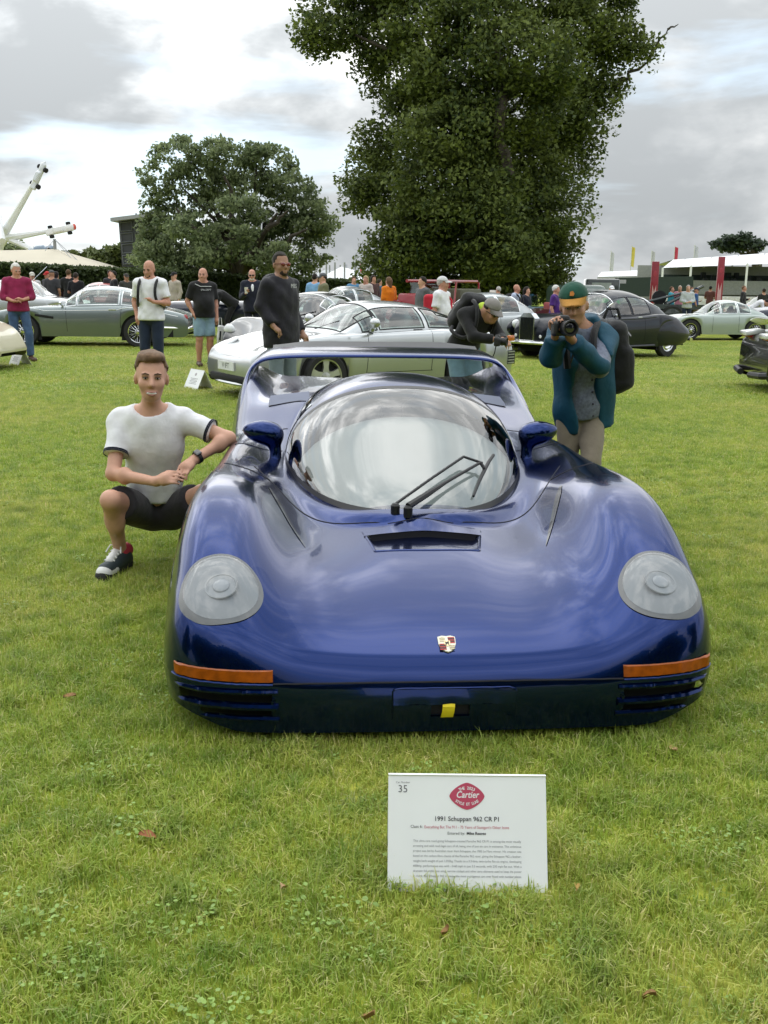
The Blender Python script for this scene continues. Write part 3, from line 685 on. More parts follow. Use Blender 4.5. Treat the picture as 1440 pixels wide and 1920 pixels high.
    # ---- mirrors
    for sx in (-1, 1):
        mr = thing_part('door_mirror', root)
        S_ = SDF(); c = np.array((sx * .722, 2.0, .785))
        S_.ell(c, (.100, .052, .050), (0, R(-12 * sx), R(14 * sx)), k=.03).ell(c + (sx * -.03, 0, .004), (.078, .058, .054), (0, R(-8 * sx), 0), k=.04)
        S_.cap(c + (sx * -.06, 0, -.01), (sx * .650, 1.99, .69), .028, .019, k=.05).cap((sx * .650, 1.99, .69), (sx * .655, 1.98, .63), .024, .04, k=.03)
        sdf_obj('mirror_shell', S_, .007, BL, mr, it=3)
        MB().ell(c + (0, .050, 0), (.07, .006, .036), 20, 8).build('mirror_glass', mat('mirror_silver', (.7, .72, .74), rough=.03, metal=1, var=0), mr)
    # ---- badge
    bd = thing_part('badge', root); badge(bd, 0); bd.location = (0.0, .135, hz1(0, .135) + .0035)
    sl = (hz1(0, .165) - hz1(0, .105)) / .06; bd.rotation_euler = (math.atan(sl), 0, 0)
    # ---- wipers
    WB = mat('wiper_black', (.010, .010, .011), rough=.45)
    def gp(x, s, off): return np.array((x, s, max(cab_top(x, s), hz1(x, s)) + off))
    wp = thing_part('wiper', root)
    piv1, piv2 = gp(-.107, 1.09, .02), gp(-.054, 1.06, .02)
    for p in (piv1, piv2): MB().lathe([(.020, -.03), (.020, .012), (.012, .022), (.001, .024)], 14, c=p).build('pivot', WB, wp)
    e1 = gp(.235, 1.42, .05); e2 = gp(.315, 1.42, .045)
    MB().tube([piv1 + (0, 0, .018), (piv1 + e1) / 2 + (0, 0, .012), e1], .0065, 8).build('arm', WB, wp)
    MB().tube([piv2 + (0, 0, .018), piv2 + (e2 - piv2) * .25 + (0, 0, .016), (piv2 + e2) / 2 + (0, 0, .014), e2], [.016, .014, .008, .007], 8).build('arm', WB, wp)
    MB().tube([e1, e2, e2 + (e2 - e1) * .12], .006, 8).build('link_bar', WB, wp)
    b0, b1 = gp(.255, 1.225, .014), gp(.40, 1.56, .018); mid = gp(.33, 1.40, .026)
    MB().tube([b0, (b0 + mid) / 2 + (0, 0, .006), mid, (mid + b1) / 2 + (0, 0, .006), b1], [.006, .008, .010, .009, .008], 8).build('blade', WB, wp)
    MB().tube([e2, mid + (0, 0, .01)], .008, 8).build('blade_joint', WB, wp)
    return root
def thing_part(name, parent):
    o = bpy.data.objects.new(name, None); o.empty_display_size = .05; return link(o, parent)
_FX = np.linspace(0, 1.02, 103); _FS = np.linspace(-.02, .9, 461); _FT = None
def front_s(x, z):                     # how far back the front face lies at half-width x, height z
    global _FT
    if _FT is None:
        g = np.meshgrid(_FX, _FS, indexing='ij'); _FT = np.concatenate([hero_z(g[0][i], g[1][i])[None] for i in range(len(_FX))])
    u = min(max(x / .01, 0), 101.999); i = int(u); zz = _FT[i] * (1 - u + i) + _FT[i + 1] * (u - i); s_out = np.interp(x, OUT[:11, 0], OUT[:11, 1]); m = _FS > s_out
    i = np.argmax(m & (zz >= z)); a, b = zz[i - 1], zz[i]; s = _FS[i - 1] + (_FS[i] - _FS[i - 1]) * np.clip((z - a) / (b - a + 1e-9), 0, 1) if m[i - 1] else _FS[i]
    k = 0.03 * float(ss(0.23, 0.05, z)); return float(max(s, s_out)) + k
def front_n(x):
    e = .01; s1 = np.interp(x + e, OUT[:12, 0], OUT[:12, 1]); s0 = np.interp(x - e, OUT[:12, 0], OUT[:12, 1]); t = np.array([2 * e, s1 - s0]); t /= np.linalg.norm(t); return t[1], -t[0]
def front_curve(sx, x0, x1, z, o):
    r = []
    for x in np.linspace(x0, x1, 30):
        n_ = front_n(x); s_ = front_s(x, z) - 0.03 * float(ss(0.23, 0.05, z)); X2, S2 = tuck(x, s_, z); r.append((sx * (float(X2) + n_[0] * o), float(S2) + n_[1] * o, z))
    return r
def glass_mat(name, tint, refl, ior, rough=.01, clear=True):
    if name in MATS: return MATS[name]
    m = bpy.data.materials.new(name); m.use_nodes = True; nt = m.node_tree; nt.nodes.clear(); N = nt.nodes.new; L = nt.links.new
    out = N('ShaderNodeOutputMaterial'); tr = N('ShaderNodeBsdfTransparent'); tr.inputs[0].default_value = (*tint, 1)
    gl = N('ShaderNodeBsdfGlossy'); gl.inputs['Roughness'].default_value = rough; gl.inputs[0].default_value = (1, 1, 1, 1)
    lw = N('ShaderNodeLayerWeight'); lw.inputs[0].default_value = 0.5; f0 = ((ior - 1) / (ior + 1)) ** 2 + refl
    pw = N('ShaderNodeMath'); pw.operation = 'POWER'; L(lw.outputs['Facing'], pw.inputs[0]); pw.inputs[1].default_value = 4.0
    ad = N('ShaderNodeMath'); ad.operation = 'MULTIPLY_ADD'; ad.use_clamp = True; L(pw.outputs[0], ad.inputs[0]); ad.inputs[1].default_value = 1 - f0; ad.inputs[2].default_value = f0
    mx = N('ShaderNodeMixShader'); L(ad.outputs[0], mx.inputs[0]); L(tr.outputs[0], mx.inputs[1]); L(gl.outputs[0], mx.inputs[2]); L(mx.outputs[0], out.inputs[0])
    MATS[name] = m; return m
CAB_S = np.array([1.00, 1.05, 1.2, 1.4, 1.6, 1.82, 2.05, 2.3, 2.6, 3.0, 3.5, 4.1])
CAB_Z = np.array([.49, .528, .622, .722, .822, .932, 1.018, 1.050, 1.045, 1.00, .93, .84])
def cab_zt(S): return spline(CAB_S, CAB_Z[:, None], np.atleast_1d(S))[:, 0]
def cab_zb(S): return .515 + .095 * ss(1.06, 2.1, S) + .2 * ss(2.2, 3.4, S)
def cab_pt(S, th):                     # point of the canopy at station S, angle th (0 right base, pi left base)
    n_ = 2.25; w = float(cab_w(S)) + .004; zt, zb = float(cab_zt(S)[0]), float(cab_zb(S)); c, s = math.cos(th), math.sin(th)
    return np.array((np.sign(c) * w * abs(c) ** (2 / n_), S, zb + max(zt - zb, .002) * abs(s) ** (2 / n_)))
def cab_top(x, S):
    w = float(cab_w(S))
    if abs(x) >= w or S < 1.06: return -1
    zt, zb = float(cab_zt(S)[0]), float(cab_zb(S)); return zb + (zt - zb) * (1 - (abs(x) / (w + .004)) ** 2.25) ** (1 / 2.25)
def build_canopy(root, BL, BK, SEAM):
    S_top = 2.06
    def th0(S, lift):                  # angle at which the canopy stands 'lift' above its foot
        zt, zb = float(cab_zt(S)[0]), float(cab_zb(S)); q = min(.999, lift / max(zt - zb, lift * 1.001)); return math.asin(q ** 1.125)
    nr, nc = 64, 72
    def grid(S0, S1, lift0, off, rows=nr, f=None, tail=False):
        V = []
        for u in np.linspace(0, 1, rows):
            S = S0 + (S1 - S0) * (u ** 1.7 if not tail else u); t0 = th0(S, lift0)
            for v in np.linspace(0, 1, nc):
                th = t0 + (math.pi - 2 * t0) * v; p = cab_pt(S, th); nrm = np.array((math.cos(th) * 1.0, -.45 * (1 if S < 2.1 else 0), math.sin(th))); nrm /= np.linalg.norm(nrm); V.append(p + nrm * off)
        F = [[a * nc + b, a * nc + b + 1, (a + 1) * nc + b + 1, (a + 1) * nc + b] for a in range(rows - 1) for b in range(nc - 1)]
        return np.array(V), F
    def front_of(lift): 
        for S in np.linspace(1.04, 1.6, 2000):
            if float(cab_zt(S)[0]) - float(cab_zb(S)) > lift * 1.02: return S
    GL = glass_mat('windscreen_glass', (0.84, 0.88, 0.87), 0.08, 1.5)
    Sg = front_of(.058)
    V, F = grid(Sg, 1.835, .056, .001); mesh('windscreen', V, F, GL, root); V, F = grid(1.835, S_top - .03, .056, .001, 14, tail=True); mesh('sun_strip', V, F, glass_mat('tinted_glass', (.42, .46, .46), .10, 1.5), root)
    # black seal round the glass: strip between two lifts
    def strip(l0, l1, Sa0, Sa1, Sb, off, name, m, close=True):
        V, F = [], []; rows = 72
        for u in np.linspace(0, 1, rows):
            for S0, l in ((Sa0, l0), (Sa1, l1)):
                S = S0 + (Sb - S0) * u ** 1.7; t0 = th0(S, l)
                V.append(cab_pt(S, t0) + np.array((.5, -.3, .6)) * off); V.append(cab_pt(S, math.pi - t0) + np.array((-.5, -.3, .6)) * off)
        for i in range(rows - 1): k = 4 * i; F += [[k, k + 4, k + 6, k + 2], [k + 1, k + 3, k + 7, k + 5]]
        # the nose of the strip
        a = len(V); m0 = 24
        for S0, l in ((Sa0, l0), (Sa1, l1)):
            t0 = th0(S0, l)
            for v in np.linspace(0, 1, m0): V.append(cab_pt(S0, t0 + (math.pi - 2 * t0) * v) + np.array((0, -.5, .5)) * off)
        F += [[a + i, a + i + 1, a + m0 + i + 1, a + m0 + i] for i in range(m0 - 1)]
        return mesh(name, V, F, m, root)
    strip(.036, .058, front_of(.036), Sg, S_top, .002, 'windscreen_seal', BK); strip(-0.0 + .0005, .038, 1.052, front_of(.038), S_top + .02, .0005, 'canopy_skirt', BL)
    V = []                                            # top seal
    for S in (S_top - .034, S_top + .004):
        t0 = th0(S, .045)
        for v in np.linspace(0, 1, 60): V.append(cab_pt(S, t0 + (math.pi - 2 * t0) * v) * (1, 1, 1) + np.array((0, 0, .002)))
    mesh('windscreen_seal', V, [[i, i + 1, 61 + i, 60 + i] for i in range(59)], BK, root)
    V, F = grid(S_top, 4.1, .0005, .0, 80, tail=True); mesh('roof', V, F, BL, root)
    for sx in (0, 1):                                 # side windows on the roof section
        V = []
        for S in np.linspace(2.16, 2.85, 20):
            for l in np.linspace(.07, .30, 10): t = th0(S, l); p = cab_pt(S, t if sx == 0 else math.pi - t); V.append(p + np.array(((.003 if sx == 0 else -.003), 0, .001)))
        mesh('side_window', V, [[a * 10 + b, a * 10 + b + 1, (a + 1) * 10 + b + 1, (a + 1) * 10 + b] for a in range(19) for b in range(9)], mat('dark_window', (.012, .014, .016), rough=.03, coat=1), root)
    # cabin: grey sheet standing in for sky reflection on the glass, wheel, seats, bulkhead
    SHEEN = mat('reflected_sky_grey', (.27, .285, .28), rough=.6, var=.06); DK = mat('cabin_dark', (.03, .03, .032), rough=.8)
    V = []; rows = np.linspace(1.16, 1.84, 12)
    for S in rows:
        for x in np.linspace(-1, 1, 17): w = float(cab_w(S)) - .06; q = x * w; V.append((q, S, max(cab_top(q, S) - .05 - .04 * abs(x) ** 2, float(cab_zb(S)) - .03)))
    for x in np.linspace(-1, 1, 17): w = float(cab_w(1.84)) - .06; V.append((x * w, 1.86, .55))
    mesh('underscreen_shelf', V, [[a * 17 + b, a * 17 + b + 1, (a + 1) * 17 + b + 1, (a + 1) * 17 + b] for a in range(12) for b in range(16)], SHEEN, root)  # raised close under the glass; its grey stands in for reflected sky
    for x in (-.24, .24):
        s_ = SDF().box((x, 2.35, .42), (.36, .4, .14), rad=.05).box((x, 2.60, .62), (.36, .12, .55), (R(-18), 0, 0), rad=.05).box((x, 2.68, .87), (.22, .08, .14), (R(-15), 0, 0), rad=.035)
        sdf_obj('seat', s_, .02, mat('seat_leather', (.30, .30, .29), rough=.6), root)
    MB().lathe([(.165, 0)], 8) if False else None
    st = [(.24 + .16 * math.cos(a), 2.02 - .05 * math.sin(a), .72 + .15 * math.sin(a)) for a in np.arange(24) * math.pi / 12]; MB().tube(st, .013, 8, closed=True).build('steering_wheel', DK, root)
def badge(par, z):
    w, h = .031, .040
    sh = [(-w, h * .85), (-w * .5, h), (0, h * .93), (w * .5, h), (w, h * .85), (w * .98, 0), (w * .75, -h * .55), (w * .35, -h * .88), (0, -h), (-w * .35, -h * .88), (-w * .75, -h * .55), (-w * .98, 0)]
    GO = mat('badge_gold', (.72, .60, .36), rough=.3, metal=.6, var=.05); RE = mat('badge_red', (.45, .03, .03), rough=.4, var=0); BK = mat('badge_black', (.01, .01, .012), rough=.4, var=0); WH = mat('badge_cream', (.80, .76, .62), rough=.4, var=0)
    MB().prism(sh, -.003, .002, 'Z').build('shield', WH, par, smooth=False)
    for (sx, sy) in ((1, 1), (-1, -1)):
        for k in range(5):
            y0 = sy * (h * .10 + k * h * .155); MB().box((sx * w * .52, y0, .0026), (w * .74, h * .12, .0012)).build('stripe', (RE, BK)[k % 2], par, smooth=False)
    for (sx, sy) in ((-1, 1), (1, -1)):
        for k in range(3): MB().tube([(sx * w * (.2 + .6 * t), sy * (h * (.25 + k * .2) + h * .06 * math.sin(t * 3.1)), .003) for t in np.linspace(0, 1, 6)], .0016, 5).build('antler', GO, par)
    cs = [(-w * .34, h * .3), (w * .34, h * .3), (w * .34, -h * .1), (w * .2, -h * .28), (0, -h * .36), (-w * .2, -h * .28), (-w * .34, -h * .1)]
    MB().prism(cs, .002, .0045, 'Z').build('inner_shield', GO, par, smooth=False)
    hs = [(-.2, -.25), (-.06, -.18), (.0, -.02), (.1, -.2), (.16, -.2), (.12, .02), (.2, .1), (.1, .22), (.02, .12), (-.1, .1), (-.22, .2), (-.16, .02)]
    MB().prism([(a * w * 1.2, b * h) for a, b in hs], .0045, .0058, 'Z').build('horse', BK, par, smooth=False)
HERO = build_hero()

# ------------------------------------------------------------------ trees, hedges
def leaf_mat(name, dark, light, trans=0.35):
    if name in MATS: return MATS[name]
    m = bpy.data.materials.new(name); m.use_nodes = True; nt = m.node_tree; b = nt.nodes['Principled BSDF']; N = nt.nodes.new; L = nt.links.new
    g = N('ShaderNodeNewGeometry'); n = N('ShaderNodeTexNoise'); L(g.outputs['Position'], n.inputs['Vector']); n.inputs['Scale'].default_value = 0.55; n.inputs['Detail'].default_value = 3
    a = N('ShaderNodeAttribute'); a.attribute_name = 'tone'
    ad = N('ShaderNodeMath'); ad.operation = 'MULTIPLY_ADD'; L(n.outputs[0], ad.inputs[0]); ad.inputs[1].default_value = 0.9; ad2 = N('ShaderNodeMath'); ad2.operation = 'MULTIPLY'; L(a.outputs['Fac'], ad2.inputs[0]); ad2.inputs[1].default_value = 0.55
    L(ad2.outputs[0], ad.inputs[2])
    r = N('ShaderNodeValToRGB'); L(ad.outputs[0], r.inputs[0]); r.color_ramp.elements[0].position = 0.35; r.color_ramp.elements[1].position = 1.0
    r.color_ramp.elements[0].color = (*dark, 1); r.color_ramp.elements[1].color = (*light, 1)
    L(r.outputs[0], b.inputs['Base Color']); b.inputs['Roughness'].default_value = 0.55; b.inputs['Specular IOR Level'].default_value = 0.3
    t = N('ShaderNodeBsdfTranslucent'); L(r.outputs[0], t.inputs[0]); ms = N('ShaderNodeMixShader'); ms.inputs[0].default_value = trans
    cn = N('ShaderNodeAttribute'); cn.attribute_name = 'cn'; v1 = N('ShaderNodeVectorMath'); v1.operation = 'SCALE'; L(cn.outputs['Vector'], v1.inputs[0]); v1.inputs['Scale'].default_value = 1.1
    v2 = N('ShaderNodeVectorMath'); v2.operation = 'ADD'; L(v1.outputs[0], v2.inputs[0]); L(g.outputs['Normal'], v2.inputs[1]); v3 = N('ShaderNodeVectorMath'); v3.operation = 'NORMALIZE'; L(v2.outputs[0], v3.inputs[0]); L(v3.outputs[0], b.inputs['Normal'])
    L(b.outputs[0], ms.inputs[1]); L(t.outputs[0], ms.inputs[2]); L(ms.outputs[0], nt.nodes['Material Output'].inputs[0]); MATS[name] = m; return m
def leaf_cloud(name, C, size, m, parent, rng, droop=0.3, aspect=1.6, CN=None):
    """leaf-sized faces at the points C"""
    n = len(C); az = rng.uniform(0, 2 * math.pi, n); tilt = rng.normal(0.0, 0.55, n) - droop
    d = np.stack([np.cos(az) * np.cos(tilt), np.sin(az) * np.cos(tilt), np.sin(tilt)], 1)
    up = rng.normal(0, 0.6, (n, 3)) + np.array([0, 0, 1.0]); s = np.cross(d, up); s /= np.linalg.norm(s, axis=1)[:, None] + 1e-9
    sz = (size * rng.uniform(0.6, 1.35, n))[:, None]
    V = np.stack([C - d * sz * .5 * aspect, C + s * sz * .5, C + d * sz * .5 * aspect, C - s * sz * .5], 1).reshape(-1, 3)
    F = np.arange(4 * n).reshape(-1, 4)
    me = bpy.data.meshes.new(name); me.vertices.add(4 * n); me.vertices.foreach_set('co', V.astype(np.float32).ravel()); me.loops.add(4 * n); me.polygons.add(n)
    me.loops.foreach_set('vertex_index', F.ravel().astype(np.int32)); me.polygons.foreach_set('loop_start', np.arange(0, 4 * n, 4, dtype=np.int32))
    me.update(calc_edges=True); t = me.attributes.new('tone', 'FLOAT', 'POINT'); t.data.foreach_set('value', np.repeat(rng.uniform(0, 1, n), 4).astype(np.float32))
    if CN is None: CN = np.tile([0.0, -.6, .8], (n, 1))
    t = me.attributes.new('cn', 'FLOAT_VECTOR', 'POINT'); t.data.foreach_set('vector', np.repeat(CN, 4, 0).astype(np.float32).ravel())
    me.materials.append(m); o = link(bpy.data.objects.new(name, me), parent)
    return o
def lumps_points(rng, lumps, per, shell=0.55, fl=0.8):
    """points through clumps: (x,y,z,rx,ry,rz); each clump is made of small sprays so that the crown has gaps"""
    out = []
    for (x, y, z, rx, ry, rz) in lumps:
        k = max(3, int(per * rx * rz)); 
        d = rng.normal(0, 1, (k, 3)); d /= np.linalg.norm(d, axis=1)[:, None]; r = (shell + (1 - shell) * rng.uniform(0, 1, k) ** .7)[:, None]
        c = np.array([x, y, z]) + d * r * np.array([rx, ry, rz]); out.append(np.concatenate([c, d * .8 + np.array([0, 0, .35])], 1))
    return np.concatenate(out)
def sprays(rng, C, n, spread, flat=0.55):
    k = len(C); P = np.repeat(C, n, 0) + np.clip(rng.normal(0, 1, (k * n, 3)), -1.5, 1.5) * np.array([spread, spread, spread * flat]); return P
BARK = lambda: mat('bark', (0.055, 0.045, 0.034), rough=.95, var=.35, scale=3, bump=.8, bscale=6)
def limb(mb, a, b, r0, r1, rng, wob=0.08, n=6):
    a, b = np.array(a, float), np.array(b, float); L_ = np.linalg.norm(b - a); P = [a + (b - a) * t + rng.normal(0, 1, 3) * wob * L_ * math.sin(math.pi * t) for t in np.linspace(0, 1, n)]
    mb.tube(P, np.linspace(r0, r1, n), 7); return P
def tree(name, label, base, lumps, trunk_r, fork_h, leaf, m, per, npspray, spread, seed, group=None, limbs=None, shell=.5, droop=.3, bare=None):
    rng = np.random.default_rng(seed); root = thing(name, label, 'tree', base, 0, group)
    mb = MB(); limb(mb, (0, 0, -.3), (0.0, 0, fork_h), trunk_r * 1.25, trunk_r, rng, .02)
    top = max(l[2] for l in lumps)
    if limbs is None: limbs = [(l[0] * .8, l[1] * .8, l[2]) for l in lumps]
    for q in limbs:
        s = np.array((0, 0, fork_h * rng.uniform(.75, 1.0))); e = np.array(q); r0 = trunk_r * rng.uniform(.3, .55); limb(mb, s, e, r0, r0 * .2, rng, .07)
    for a, b, r_ in (bare or []): limb(mb, a, b, r_, r_ * .25, rng, .05, 8)
    mb.build('trunk', BARK(), root)
    C = lumps_points(rng, lumps, per, shell); P = sprays(rng, C[:, :3], npspray, spread)
    leaf_cloud('crown', P, leaf, m, root, rng, droop, CN=np.repeat(C[:, 3:], npspray, 0)); return root
def px_lumps(Y, spec, base, depth=.8):      # clumps given as picture circles (x, y, rx, ry) at the distance Y
    out = []
    rng = np.random.default_rng(3)
    for (x, y, rx, ry, *dy) in spec:
        dy = dy[0] if dy else rng.uniform(-1.0, 1.0); p = at_y(x, y, Y + dy); k = (Y + dy) / FOC
        out.append((p.x - base.x, p.y - base.y, p.z - base.z, rx * k, max(rx, ry) * k * depth, ry * k))
    return out
def build_trees():
    LIME = leaf_mat('lime_leaves', (0.028, 0.056, 0.013), (0.18, 0.225, 0.042), .42)
    OAK = leaf_mat('holm_oak_leaves', (0.075, 0.115, 0.05), (0.29, 0.345, 0.16), .5)
    FAR = leaf_mat('far_leaves', (0.045, 0.07, 0.018), (0.17, 0.20, 0.055)); CED = leaf_mat('cedar_needles', (0.022, 0.040, 0.028), (0.07, 0.10, 0.06)); HED = leaf_mat('hedge_leaves', (0.022, 0.040, 0.010), (0.085, 0.12, 0.03))
    # tall lime behind the show cars
    Y = 44.0; b = foot(885, Y)
    spec = [(880, 505, 170, 50, 0), (760, 490, 85, 55, -2), (1000, 480, 80, 66, -1), (900, 440, 150, 80, 1), (800, 420, 90, 60, -3), (1000, 400, 100, 70, -2), (730, 375, 78, 45, -1), (690, 345, 45, 32, 0),
            (860, 350, 120, 70, -4), (950, 310, 120, 70, -1), (1040, 300, 80, 90, 1), (780, 300, 80, 55, 0), (715, 295, 55, 38, 1), (850, 260, 110, 60, -4), (1060, 220, 75, 80, 0), (930, 200, 120, 70, -3), (790, 215, 75, 60, -1),
            (755, 150, 60, 55, 0), (1090, 140, 70, 60, 1), (840, 140, 90, 60, -3), (980, 110, 110, 70, -4), (720, 60, 55, 60, 1), (640, 60, 50, 34, 0), (600, 75, 45, 28, -1), (580, 62, 28, 22, -1), (800, 60, 80, 60, -2), (900, 40, 90, 60, -3),
            (1060, 50, 80, 50, -1), (1150, 75, 50, 40, 0), (1195, 95, 32, 28, 0), (1130, 20, 60, 40, 1), (1000, -20, 110, 60, -1), (860, -50, 120, 60, 0), (720, -40, 90, 60, 0), (940, -130, 140, 80, 0), (1150, -60, 60, 50, 0), (620, 10, 60, 30, 0), (770, 455, 70, 60, -4), (930, 470, 80, 60, -5), (880, 400, 80, 50, -5), (800, -140, 100, 70, 0), (900, -230, 130, 80, 0),
            (880, 545, 170, 24, 0), (770, 530, 80, 28, -1), (1000, 540, 62, 22, -1), (700, 520, 30, 24, 0), (690, 360, 40, 25, -2), (705, 250, 30, 18, 0), (1140, 180, 30, 30, 0), (700, 120, 40, 30, 0)]
    L = px_lumps(Y, spec, b); k = Y / FOC
    def Q(x, y, dy=-4): p = at_y(x, y, Y + dy); return (p.x - b.x, p.y - b.y, p.z - b.z)
    bare = [(Q(1150, 165, 0), Q(1215, 115, 0), .13), (Q(1215, 115, 0), Q(1252, 55, 0), .09), (Q(1252, 55, 0), Q(1272, 45, 0), .05), (Q(950, 330), Q(925, 40), .30)]
    tree('lime_tree', 'tall broad dark green lime tree towering behind the show cars', b, L, .62, 9.0, .115, LIME, 36, 50, .33, 21, bare=bare, limbs=[(l[0] * .75, l[1] * .75, l[2]) for l in L[::3]], shell=.5)
    # spreading evergreen oak, left of it
    Y = 52.0; b = foot(455, Y)
    spec = [(330, 300, 50, 32), (430, 290, 70, 30), (500, 310, 60, 32), (380, 340, 70, 36), (300, 350, 32, 26), (285, 375, 18, 14), (460, 355, 80, 36), (540, 350, 50, 30), (560, 385, 45, 32), (590, 410, 38, 40), (600, 455, 26, 40), (410, 400, 70, 34), (330, 410, 60, 30), (302, 440, 40, 36), (285, 475, 32, 32), (340, 460, 70, 40), (420, 460, 70, 38), (500, 420, 50, 26), (555, 440, 40, 40), (580, 490, 28, 30), (312, 500, 55, 28), (390, 500, 70, 32), (470, 500, 60, 28), (480, 460, 40, 24), (620, 415, 14, 14), (275, 330, 16, 14), (400, 275, 30, 14), (350, 275, 26, 16), (480, 288, 40, 16), (276, 455, 20, 22), (272, 490, 26, 20), (300, 470, 40, 30), (540, 500, 40, 22), (430, 515, 60, 20), (350, 520, 60, 20), (440, 440, 45, 26, -5), (400, 480, 50, 26, -5), (500, 485, 50, 22, -5), (360, 430, 45, 24, -5), (455, 390, 45, 22, -5), (540, 470, 30, 20, -5)]
    L = px_lumps(Y, spec, b)
    def Q(x, y, dy=-5): p = at_y(x, y, Y + dy); return (p.x - b.x, p.y - b.y, p.z - b.z)
    bare = [(Q(455, 510, -3), Q(520, 400, -5), .22), (Q(450, 510, -3), Q(420, 330, -4), .22), (Q(470, 505, -3), Q(575, 430, -5), .20), (Q(440, 510, -3), Q(330, 390, -4), .2), (Q(500, 430, -5), Q(540, 395, -5), .14), (Q(445, 480, -4), Q(430, 430, -5), .22)]
    tree('holm_oak', 'wide rounded grey-green evergreen oak beside the lime tree', b, L, .4, 2.5, .13, OAK, 34, 34, .22, 33, bare=bare, shell=.6, droop=.5, limbs=[(l[0] * .75, l[1] * .75, l[2]) for l in L[::4]])
    # distant trees on the left, cedar on the right
    for i, (x, Y, w, h, nm, lab) in enumerate([(170, 95, 62, 24, 'yellow_green_tree', 'low yellow-green tree behind the beige marquee'), (225, 92, 45, 26, 'broad_tree', 'broad green tree between marquee and evergreen oak'), (8, 90, 40, 40, 'grey_tree', 'grey-green tree behind the beige marquee under the sculpture')]):
        b = foot(x, Y); yb = 500
        L = px_lumps(Y, [(x + dx * w, 485 - dy * h, w * .42, h * .5, 0) for dx, dy in ((-.7, 0), (0, .25), (.7, 0), (-.35, .4), (.35, .35), (0, -.6), (-.7, -.7), (.7, -.7))], b)
        tree(nm, lab, b, L, .3, 1.5, 0.34, FAR if i < 2 else OAK, 12, 22, .35, 50 + i)
    Y = 170; b = foot(1383, Y); spec = [(1350, 458, 18, 5), (1372, 450, 24, 6), (1398, 452, 24, 6), (1420, 459, 14, 4), (1385, 444, 22, 4), (1362, 465, 14, 4), (1408, 464, 16, 4), (1384, 462, 20, 5)]
    tree('cedar_tree', 'flat-topped dark cedar rising above the grandstand roof', b, px_lumps(Y, spec, b, .9), .8, 6, .5, CED, 9, 26, .6, 60, limbs=None)
    for i, (x, w, h) in enumerate([(1225, 22, 9), (1256, 26, 8), (1290, 24, 12)]):
        b = foot(x, 190); L = px_lumps(190, [(x - w * .5, 517 - h * .3, w * .5, h * .6, 0), (x + w * .5, 517 - h * .3, w * .5, h * .6, 0), (x, 514 - h * .4, w * .5, h * .6, 0), (x, 524, w, h * .5, 0)], b)
        tree('distant_tree', ['far tree between the two red pillars, nearest the first pillar', 'middle one of three far trees left of the grandstand', 'far tree against the end of the grandstand'][i], b, L, .3, 2, .8, FAR, 6, 20, .8, 70 + i, 'trees beyond the showground')
    # clipped hedge along the left side
    rng = np.random.default_rng(9); hA, hB = at_y(-60, 505, 33), at_y(700, 560, 52)
    root = thing('clipped_hedge', 'long clipped dark green hedge behind the parked cars', 'hedge', (0, 0, 0))
    hA = Vector((-20.3, 25, 0)); hB = Vector((-1.6, 60, 0)); d = (hB - hA); n = 115000; t = rng.uniform(0, 1, n); hgt = 2.21 - .71 * t
    nrm = Vector((d.y, -d.x, 0)).normalized(); face = rng.uniform(0, 1, n); P = np.array(hA) + np.outer(t, np.array(d))
    front = face < .72; off = np.where(front, rng.normal(0, .05, n), -rng.uniform(0, 1.2, n)); z = np.where(front, rng.uniform(0.0, 1, n) * hgt, hgt + rng.normal(0, .045, n))
    P[:, 0] += nrm.x * off; P[:, 1] += nrm.y * off; P[:, 2] = z
    leaf_cloud('foliage', P, .11, HED, root, rng, .1)
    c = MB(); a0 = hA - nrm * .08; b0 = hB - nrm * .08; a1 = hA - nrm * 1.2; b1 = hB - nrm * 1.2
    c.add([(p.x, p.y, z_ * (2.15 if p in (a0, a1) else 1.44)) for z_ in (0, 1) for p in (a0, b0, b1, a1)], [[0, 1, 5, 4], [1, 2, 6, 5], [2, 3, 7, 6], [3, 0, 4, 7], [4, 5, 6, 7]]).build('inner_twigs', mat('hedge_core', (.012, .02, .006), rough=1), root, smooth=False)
    # woodland behind the photographer, seen only in the paintwork
    rg = np.random.default_rng(80); P, CNs = [], []; tk = MB()
    for i, (x, y, r_, h) in enumerate([(-16, -14, 6, 12.5), (-8.0, -18, 5.4, 10.5), (.5, -21, 5.2, 9), (9, -18, 5.4, 10.5), (17.5, -14, 6, 12.5), (-25, -6, 5.8, 12.5), (25, -6, 5.8, 12.5)]):
        L = [(x + rg.uniform(-.75, .75) * r_, y + rg.uniform(-.4, .4) * r_, h * rg.uniform(.12, .85), r_ * .42, r_ * .38, r_ * .36) for _ in range(18)]
        C = lumps_points(rg, L, 9, .5); P.append(sprays(rg, C[:, :3], 14, .5)); CNs.append(np.repeat(C[:, 3:], 14, 0)); limb(tk, (x, y, -.3), (x, y, h * .6), .4, .15, rg, .03)
    w = leaf_cloud('woodland', np.concatenate(P), .6, LIME, None, rg, CN=np.concatenate(CNs)); tag(w, 'dark green woodland edge mirrored in the nose of the blue coupe', None, kind='stuff'); tk.build('trunks', BARK(), w)
build_trees()

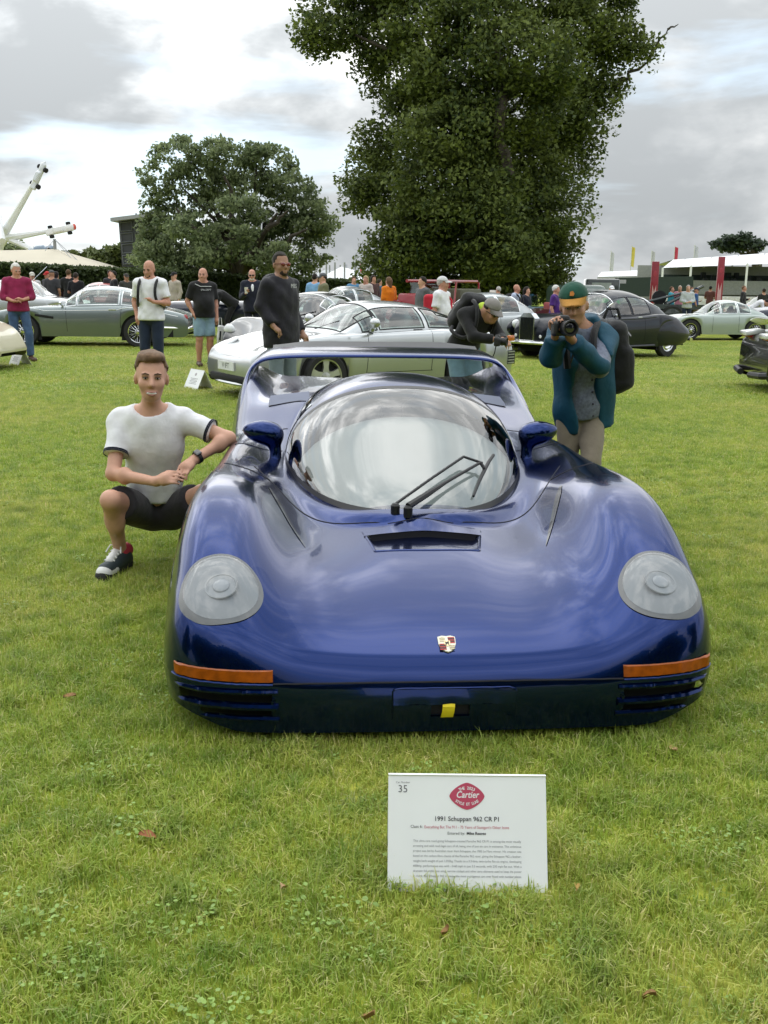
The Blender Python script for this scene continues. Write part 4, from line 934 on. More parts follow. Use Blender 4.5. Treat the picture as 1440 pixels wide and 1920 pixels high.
# ------------------------------------------------------------------ other cars on the lawn
TYRE = lambda: mat('tyre_rubber', (0.018, 0.018, 0.019), rough=.75, bump=.2, bscale=120)
CHROME = lambda: mat('chrome_trim', (0.78, 0.79, 0.80), rough=.12, metal=1.0, var=0)
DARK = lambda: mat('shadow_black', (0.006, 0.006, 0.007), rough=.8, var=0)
def wheel_set(root, pos, r, w, style, rim_m, side, hub=True):
    wl = thing_part('wheel', root); wl.location = pos; s = side; k = r / .32
    rr = r * {'wire': .70, 'star': .74, 'disc': .80, 'art': .62, 'thin': .80, 'sport': .80}[style]
    MB().lathe([(rr, -w * .48), (r * .93, -w * .5), (r, -w * .36), (r, w * .36), (r * .93, w * .5), (rr, w * .48)], 30, 'X', cap=False).build('tyre', TYRE(), wl)
    MB().lathe([(rr * .99, -w * .45), (rr, w * .46), (rr * .93, w * .44), (rr * .90, -w * .2)] if s > 0 else [(rr * .90, w * .2), (rr * .93, -w * .44), (rr, -w * .46), (rr * .99, w * .45)], 30, 'X', cap=False).build('rim', rim_m, wl)
    if style in ('wire', 'thin'):
        n = 28 if style == 'wire' else 20; sp = MB()
        for i in range(n):
            a = 2 * math.pi * i / n; b = a + (.35 if i % 2 else -.35)
            sp.tube([(s * w * .34, rr * .24 * math.cos(b), rr * .24 * math.sin(b)), (s * w * .18, rr * .93 * math.cos(a), rr * .93 * math.sin(a))], .0048 * k, 4)
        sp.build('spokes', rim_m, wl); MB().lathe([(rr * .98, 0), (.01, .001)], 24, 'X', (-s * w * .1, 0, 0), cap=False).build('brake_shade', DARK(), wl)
        MB().lathe([(rr * .22, -.03), (rr * .2, .05), (.005, .06)] if s > 0 else [(.005, -.06), (rr * .2, -.05), (rr * .22, .03)], 14, 'X', (s * w * .3, 0, 0)).build('hub', rim_m, wl)
    elif style in ('star', 'sport'):
        n = 5 if style == 'star' else 10
        for i in range(n):
            a = 2 * math.pi * i / n + .3; c_, s_ = math.cos(a), math.sin(a); wd = rr * (.20 if style == 'star' else .07)
            P = [(-wd * 1.1, rr * .2), (wd * 1.1, rr * .2), (wd * .75, rr * .55), (wd * 1.05, rr * .95), (-wd * 1.05, rr * .95), (-wd * .75, rr * .55)]
            q = [(p[0] * -s_ + p[1] * c_, p[0] * c_ + p[1] * s_) for p in P]; MB().prism(q, s * w * .22, s * w * .40, 'X').build('spoke', rim_m, wl)
        MB().lathe([(rr * .26, -.02), (rr * .26, .02), (.005, .03)] if s > 0 else [(.005, -.03), (rr * .26, -.02), (rr * .26, .02)], 16, 'X', (s * w * .36, 0, 0)).build('hub', rim_m, wl)
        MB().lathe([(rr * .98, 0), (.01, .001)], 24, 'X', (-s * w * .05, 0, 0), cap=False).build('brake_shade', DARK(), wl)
    elif style == 'disc':
        MB().lathe([(rr * .95, 0), (rr * .6, .03), (.01, .035)] if s > 0 else [(.01, -.035), (rr * .6, -.03), (rr * .95, 0)], 28, 'X', (s * w * .36, 0, 0)).build('wheel_disc', rim_m, wl)
    else:
        MB().lathe([(rr * .98, 0), (rr * .7, .02), (rr * .5, 0), (rr * .3, .03), (.01, .04)] if s > 0 else [(.01, -.04), (rr * .3, -.03), (rr * .5, 0), (rr * .7, -.02), (rr * .98, 0)], 24, 'X', (s * w * .3, 0, 0)).build('wheel_disc', rim_m, wl)
    return wl
def make_car(name, label, loc, rz, P, L, plan, deck, wheels, r=.32, ra=None, zb=.2, cab=None, style='wire', rim=None, trim=None, glass=None, ww=.19, track=.86, n_super=2.7, group=None, seats=(.05, .05, .055), fronts=True):
    """plan: (y, half width); deck: (y, shoulder z, centre z); cab: dict of the glasshouse. y runs from nose (0) to tail (L)."""
    root = thing(name, label, 'car', loc, rz, group); root['forward'] = 0; del root['forward']
    ra = ra or r * 1.16; rim = rim or CHROME(); trim = trim or CHROME()
    plan, deck = np.array(plan, float), np.array(deck, float)
    off = np.array([0, -L / 2, 0])
    def tab(k):
        g_ = np.linspace(k[0, 0], k[-1, 0], 500); v_ = spline(k[:, 0], k[:, 1:], g_)
        return lambda y: np.stack([np.interp(np.atleast_1d(y), g_, v_[:, j]) for j in range(v_.shape[1])], 1)
    fw = lambda y, t=tab(plan): t(y)[:, 0]
    fd = tab(deck)
    ys = np.unique(np.concatenate([np.linspace(0, L, 90), [.01, .025, .05, .08, L - .01, L - .025, L - .05, L - .08]] + [np.linspace(w - ra, w + ra, 25) for w in wheels]))
    tk = np.linspace(0, 1, 7); tq = np.linspace(0, 1, 23); rows = []
    W_, D_ = fw(ys), fd(ys)
    for i, y in enumerate(ys):
        w, zs, zc = W_[i], D_[i, 0], D_[i, 1]; e = min(y, L - y); q = math.sqrt(max(0, 1 - (1 - min(e / .16, 1)) ** 2)); q = .62 + .38 * q
        zl = zb + (.10 * (1 - q) / .38)
        for wc in wheels:
            d = abs(y - wc)
            if d < ra: zl = max(zl, min(r + math.sqrt(ra * ra - d * d), zs - .05))
        c = zb + .5 * (zs - zb); zs2, zc2 = c + (zs - c) * q, c + (zc - c) * q
        if zs2 < zl + .04: zs2 = zl + .04
        h = zs2 - zl
        pts = np.array([(w * .955, zl), (w * .992, zl + .33 * h), (w, zl + .60 * h), (w * .975, zl + .86 * h), (w * .86, zs2), (w * .46, zc2 * .8 + zs2 * .2), (0, zc2)])
        rows.append(spline(tk, pts, tq))
    rows = np.array(rows); nq = len(tq)
    V = []
    for i, y in enumerate(ys):
        R_ = rows[i]; full = np.concatenate([R_, (R_[-2::-1] * [-1, 1])]); V.append(np.column_stack([full[:, 0], np.full(len(full), y), full[:, 1]]))
    V = np.array(V); m = V.shape[1]; n = len(ys)
    F = [[i * m + j, (i + 1) * m + j, (i + 1) * m + j + 1, i * m + j + 1] for i in range(n - 1) for j in range(m - 1)]
    F.append(list(range(m))); F.append([(n - 1) * m + j for j in range(m)][::-1])
    mesh('body', V.reshape(-1, 3) + off, F, P, root, sharp=50)
    def side(y, f, s=1, o=.004):       # point of the flank at y, fraction f of the section
        i = int(np.argmin(np.abs(ys - y))); R_ = rows[i]; k = f * (nq - 1); a = int(k); b = min(a + 1, nq - 1); p = R_[a] + (R_[b] - R_[a]) * (k - a); return np.array((s * (p[0] + o), y - L / 2, p[1]))
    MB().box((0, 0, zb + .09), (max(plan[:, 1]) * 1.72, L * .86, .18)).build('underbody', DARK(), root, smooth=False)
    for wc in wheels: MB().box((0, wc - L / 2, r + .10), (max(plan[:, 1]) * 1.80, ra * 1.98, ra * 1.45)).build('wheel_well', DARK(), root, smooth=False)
    for wc in wheels:
        for s in (-1, 1): wheel_set(root, (s * track * float(fw(wc)[0]), wc - L / 2, r), r, ww, style, rim, s)
    if cab:
        c = cab; G = glass or glass_mat('car_glass', (.62, .70, .66), .06, 1.5)
        zr_k = np.array(c['roof'], float); wk = np.array(c['base'], float); tum = c.get('tumble', .16); ns = n_super
        zr = lambda y, t=tab(zr_k): t(y)[:, 0]; wb = lambda y, t=tab(wk): t(y)[:, 0]
        y0, y3 = zr_k[0, 0], zr_k[-1, 0]; zbelt = lambda y: fd(y)[:, 0] - c.get('sink', .03)
        def gp(y, th, o=0.0):
            b, t, w = float(zbelt(y)[0]), float(zr(y)[0]), float(wb(y)[0]); h = max(t - b, .003); c_, s_ = math.cos(th), math.sin(th); f = abs(s_) ** (2 / ns)
            p = np.array((np.sign(c_) * w * abs(c_) ** (2 / ns) * (1 - tum * f * h / .45), y - L / 2, b + h * f)); nrm = np.array((c_, 0.0, s_)); return p + nrm * o
        def th_f(f): return math.asin(min(1, max(0, f)) ** (ns / 2))
        yy = np.linspace(y0, y3, 70); na = 60; th = np.linspace(0, math.pi, na)
        B_, T_, Wd = zbelt(yy), zr(yy), wb(yy); H_ = np.maximum(T_ - B_, .003); f_ = np.abs(np.sin(th)) ** (2 / ns); c2 = np.sign(np.cos(th)) * np.abs(np.cos(th)) ** (2 / ns)
        GV = np.stack([Wd[:, None] * c2[None, :] * (1 - tum * f_[None, :] * H_[:, None] / .45), np.repeat((yy - L / 2)[:, None], na, 1), B_[:, None] + H_[:, None] * f_[None, :]], -1)
        panes = []
        if 'screen' in c: panes.append(('windscreen', c['screen'][0], c['screen'][1], None, c.get('sa', .55)))
        if 'rear' in c: panes.append(('rear_window', c['rear'][0], c['rear'][1], None, c.get('ra', .6)))
        for (a, b) in c.get('side', []):
            for s in (1, -1): panes.append(('side_window', a, b, s, None))
        lo, hi = c.get('lo', .16), c.get('hi', .84)
        cut = np.zeros((len(yy) - 1, na - 1), bool); ym = (yy[1:] + yy[:-1]) / 2; tm = (th[1:] + th[:-1]) / 2; fm = np.abs(np.sin(tm)) ** (2 / ns)
        for (nm, a, b, s, sa) in panes:
            yin = (ym > a + .02) & (ym < b - .02)
            if s is None: tin = (tm > sa + .03) & (tm < math.pi - sa - .03)
            else: tin = (fm > lo + .04) & (fm < hi - .03) & ((np.cos(tm) > 0) if s > 0 else (np.cos(tm) < 0))
            cut |= yin[:, None] & tin[None, :]
        F = [[i * na + j, (i + 1) * na + j, (i + 1) * na + j + 1, i * na + j + 1] for i in range(len(yy) - 1) for j in range(na - 1) if not cut[i, j]]
        mesh('roof', GV.reshape(-1, 3), F, c.get('paint', P), root)
        for (nm, a, b, s, sa) in panes:
            yv = np.linspace(a, b, 18); Vp = []
            tv = np.linspace(sa, math.pi - sa, 20) if s is None else np.array([th_f(f) for f in np.linspace(lo, hi, 10)])
            if s == -1: tv = math.pi - tv
            for y in yv:
                for t in tv: Vp.append(gp(y, t, .003))
            k = len(tv); pane = mesh(nm, Vp, [[i * k + j, (i + 1) * k + j, (i + 1) * k + j + 1, i * k + j + 1] for i in range(17) for j in range(k - 1)], G, root)
            Vp = np.array(Vp).reshape(18, k, 3); loop = np.concatenate([Vp[:, 0], Vp[-1, 1:], Vp[-2::-1, -1], Vp[0, -2:0:-1]])
            MB().tube(loop, c.get('trim_r', .009), 5, closed=True).build('window_trim', c.get('side_trim', trim) if nm == 'side_window' else trim, pane)
        # cabin
        SE = mat('seats_%.2f_%.2f' % seats[:2], seats, rough=.7); wv = float(wb((y0 + y3) / 2)[0]); ym_ = c.get('seat_y', (y0 + y3) / 2); zbel = float(zbelt(ym_)[0])
        for s in (-1, 1):
            b = SDF().box((s * wv * .45, ym_ - L / 2 + .1, zbel - .08), (wv * .62, .14, .62), (R(-14), 0, 0), rad=.06).box((s * wv * .45, ym_ - L / 2 + .16, zbel + .24), (wv * .36, .09, .16), (R(-12), 0, 0), rad=.04); sdf_obj('seat', b, .04, SE, root)
        st = [(wv * .45 + .17 * math.cos(a), ym_ - .52 - L / 2 - .06 * math.sin(a), zbel + .08 + .15 * math.sin(a)) for a in np.arange(20) * math.pi / 10]; MB().tube(st, .014, 6, closed=True).build('steering_wheel', DARK(), root)
        MB().box((0, y0 + .38 - L / 2, zbel - .02), (wv * 1.7, .26, .08), bev=.03).build('underscreen_shelf', DARK(), root)  # plain dash below the windscreen
    root_side = side
    return root, side, fd, fw
def vseam(root, side, y, f0=.05, f1=.62, lean=0.0, s=(1, -1), r=.004, m=None):
    for k in s: MB().tube([side(y + lean * t, f0 + (f1 - f0) * t, k, .001) for t in np.linspace(0, 1, 12)], r, 4).build('door_seam', m or DARK(), root)
def hseam(root, side, ya, yb, f, s=(1, -1), r=.008, m=None, name='side_moulding'):
    for k in s: MB().tube([side(y, f, k, .003) for y in np.linspace(ya, yb, 30)], r, 5).build(name, m or CHROME(), root)
def lampy(root, name, c, r, m, rot=None, ring=None, rr=.012):
    o = MB().ell(c, r, 18, 10, rot).build(name, m, root)
    return o
def wing_mirror(root, x, y, z, P, s, k=1.0):
    m = thing_part('door_mirror', root); S_ = SDF().ell((s * (x + .10 * k), y, z + .07 * k), (.10 * k, .055 * k, .065 * k), k=.02).cap((s * (x + .05 * k), y, z + .05 * k), (s * x, y + .02, z - .02), .03 * k, .04 * k, k=.03); sdf_obj('mirror_shell', S_, .012, P, m)
def card_frame(name, label, loc, rz, w=.42, h=.30, spread=.2, print_m=None, group=None):
    t = thing(name, label, 'sign', loc, rz, group); WP = mat('white_card', (.88, .89, .91), rough=.55, var=.02); zt = math.sqrt(h * h - (spread / 2) ** 2)
    for s in (-1, 1):
        V = [(-w / 2, s * spread / 2, 0), (w / 2, s * spread / 2, 0), (w / 2, 0, zt), (-w / 2, 0, zt)]; V += [(x, y - s * .004, z) for x, y, z in V]
        mesh('front_panel' if s < 0 else 'rear_panel', V, [[0, 1, 2, 3], [7, 6, 5, 4], [0, 4, 5, 1], [1, 5, 6, 2], [3, 2, 6, 7], [0, 3, 7, 4]], WP, t, smooth=False)
    return t, zt, math.atan2(zt, spread / 2)
LAMP = lambda: mat('lamp_glass', (.75, .77, .78), rough=.08, coat=1, var=.05)
def build_cars():
    SIL = paint('silver_paint', (.50, .52, .53), metal=.75, rough=.32); GG = paint('grey_green_paint', (.20, .235, .235), metal=.7, rough=.33); PALE = paint('pale_silver_paint', (.52, .55, .56), metal=.5, rough=.35)
    # ---- silver rear-engined coupe behind the blue car
    L = 4.26; yaw = R(-90 + 33)
    root, side, fd, fw = make_car('silver_coupe', 'silver rounded sports coupe parked broadside behind the blue coupe', (-.30, 14.7, 0), yaw, SIL, L,
        [(0, .70), (.10, .80), (.4, .88), (.95, .90), (1.5, .885), (2.2, .89), (2.9, .93), (3.4, .935), (3.9, .88), (4.15, .80), (L, .74)],
        [(0, .60, .57), (.15, .67, .63), (.5, .77, .71), (.9, .84, .79), (1.3, .86, .86), (1.8, .88, .88), (2.6, .90, .90), (3.2, .90, .93), (3.7, .86, .90), (4.1, .80, .82), (L, .74, .74)],
        (.98, 3.25), r=.315, zb=.17, style='star', rim=mat('alloy_grey', (.58, .58, .57), rough=.35, metal=.8), ww=.24, track=.885, trim=mat('black_rubber', (.012, .012, .013), rough=.6), seats=(.22, .23, .24),
        cab=dict(roof=[(1.28, .84), (1.45, .98), (1.75, 1.19), (2.0, 1.265), (2.35, 1.28), (2.8, 1.235), (3.2, 1.12), (3.6, .96), (3.85, .86)], base=[(1.28, .66), (1.6, .76), (2.4, .80), (3.0, .76), (3.85, .52)], screen=(1.36, 1.86), rear=(2.95, 3.6), side=[(1.62, 1.84), (1.88, 2.62), (2.70, 3.30)], tumble=.26, lo=.14, hi=.80, seat_y=2.35))
    BKR = mat('black_rubber', (.012, .012, .013), rough=.6)
    vseam(root, side, 1.62, .12, .62, .04); vseam(root, side, 2.66, .12, .66, .03); hseam(root, side, 1.64, 2.68, .12, m=DARK(), r=.004, name='door_seam')
    for s in (-1, 1):
        p = side(.42, .80, s, -.01); lampy(root, 'headlight', (s * .62, .30 - L / 2, .70), (.10, .16, .035), LAMP(), (R(27), 0, 0)); wing_mirror(root, .80, 1.72 - L / 2, .93, SIL, s, 1.05)
        MB().box((s * .50, -L / 2 + .055, .43), (.22, .05, .055), (0, 0, s * R(14)), .015).build('indicator_lamp', mat('salmon_lens', (.55, .16, .10), rough=.2, coat=.5), root)
        q = side(L - .12, .52, s, .006); MB().box(q + (0, .02, .03), (.05, .15, .085), (0, 0, s * R(16)), .015).build('rear_lamp', mat('orange_lens', (.55, .15, .02), rough=.2, coat=.5), root)
        for k in range(5): MB().box(side(L - .10, .30, s, .006) + (0, .01, .055 - k * .04), (.03, .16, .018), (0, 0, s * R(18))).build('vent_slat', SIL, root)
        MB().box(side(L - .10, .30, s, -.004) + (0, .02, -.025), (.03, .18, .20), (0, 0, s * R(18))).build('vent_mouth', DARK(), root)
        MB().box(side(2.5, .66, s, .004), (.02, .15, .022), bev=.006).build('door_handle', DARK(), root)
    MB().box((0, -L / 2 + .02, .27), (1.15, .10, .10), bev=.03).build('air_intake', DARK(), root)
    MB().tube([(x, -L / 2 - .02 + .10 * (abs(x) / .62) ** 3, .21) for x in np.linspace(-.62, .62, 20)], .022, 6).build('front_lip', SIL, root)
    pl = MB().box((-.05, -L / 2 - .012, .43), (.50, .02, .115)).build('number_plate', mat('plate_white', (.75, .76, .76), rough=.5, var=0), root); text('V IFT', .10, (-.05, -L / 2 - .0235, .43), mat('plate_black', (.02, .02, .02), var=0), root, (R(90), 0, 0), name='plate_lettering')
    for s in (-.25, .22): MB().tube([(s - .28, 1.34 - L / 2, .885), (s + .12, 1.50 - L / 2, 1.01)], .011, 5).build('wiper', BKR, root)
    # ---- grey-green grand tourer on the left
    L = 4.72
    root, side, fd, fw = make_car('grand_tourer', 'grey-green classic grand tourer with wire wheels parked broadside', foot(166, 24.2), R(-88), GG, L,
        [(0, .60), (.15, .70), (.6, .80), (1.1, .845), (2.2, .85), (3.2, .855), (3.9, .82), (4.4, .74), (L, .66)],
        [(0, .62, .60), (.3, .74, .74), (.8, .84, .85), (1.4, .89, .90), (2.2, .91, .91), (3.2, .93, .93), (3.8, .90, .90), (4.3, .83, .82), (L, .72, .70)],
        (1.02, 3.62), r=.345, zb=.235, style='wire', ww=.17, track=.88, seats=(.10, .06, .04),
        cab=dict(roof=[(1.70, .89), (1.9, 1.03), (2.2, 1.27), (2.45, 1.34), (2.9, 1.355), (3.4, 1.28), (3.8, 1.10), (4.08, .88)], base=[(1.70, .62), (2.0, .72), (2.8, .75), (3.5, .70), (4.08, .52)], screen=(1.78, 2.28), rear=(3.42, 3.98), side=[(1.98, 2.22), (2.25, 3.18), (3.24, 3.72)], tumble=.22, lo=.12, hi=.84, seat_y=2.75))
    vseam(root, side, 2.02, .08, .62, -.02); vseam(root, side, 3.22, .08, .62, .05); hseam(root, side, .9, 4.5, .50, r=.006)
    for s in (-1, 1):
        MB().box(side(1.52, .38, s, .002), (.02, .42, .055), (R(-8), 0, 0), .008).build('side_vent', DARK(), root); MB().box(side(3.05, .52, s, .012), (.02, .17, .02), bev=.006).build('door_handle', CHROME(), root)
        lampy(root, 'headlight', (s * .56, -L / 2 + .10, .64), (.10, .08, .10), LAMP()); MB().tube([(s * .30, -L / 2 - .03, .42), (s * .62, -L / 2 + .05, .42), (s * .76, -L / 2 + .45, .43)], .035, 8).build('bumper', CHROME(), root)
        MB().tube([(s * .10, L / 2 + .03, .43), (s * .60, L / 2 + .0, .43), (s * .80, L / 2 - .55, .45)], .035, 8).build('bumper', CHROME(), root); lampy(root, 'tail_lamp', (s * .60, L / 2 - .06, .66), (.05, .06, .09), mat('red_lens', (.35, .02, .02), rough=.15, coat=.6))
        wing_mirror(root, .76, 1.9 - L / 2, .93, CHROME(), s, .7)
    # ---- silver saloon behind it, only its top shows
    L = 4.5
    root, side, fd, fw = make_car('silver_fastback', 'silver fastback car behind the grey-green tourer, roof showing', foot(48, 30.0), R(88), SIL, L,
        [(0, .62), (.6, .80), (1.2, .84), (3.2, .84), (4.0, .78), (L, .66)], [(0, .70, .70), (.5, .86, .88), (1.2, .96, .98), (2.2, 1.0, 1.0), (3.4, .98, .98), (4.1, .90, .88), (L, .78, .76)],
        (.95, 3.4), r=.34, zb=.24, seats=(.08, .03, .03), cab=dict(roof=[(1.45, .98), (1.7, 1.15), (2.0, 1.40), (2.3, 1.47), (2.8, 1.465), (3.3, 1.36), (3.8, 1.14), (4.0, .98)], base=[(1.45, .62), (2, .74), (3, .75), (4.0, .56)], screen=(1.52, 2.02), rear=(3.3, 3.85), side=[(1.78, 2.06), (2.1, 2.7), (2.76, 3.4)], tumble=.2, lo=.1, hi=.85))
    vseam(root, side, 2.0); vseam(root, side, 3.1)
    MB().tube([(.55, .0, 1.42), (.62, -.45, 1.85)], .008, 5).build('radio_aerial', CHROME(), root)
    # ---- black rounded coupe behind the silver one
    L = 4.1; BLK = paint('black_paint', (.012, .012, .014), rough=.3)
    root, side, fd, fw = make_car('black_coupe', 'black rounded coupe with two wipers behind the silver coupe', (-1.35, 19.3, 0), R(-28), BLK, L,
        [(0, .60), (.15, .70), (.6, .80), (1.0, .83), (2.4, .82), (3.2, .83), (3.8, .74), (L, .6)], [(0, .62, .52), (.3, .76, .64), (.8, .88, .76), (1.3, .88, .86), (2.2, .90, .92), (3.0, .92, .96), (3.6, .84, .88), (L, .66, .64)],
        (.9, 3.1), r=.32, zb=.2, style='disc', rim=SIL, cab=dict(roof=[(1.2, .84), (1.4, 1.0), (1.68, 1.24), (1.95, 1.33), (2.3, 1.34), (2.8, 1.22), (3.3, 1.02), (3.6, .86)], base=[(1.2, .62), (1.6, .72), (2.4, .74), (3.0, .68), (3.6, .5)], screen=(1.28, 1.80), rear=(2.8, 3.4), side=[(1.55, 1.8), (1.84, 2.5), (2.56, 3.0)], tumble=.24))
    for s in (-1, 1):
        lampy(root, 'headlight', (s * .58, -L / 2 + .20, .68), (.11, .10, .12), LAMP(), (R(30), 0, 0)); MB().tube([(s * .25 - .2, 1.24 - L / 2, .90), (s * .25 + .22, 1.36 - L / 2, 1.0)], .012, 5).build('wiper', DARK(), root)
    vseam(root, side, 1.5); vseam(root, side, 2.55)
    # ---- cream car at the left edge: its tail
    L = 4.2; CRM = paint('cream_paint', (.62, .58, .42), rough=.35)
    root, side, fd, fw = make_car('cream_roadster', 'cream rounded car cut off at the edge beside the maroon jumper', (-8.42, 17.6, 0), R(-95), CRM, L,
        [(0, .6), (.6, .78), (2, .8), (3.4, .8), (3.9, .7), (L, .5)], [(0, .55, .5), (.5, .74, .68), (1.2, .82, .8), (2.2, .8, .78), (3.2, .84, .84), (3.8, .74, .72), (4.08, .56, .54), (L, .40, .39)], (.85, 3.1), r=.32, zb=.2, cab=None)
    MB().tube([(-.6, .6 - .2, .80), (-.5, .5 - .2, 1.05), (.5, .5 - .2, 1.05), (.6, .6 - .2, .80)], .014, 6).build('screen_frame', CHROME(), root)
    # ---- dark blue 1950s saloon on the right
    L = 5.0; NV = paint('midnight_paint', (.004, .006, .014), rough=.3, spec=.2, coat=.55)
    root, side, fd, fw = make_car('midnight_saloon', 'midnight blue 1950s fastback saloon behind the teal-jacketed photographer', (5.15, 24.6, -.17), R(-90 + 38), NV, L,
        [(0, .44), (.2, .62), (.55, .82), (.9, .88), (1.6, .88), (2.6, .88), (3.6, .905), (4.2, .87), (4.7, .72), (L, .50)],
        [(0, .80, .90), (.3, .90, 1.0), (.8, 1.0, 1.04), (1.4, .98, 1.06), (2.2, .98, 1.05), (3.0, 1.0, 1.02), (3.6, 1.03, 1.0), (4.2, .95, .90), (4.7, .74, .70), (L, .55, .52)],
        (.92, 3.95), r=.37, ra=.40, zb=.27, style='art', ww=.17, track=.87, seats=(.16, .06, .03),
        cab=dict(roof=[(1.62, 1.02), (1.8, 1.16), (2.05, 1.42), (2.35, 1.55), (2.75, 1.58), (3.2, 1.53), (3.7, 1.36), (4.2, 1.12), (4.55, .86)], base=[(1.62, .66), (2.0, .74), (2.9, .76), (3.6, .70), (4.55, .48)], screen=(1.70, 2.16), rear=(3.55, 4.0), side=[(2.0, 2.66), (2.72, 3.38)], tumble=.2, lo=.10, hi=.74, seat_y=2.8, side_trim=NV, trim_r=.012))
    vseam(root, side, 1.72, .06, .62); vseam(root, side, 3.0, .06, .62); hseam(root, side, .9, 3.4, .56, m=NV, r=.018, name='waist_moulding'); hseam(root, side, .6, 3.4, .02, m=NV, r=.03, name='sill')
    for s in (-1, 1):
        # full rear wing with spat, front wing
        w_ = SDF().ell((s * .80, 3.90 - L / 2, .60), (.13, .70, .40), k=.05).ell((s * .78, 4.35 - L / 2, .52), (.13, .5, .26), k=.08); w_.box((s * .8, 3.95 - L / 2, .10), (.6, .52, .34), rad=.05, neg=True); sdf_obj('rear_wing', w_, .035, NV, root)
        w_ = SDF().ell((s * .70, .75 - L / 2, .70), (.15, .72, .28), k=.05).ell((s * .74, 1.7 - L / 2, .64), (.12, .8, .22), k=.08); w_.box((s * .8, .92 - L / 2, .30), (.6, .78, .6), rad=.2, neg=True); sdf_obj('front_wing', w_, .035, NV, root)
        lampy(root, 'headlight', (s * .60, -L / 2 + .22, .80), (.105, .10, .105), LAMP()); lampy(root, 'fog_lamp', (s * .38, -L / 2 + .06, .56), (.08, .07, .08), LAMP())
        MB().box((s * .78, 2.05 - L / 2, 1.02), (.10, .03, .06), bev=.012).build('door_mirror', CHROME(), root); MB().box(side(2.85, .60, s, .014), (.02, .15, .022), bev=.006).build('door_handle', CHROME(), root)
    MB().tube([(x, -L / 2 - .10 + .12 * (abs(x) / .85) ** 2, .42) for x in np.linspace(-.85, .85, 14)], .045, 8).build('bumper', CHROME(), root); MB().tube([(x, L / 2 + .06 - .12 * (abs(x) / .8) ** 2, .40) for x in np.linspace(-.8, .8, 14)], .045, 8).build('bumper', CHROME(), root)
    gr = thing_part('radiator_grille', root); MB().prism([(-.22, .45), (.22, .45), (.24, .95), (.12, 1.06), (-.12, 1.06), (-.24, .95)], -L / 2 - .05, -L / 2 + .1, 'Y').build('grille_shell', CHROME(), gr)
    for k in range(9): MB().box((-.18 + k * .045, -L / 2 - .056, .72), (.014, .02, .5)).build('grille_slat', NV, gr)
    # ---- pale green-silver coupe further right
    L = 4.0; PG = paint('pale_green_paint', (.40, .46, .43), metal=.4, rough=.38)
    root, side, fd, fw = make_car('pale_coupe', 'pale green-silver fastback coupe with wire wheels beyond the midnight saloon', foot(1316, 35.0), R(-84), PG, L,
        [(0, .55), (.5, .74), (1.1, .78), (2.6, .78), (3.2, .79), (3.7, .72), (L, .6)], [(0, .58, .55), (.4, .72, .70), (1.0, .82, .80), (1.8, .83, .84), (2.6, .85, .86), (3.2, .84, .84), (3.7, .74, .73), (L, .64, .62)],
        (.85, 3.08), r=.33, zb=.2, style='wire', ww=.16, cab=dict(roof=[(1.35, .83), (1.55, .98), (1.85, 1.22), (2.1, 1.30), (2.5, 1.30), (3.0, 1.15), (3.4, .96), (3.65, .82)], base=[(1.35, .58), (1.8, .68), (2.6, .69), (3.65, .5)], screen=(1.42, 1.93), rear=(2.95, 3.5), side=[(1.66, 1.88), (1.92, 2.46), (2.52, 2.95)], tumble=.22))
    vseam(root, side, 1.6); vseam(root, side, 2.5); MB().box(side(2.4, .55, -1, .012), (.02, .13, .02)).build('door_handle', CHROME(), root)
    # ---- dark wedge supercar at the far right
    L = 4.4; WB_ = paint('deep_blue_paint', (.010, .014, .035), metal=.3, rough=.3)
    root, side, fd, fw = make_car('wedge_car', 'dark blue wedge-shaped mid-engined car beyond the pale coupe', foot(1474, 38.0), R(90), WB_, L,
        [(0, .70), (.5, .90), (1.2, .95), (2.6, 1.0), (3.6, 1.02), (4.2, .98), (L, .9)], [(0, .45, .42), (.6, .60, .56), (1.2, .70, .68), (2.2, .80, .80), (3.2, .95, .96), (3.9, .96, .96), (L, .88, .86)],
        (.95, 3.4), r=.34, zb=.17, style='sport', rim=SIL, cab=dict(roof=[(1.1, .68), (1.5, .88), (2.0, 1.10), (2.4, 1.15), (2.9, 1.13), (3.5, 1.05), (4.0, .95)], base=[(1.1, .62), (1.8, .80), (2.6, .80), (4.0, .62)], screen=(1.2, 1.95), side=[(1.75, 2.6)], tumble=.3))
    vseam(root, side, 2.6)
    # ---- black and white track car cut off by the right edge
    L = 4.5; KB = paint('gloss_black_paint', (.010, .010, .011), rough=.28); WHT = paint('white_paint', (.72, .73, .74), rough=.3)
    root, side, fd, fw = make_car('track_car', 'black mid-engined track car with white rear wing, cut off by the picture edge', (7.85, 15.4, -.02), R(84), KB, L,
        [(0, .70), (.4, .88), (1.0, .95), (2.2, .92), (3.2, 1.0), (3.9, 1.0), (4.3, .94), (L, .88)], [(0, .45, .40), (.5, .66, .56), (1.0, .78, .66), (1.6, .74, .72), (2.4, .80, .86), (3.2, .92, .94), (3.8, .92, .92), (4.3, .86, .86), (L, .80, .80)],
        (.95, 3.55), r=.345, zb=.16, style='sport', rim=mat('rim_black', (.015, .015, .015), rough=.35), ww=.28, track=.90, cab=dict(roof=[(1.2, .70), (1.5, .86), (1.9, 1.08), (2.3, 1.15), (2.7, 1.13), (3.3, 1.02), (3.9, .90)], base=[(1.2, .58), (1.7, .74), (2.5, .74), (3.9, .5)], screen=(1.3, 1.9), side=[(1.7, 2.5)], tumble=.3))
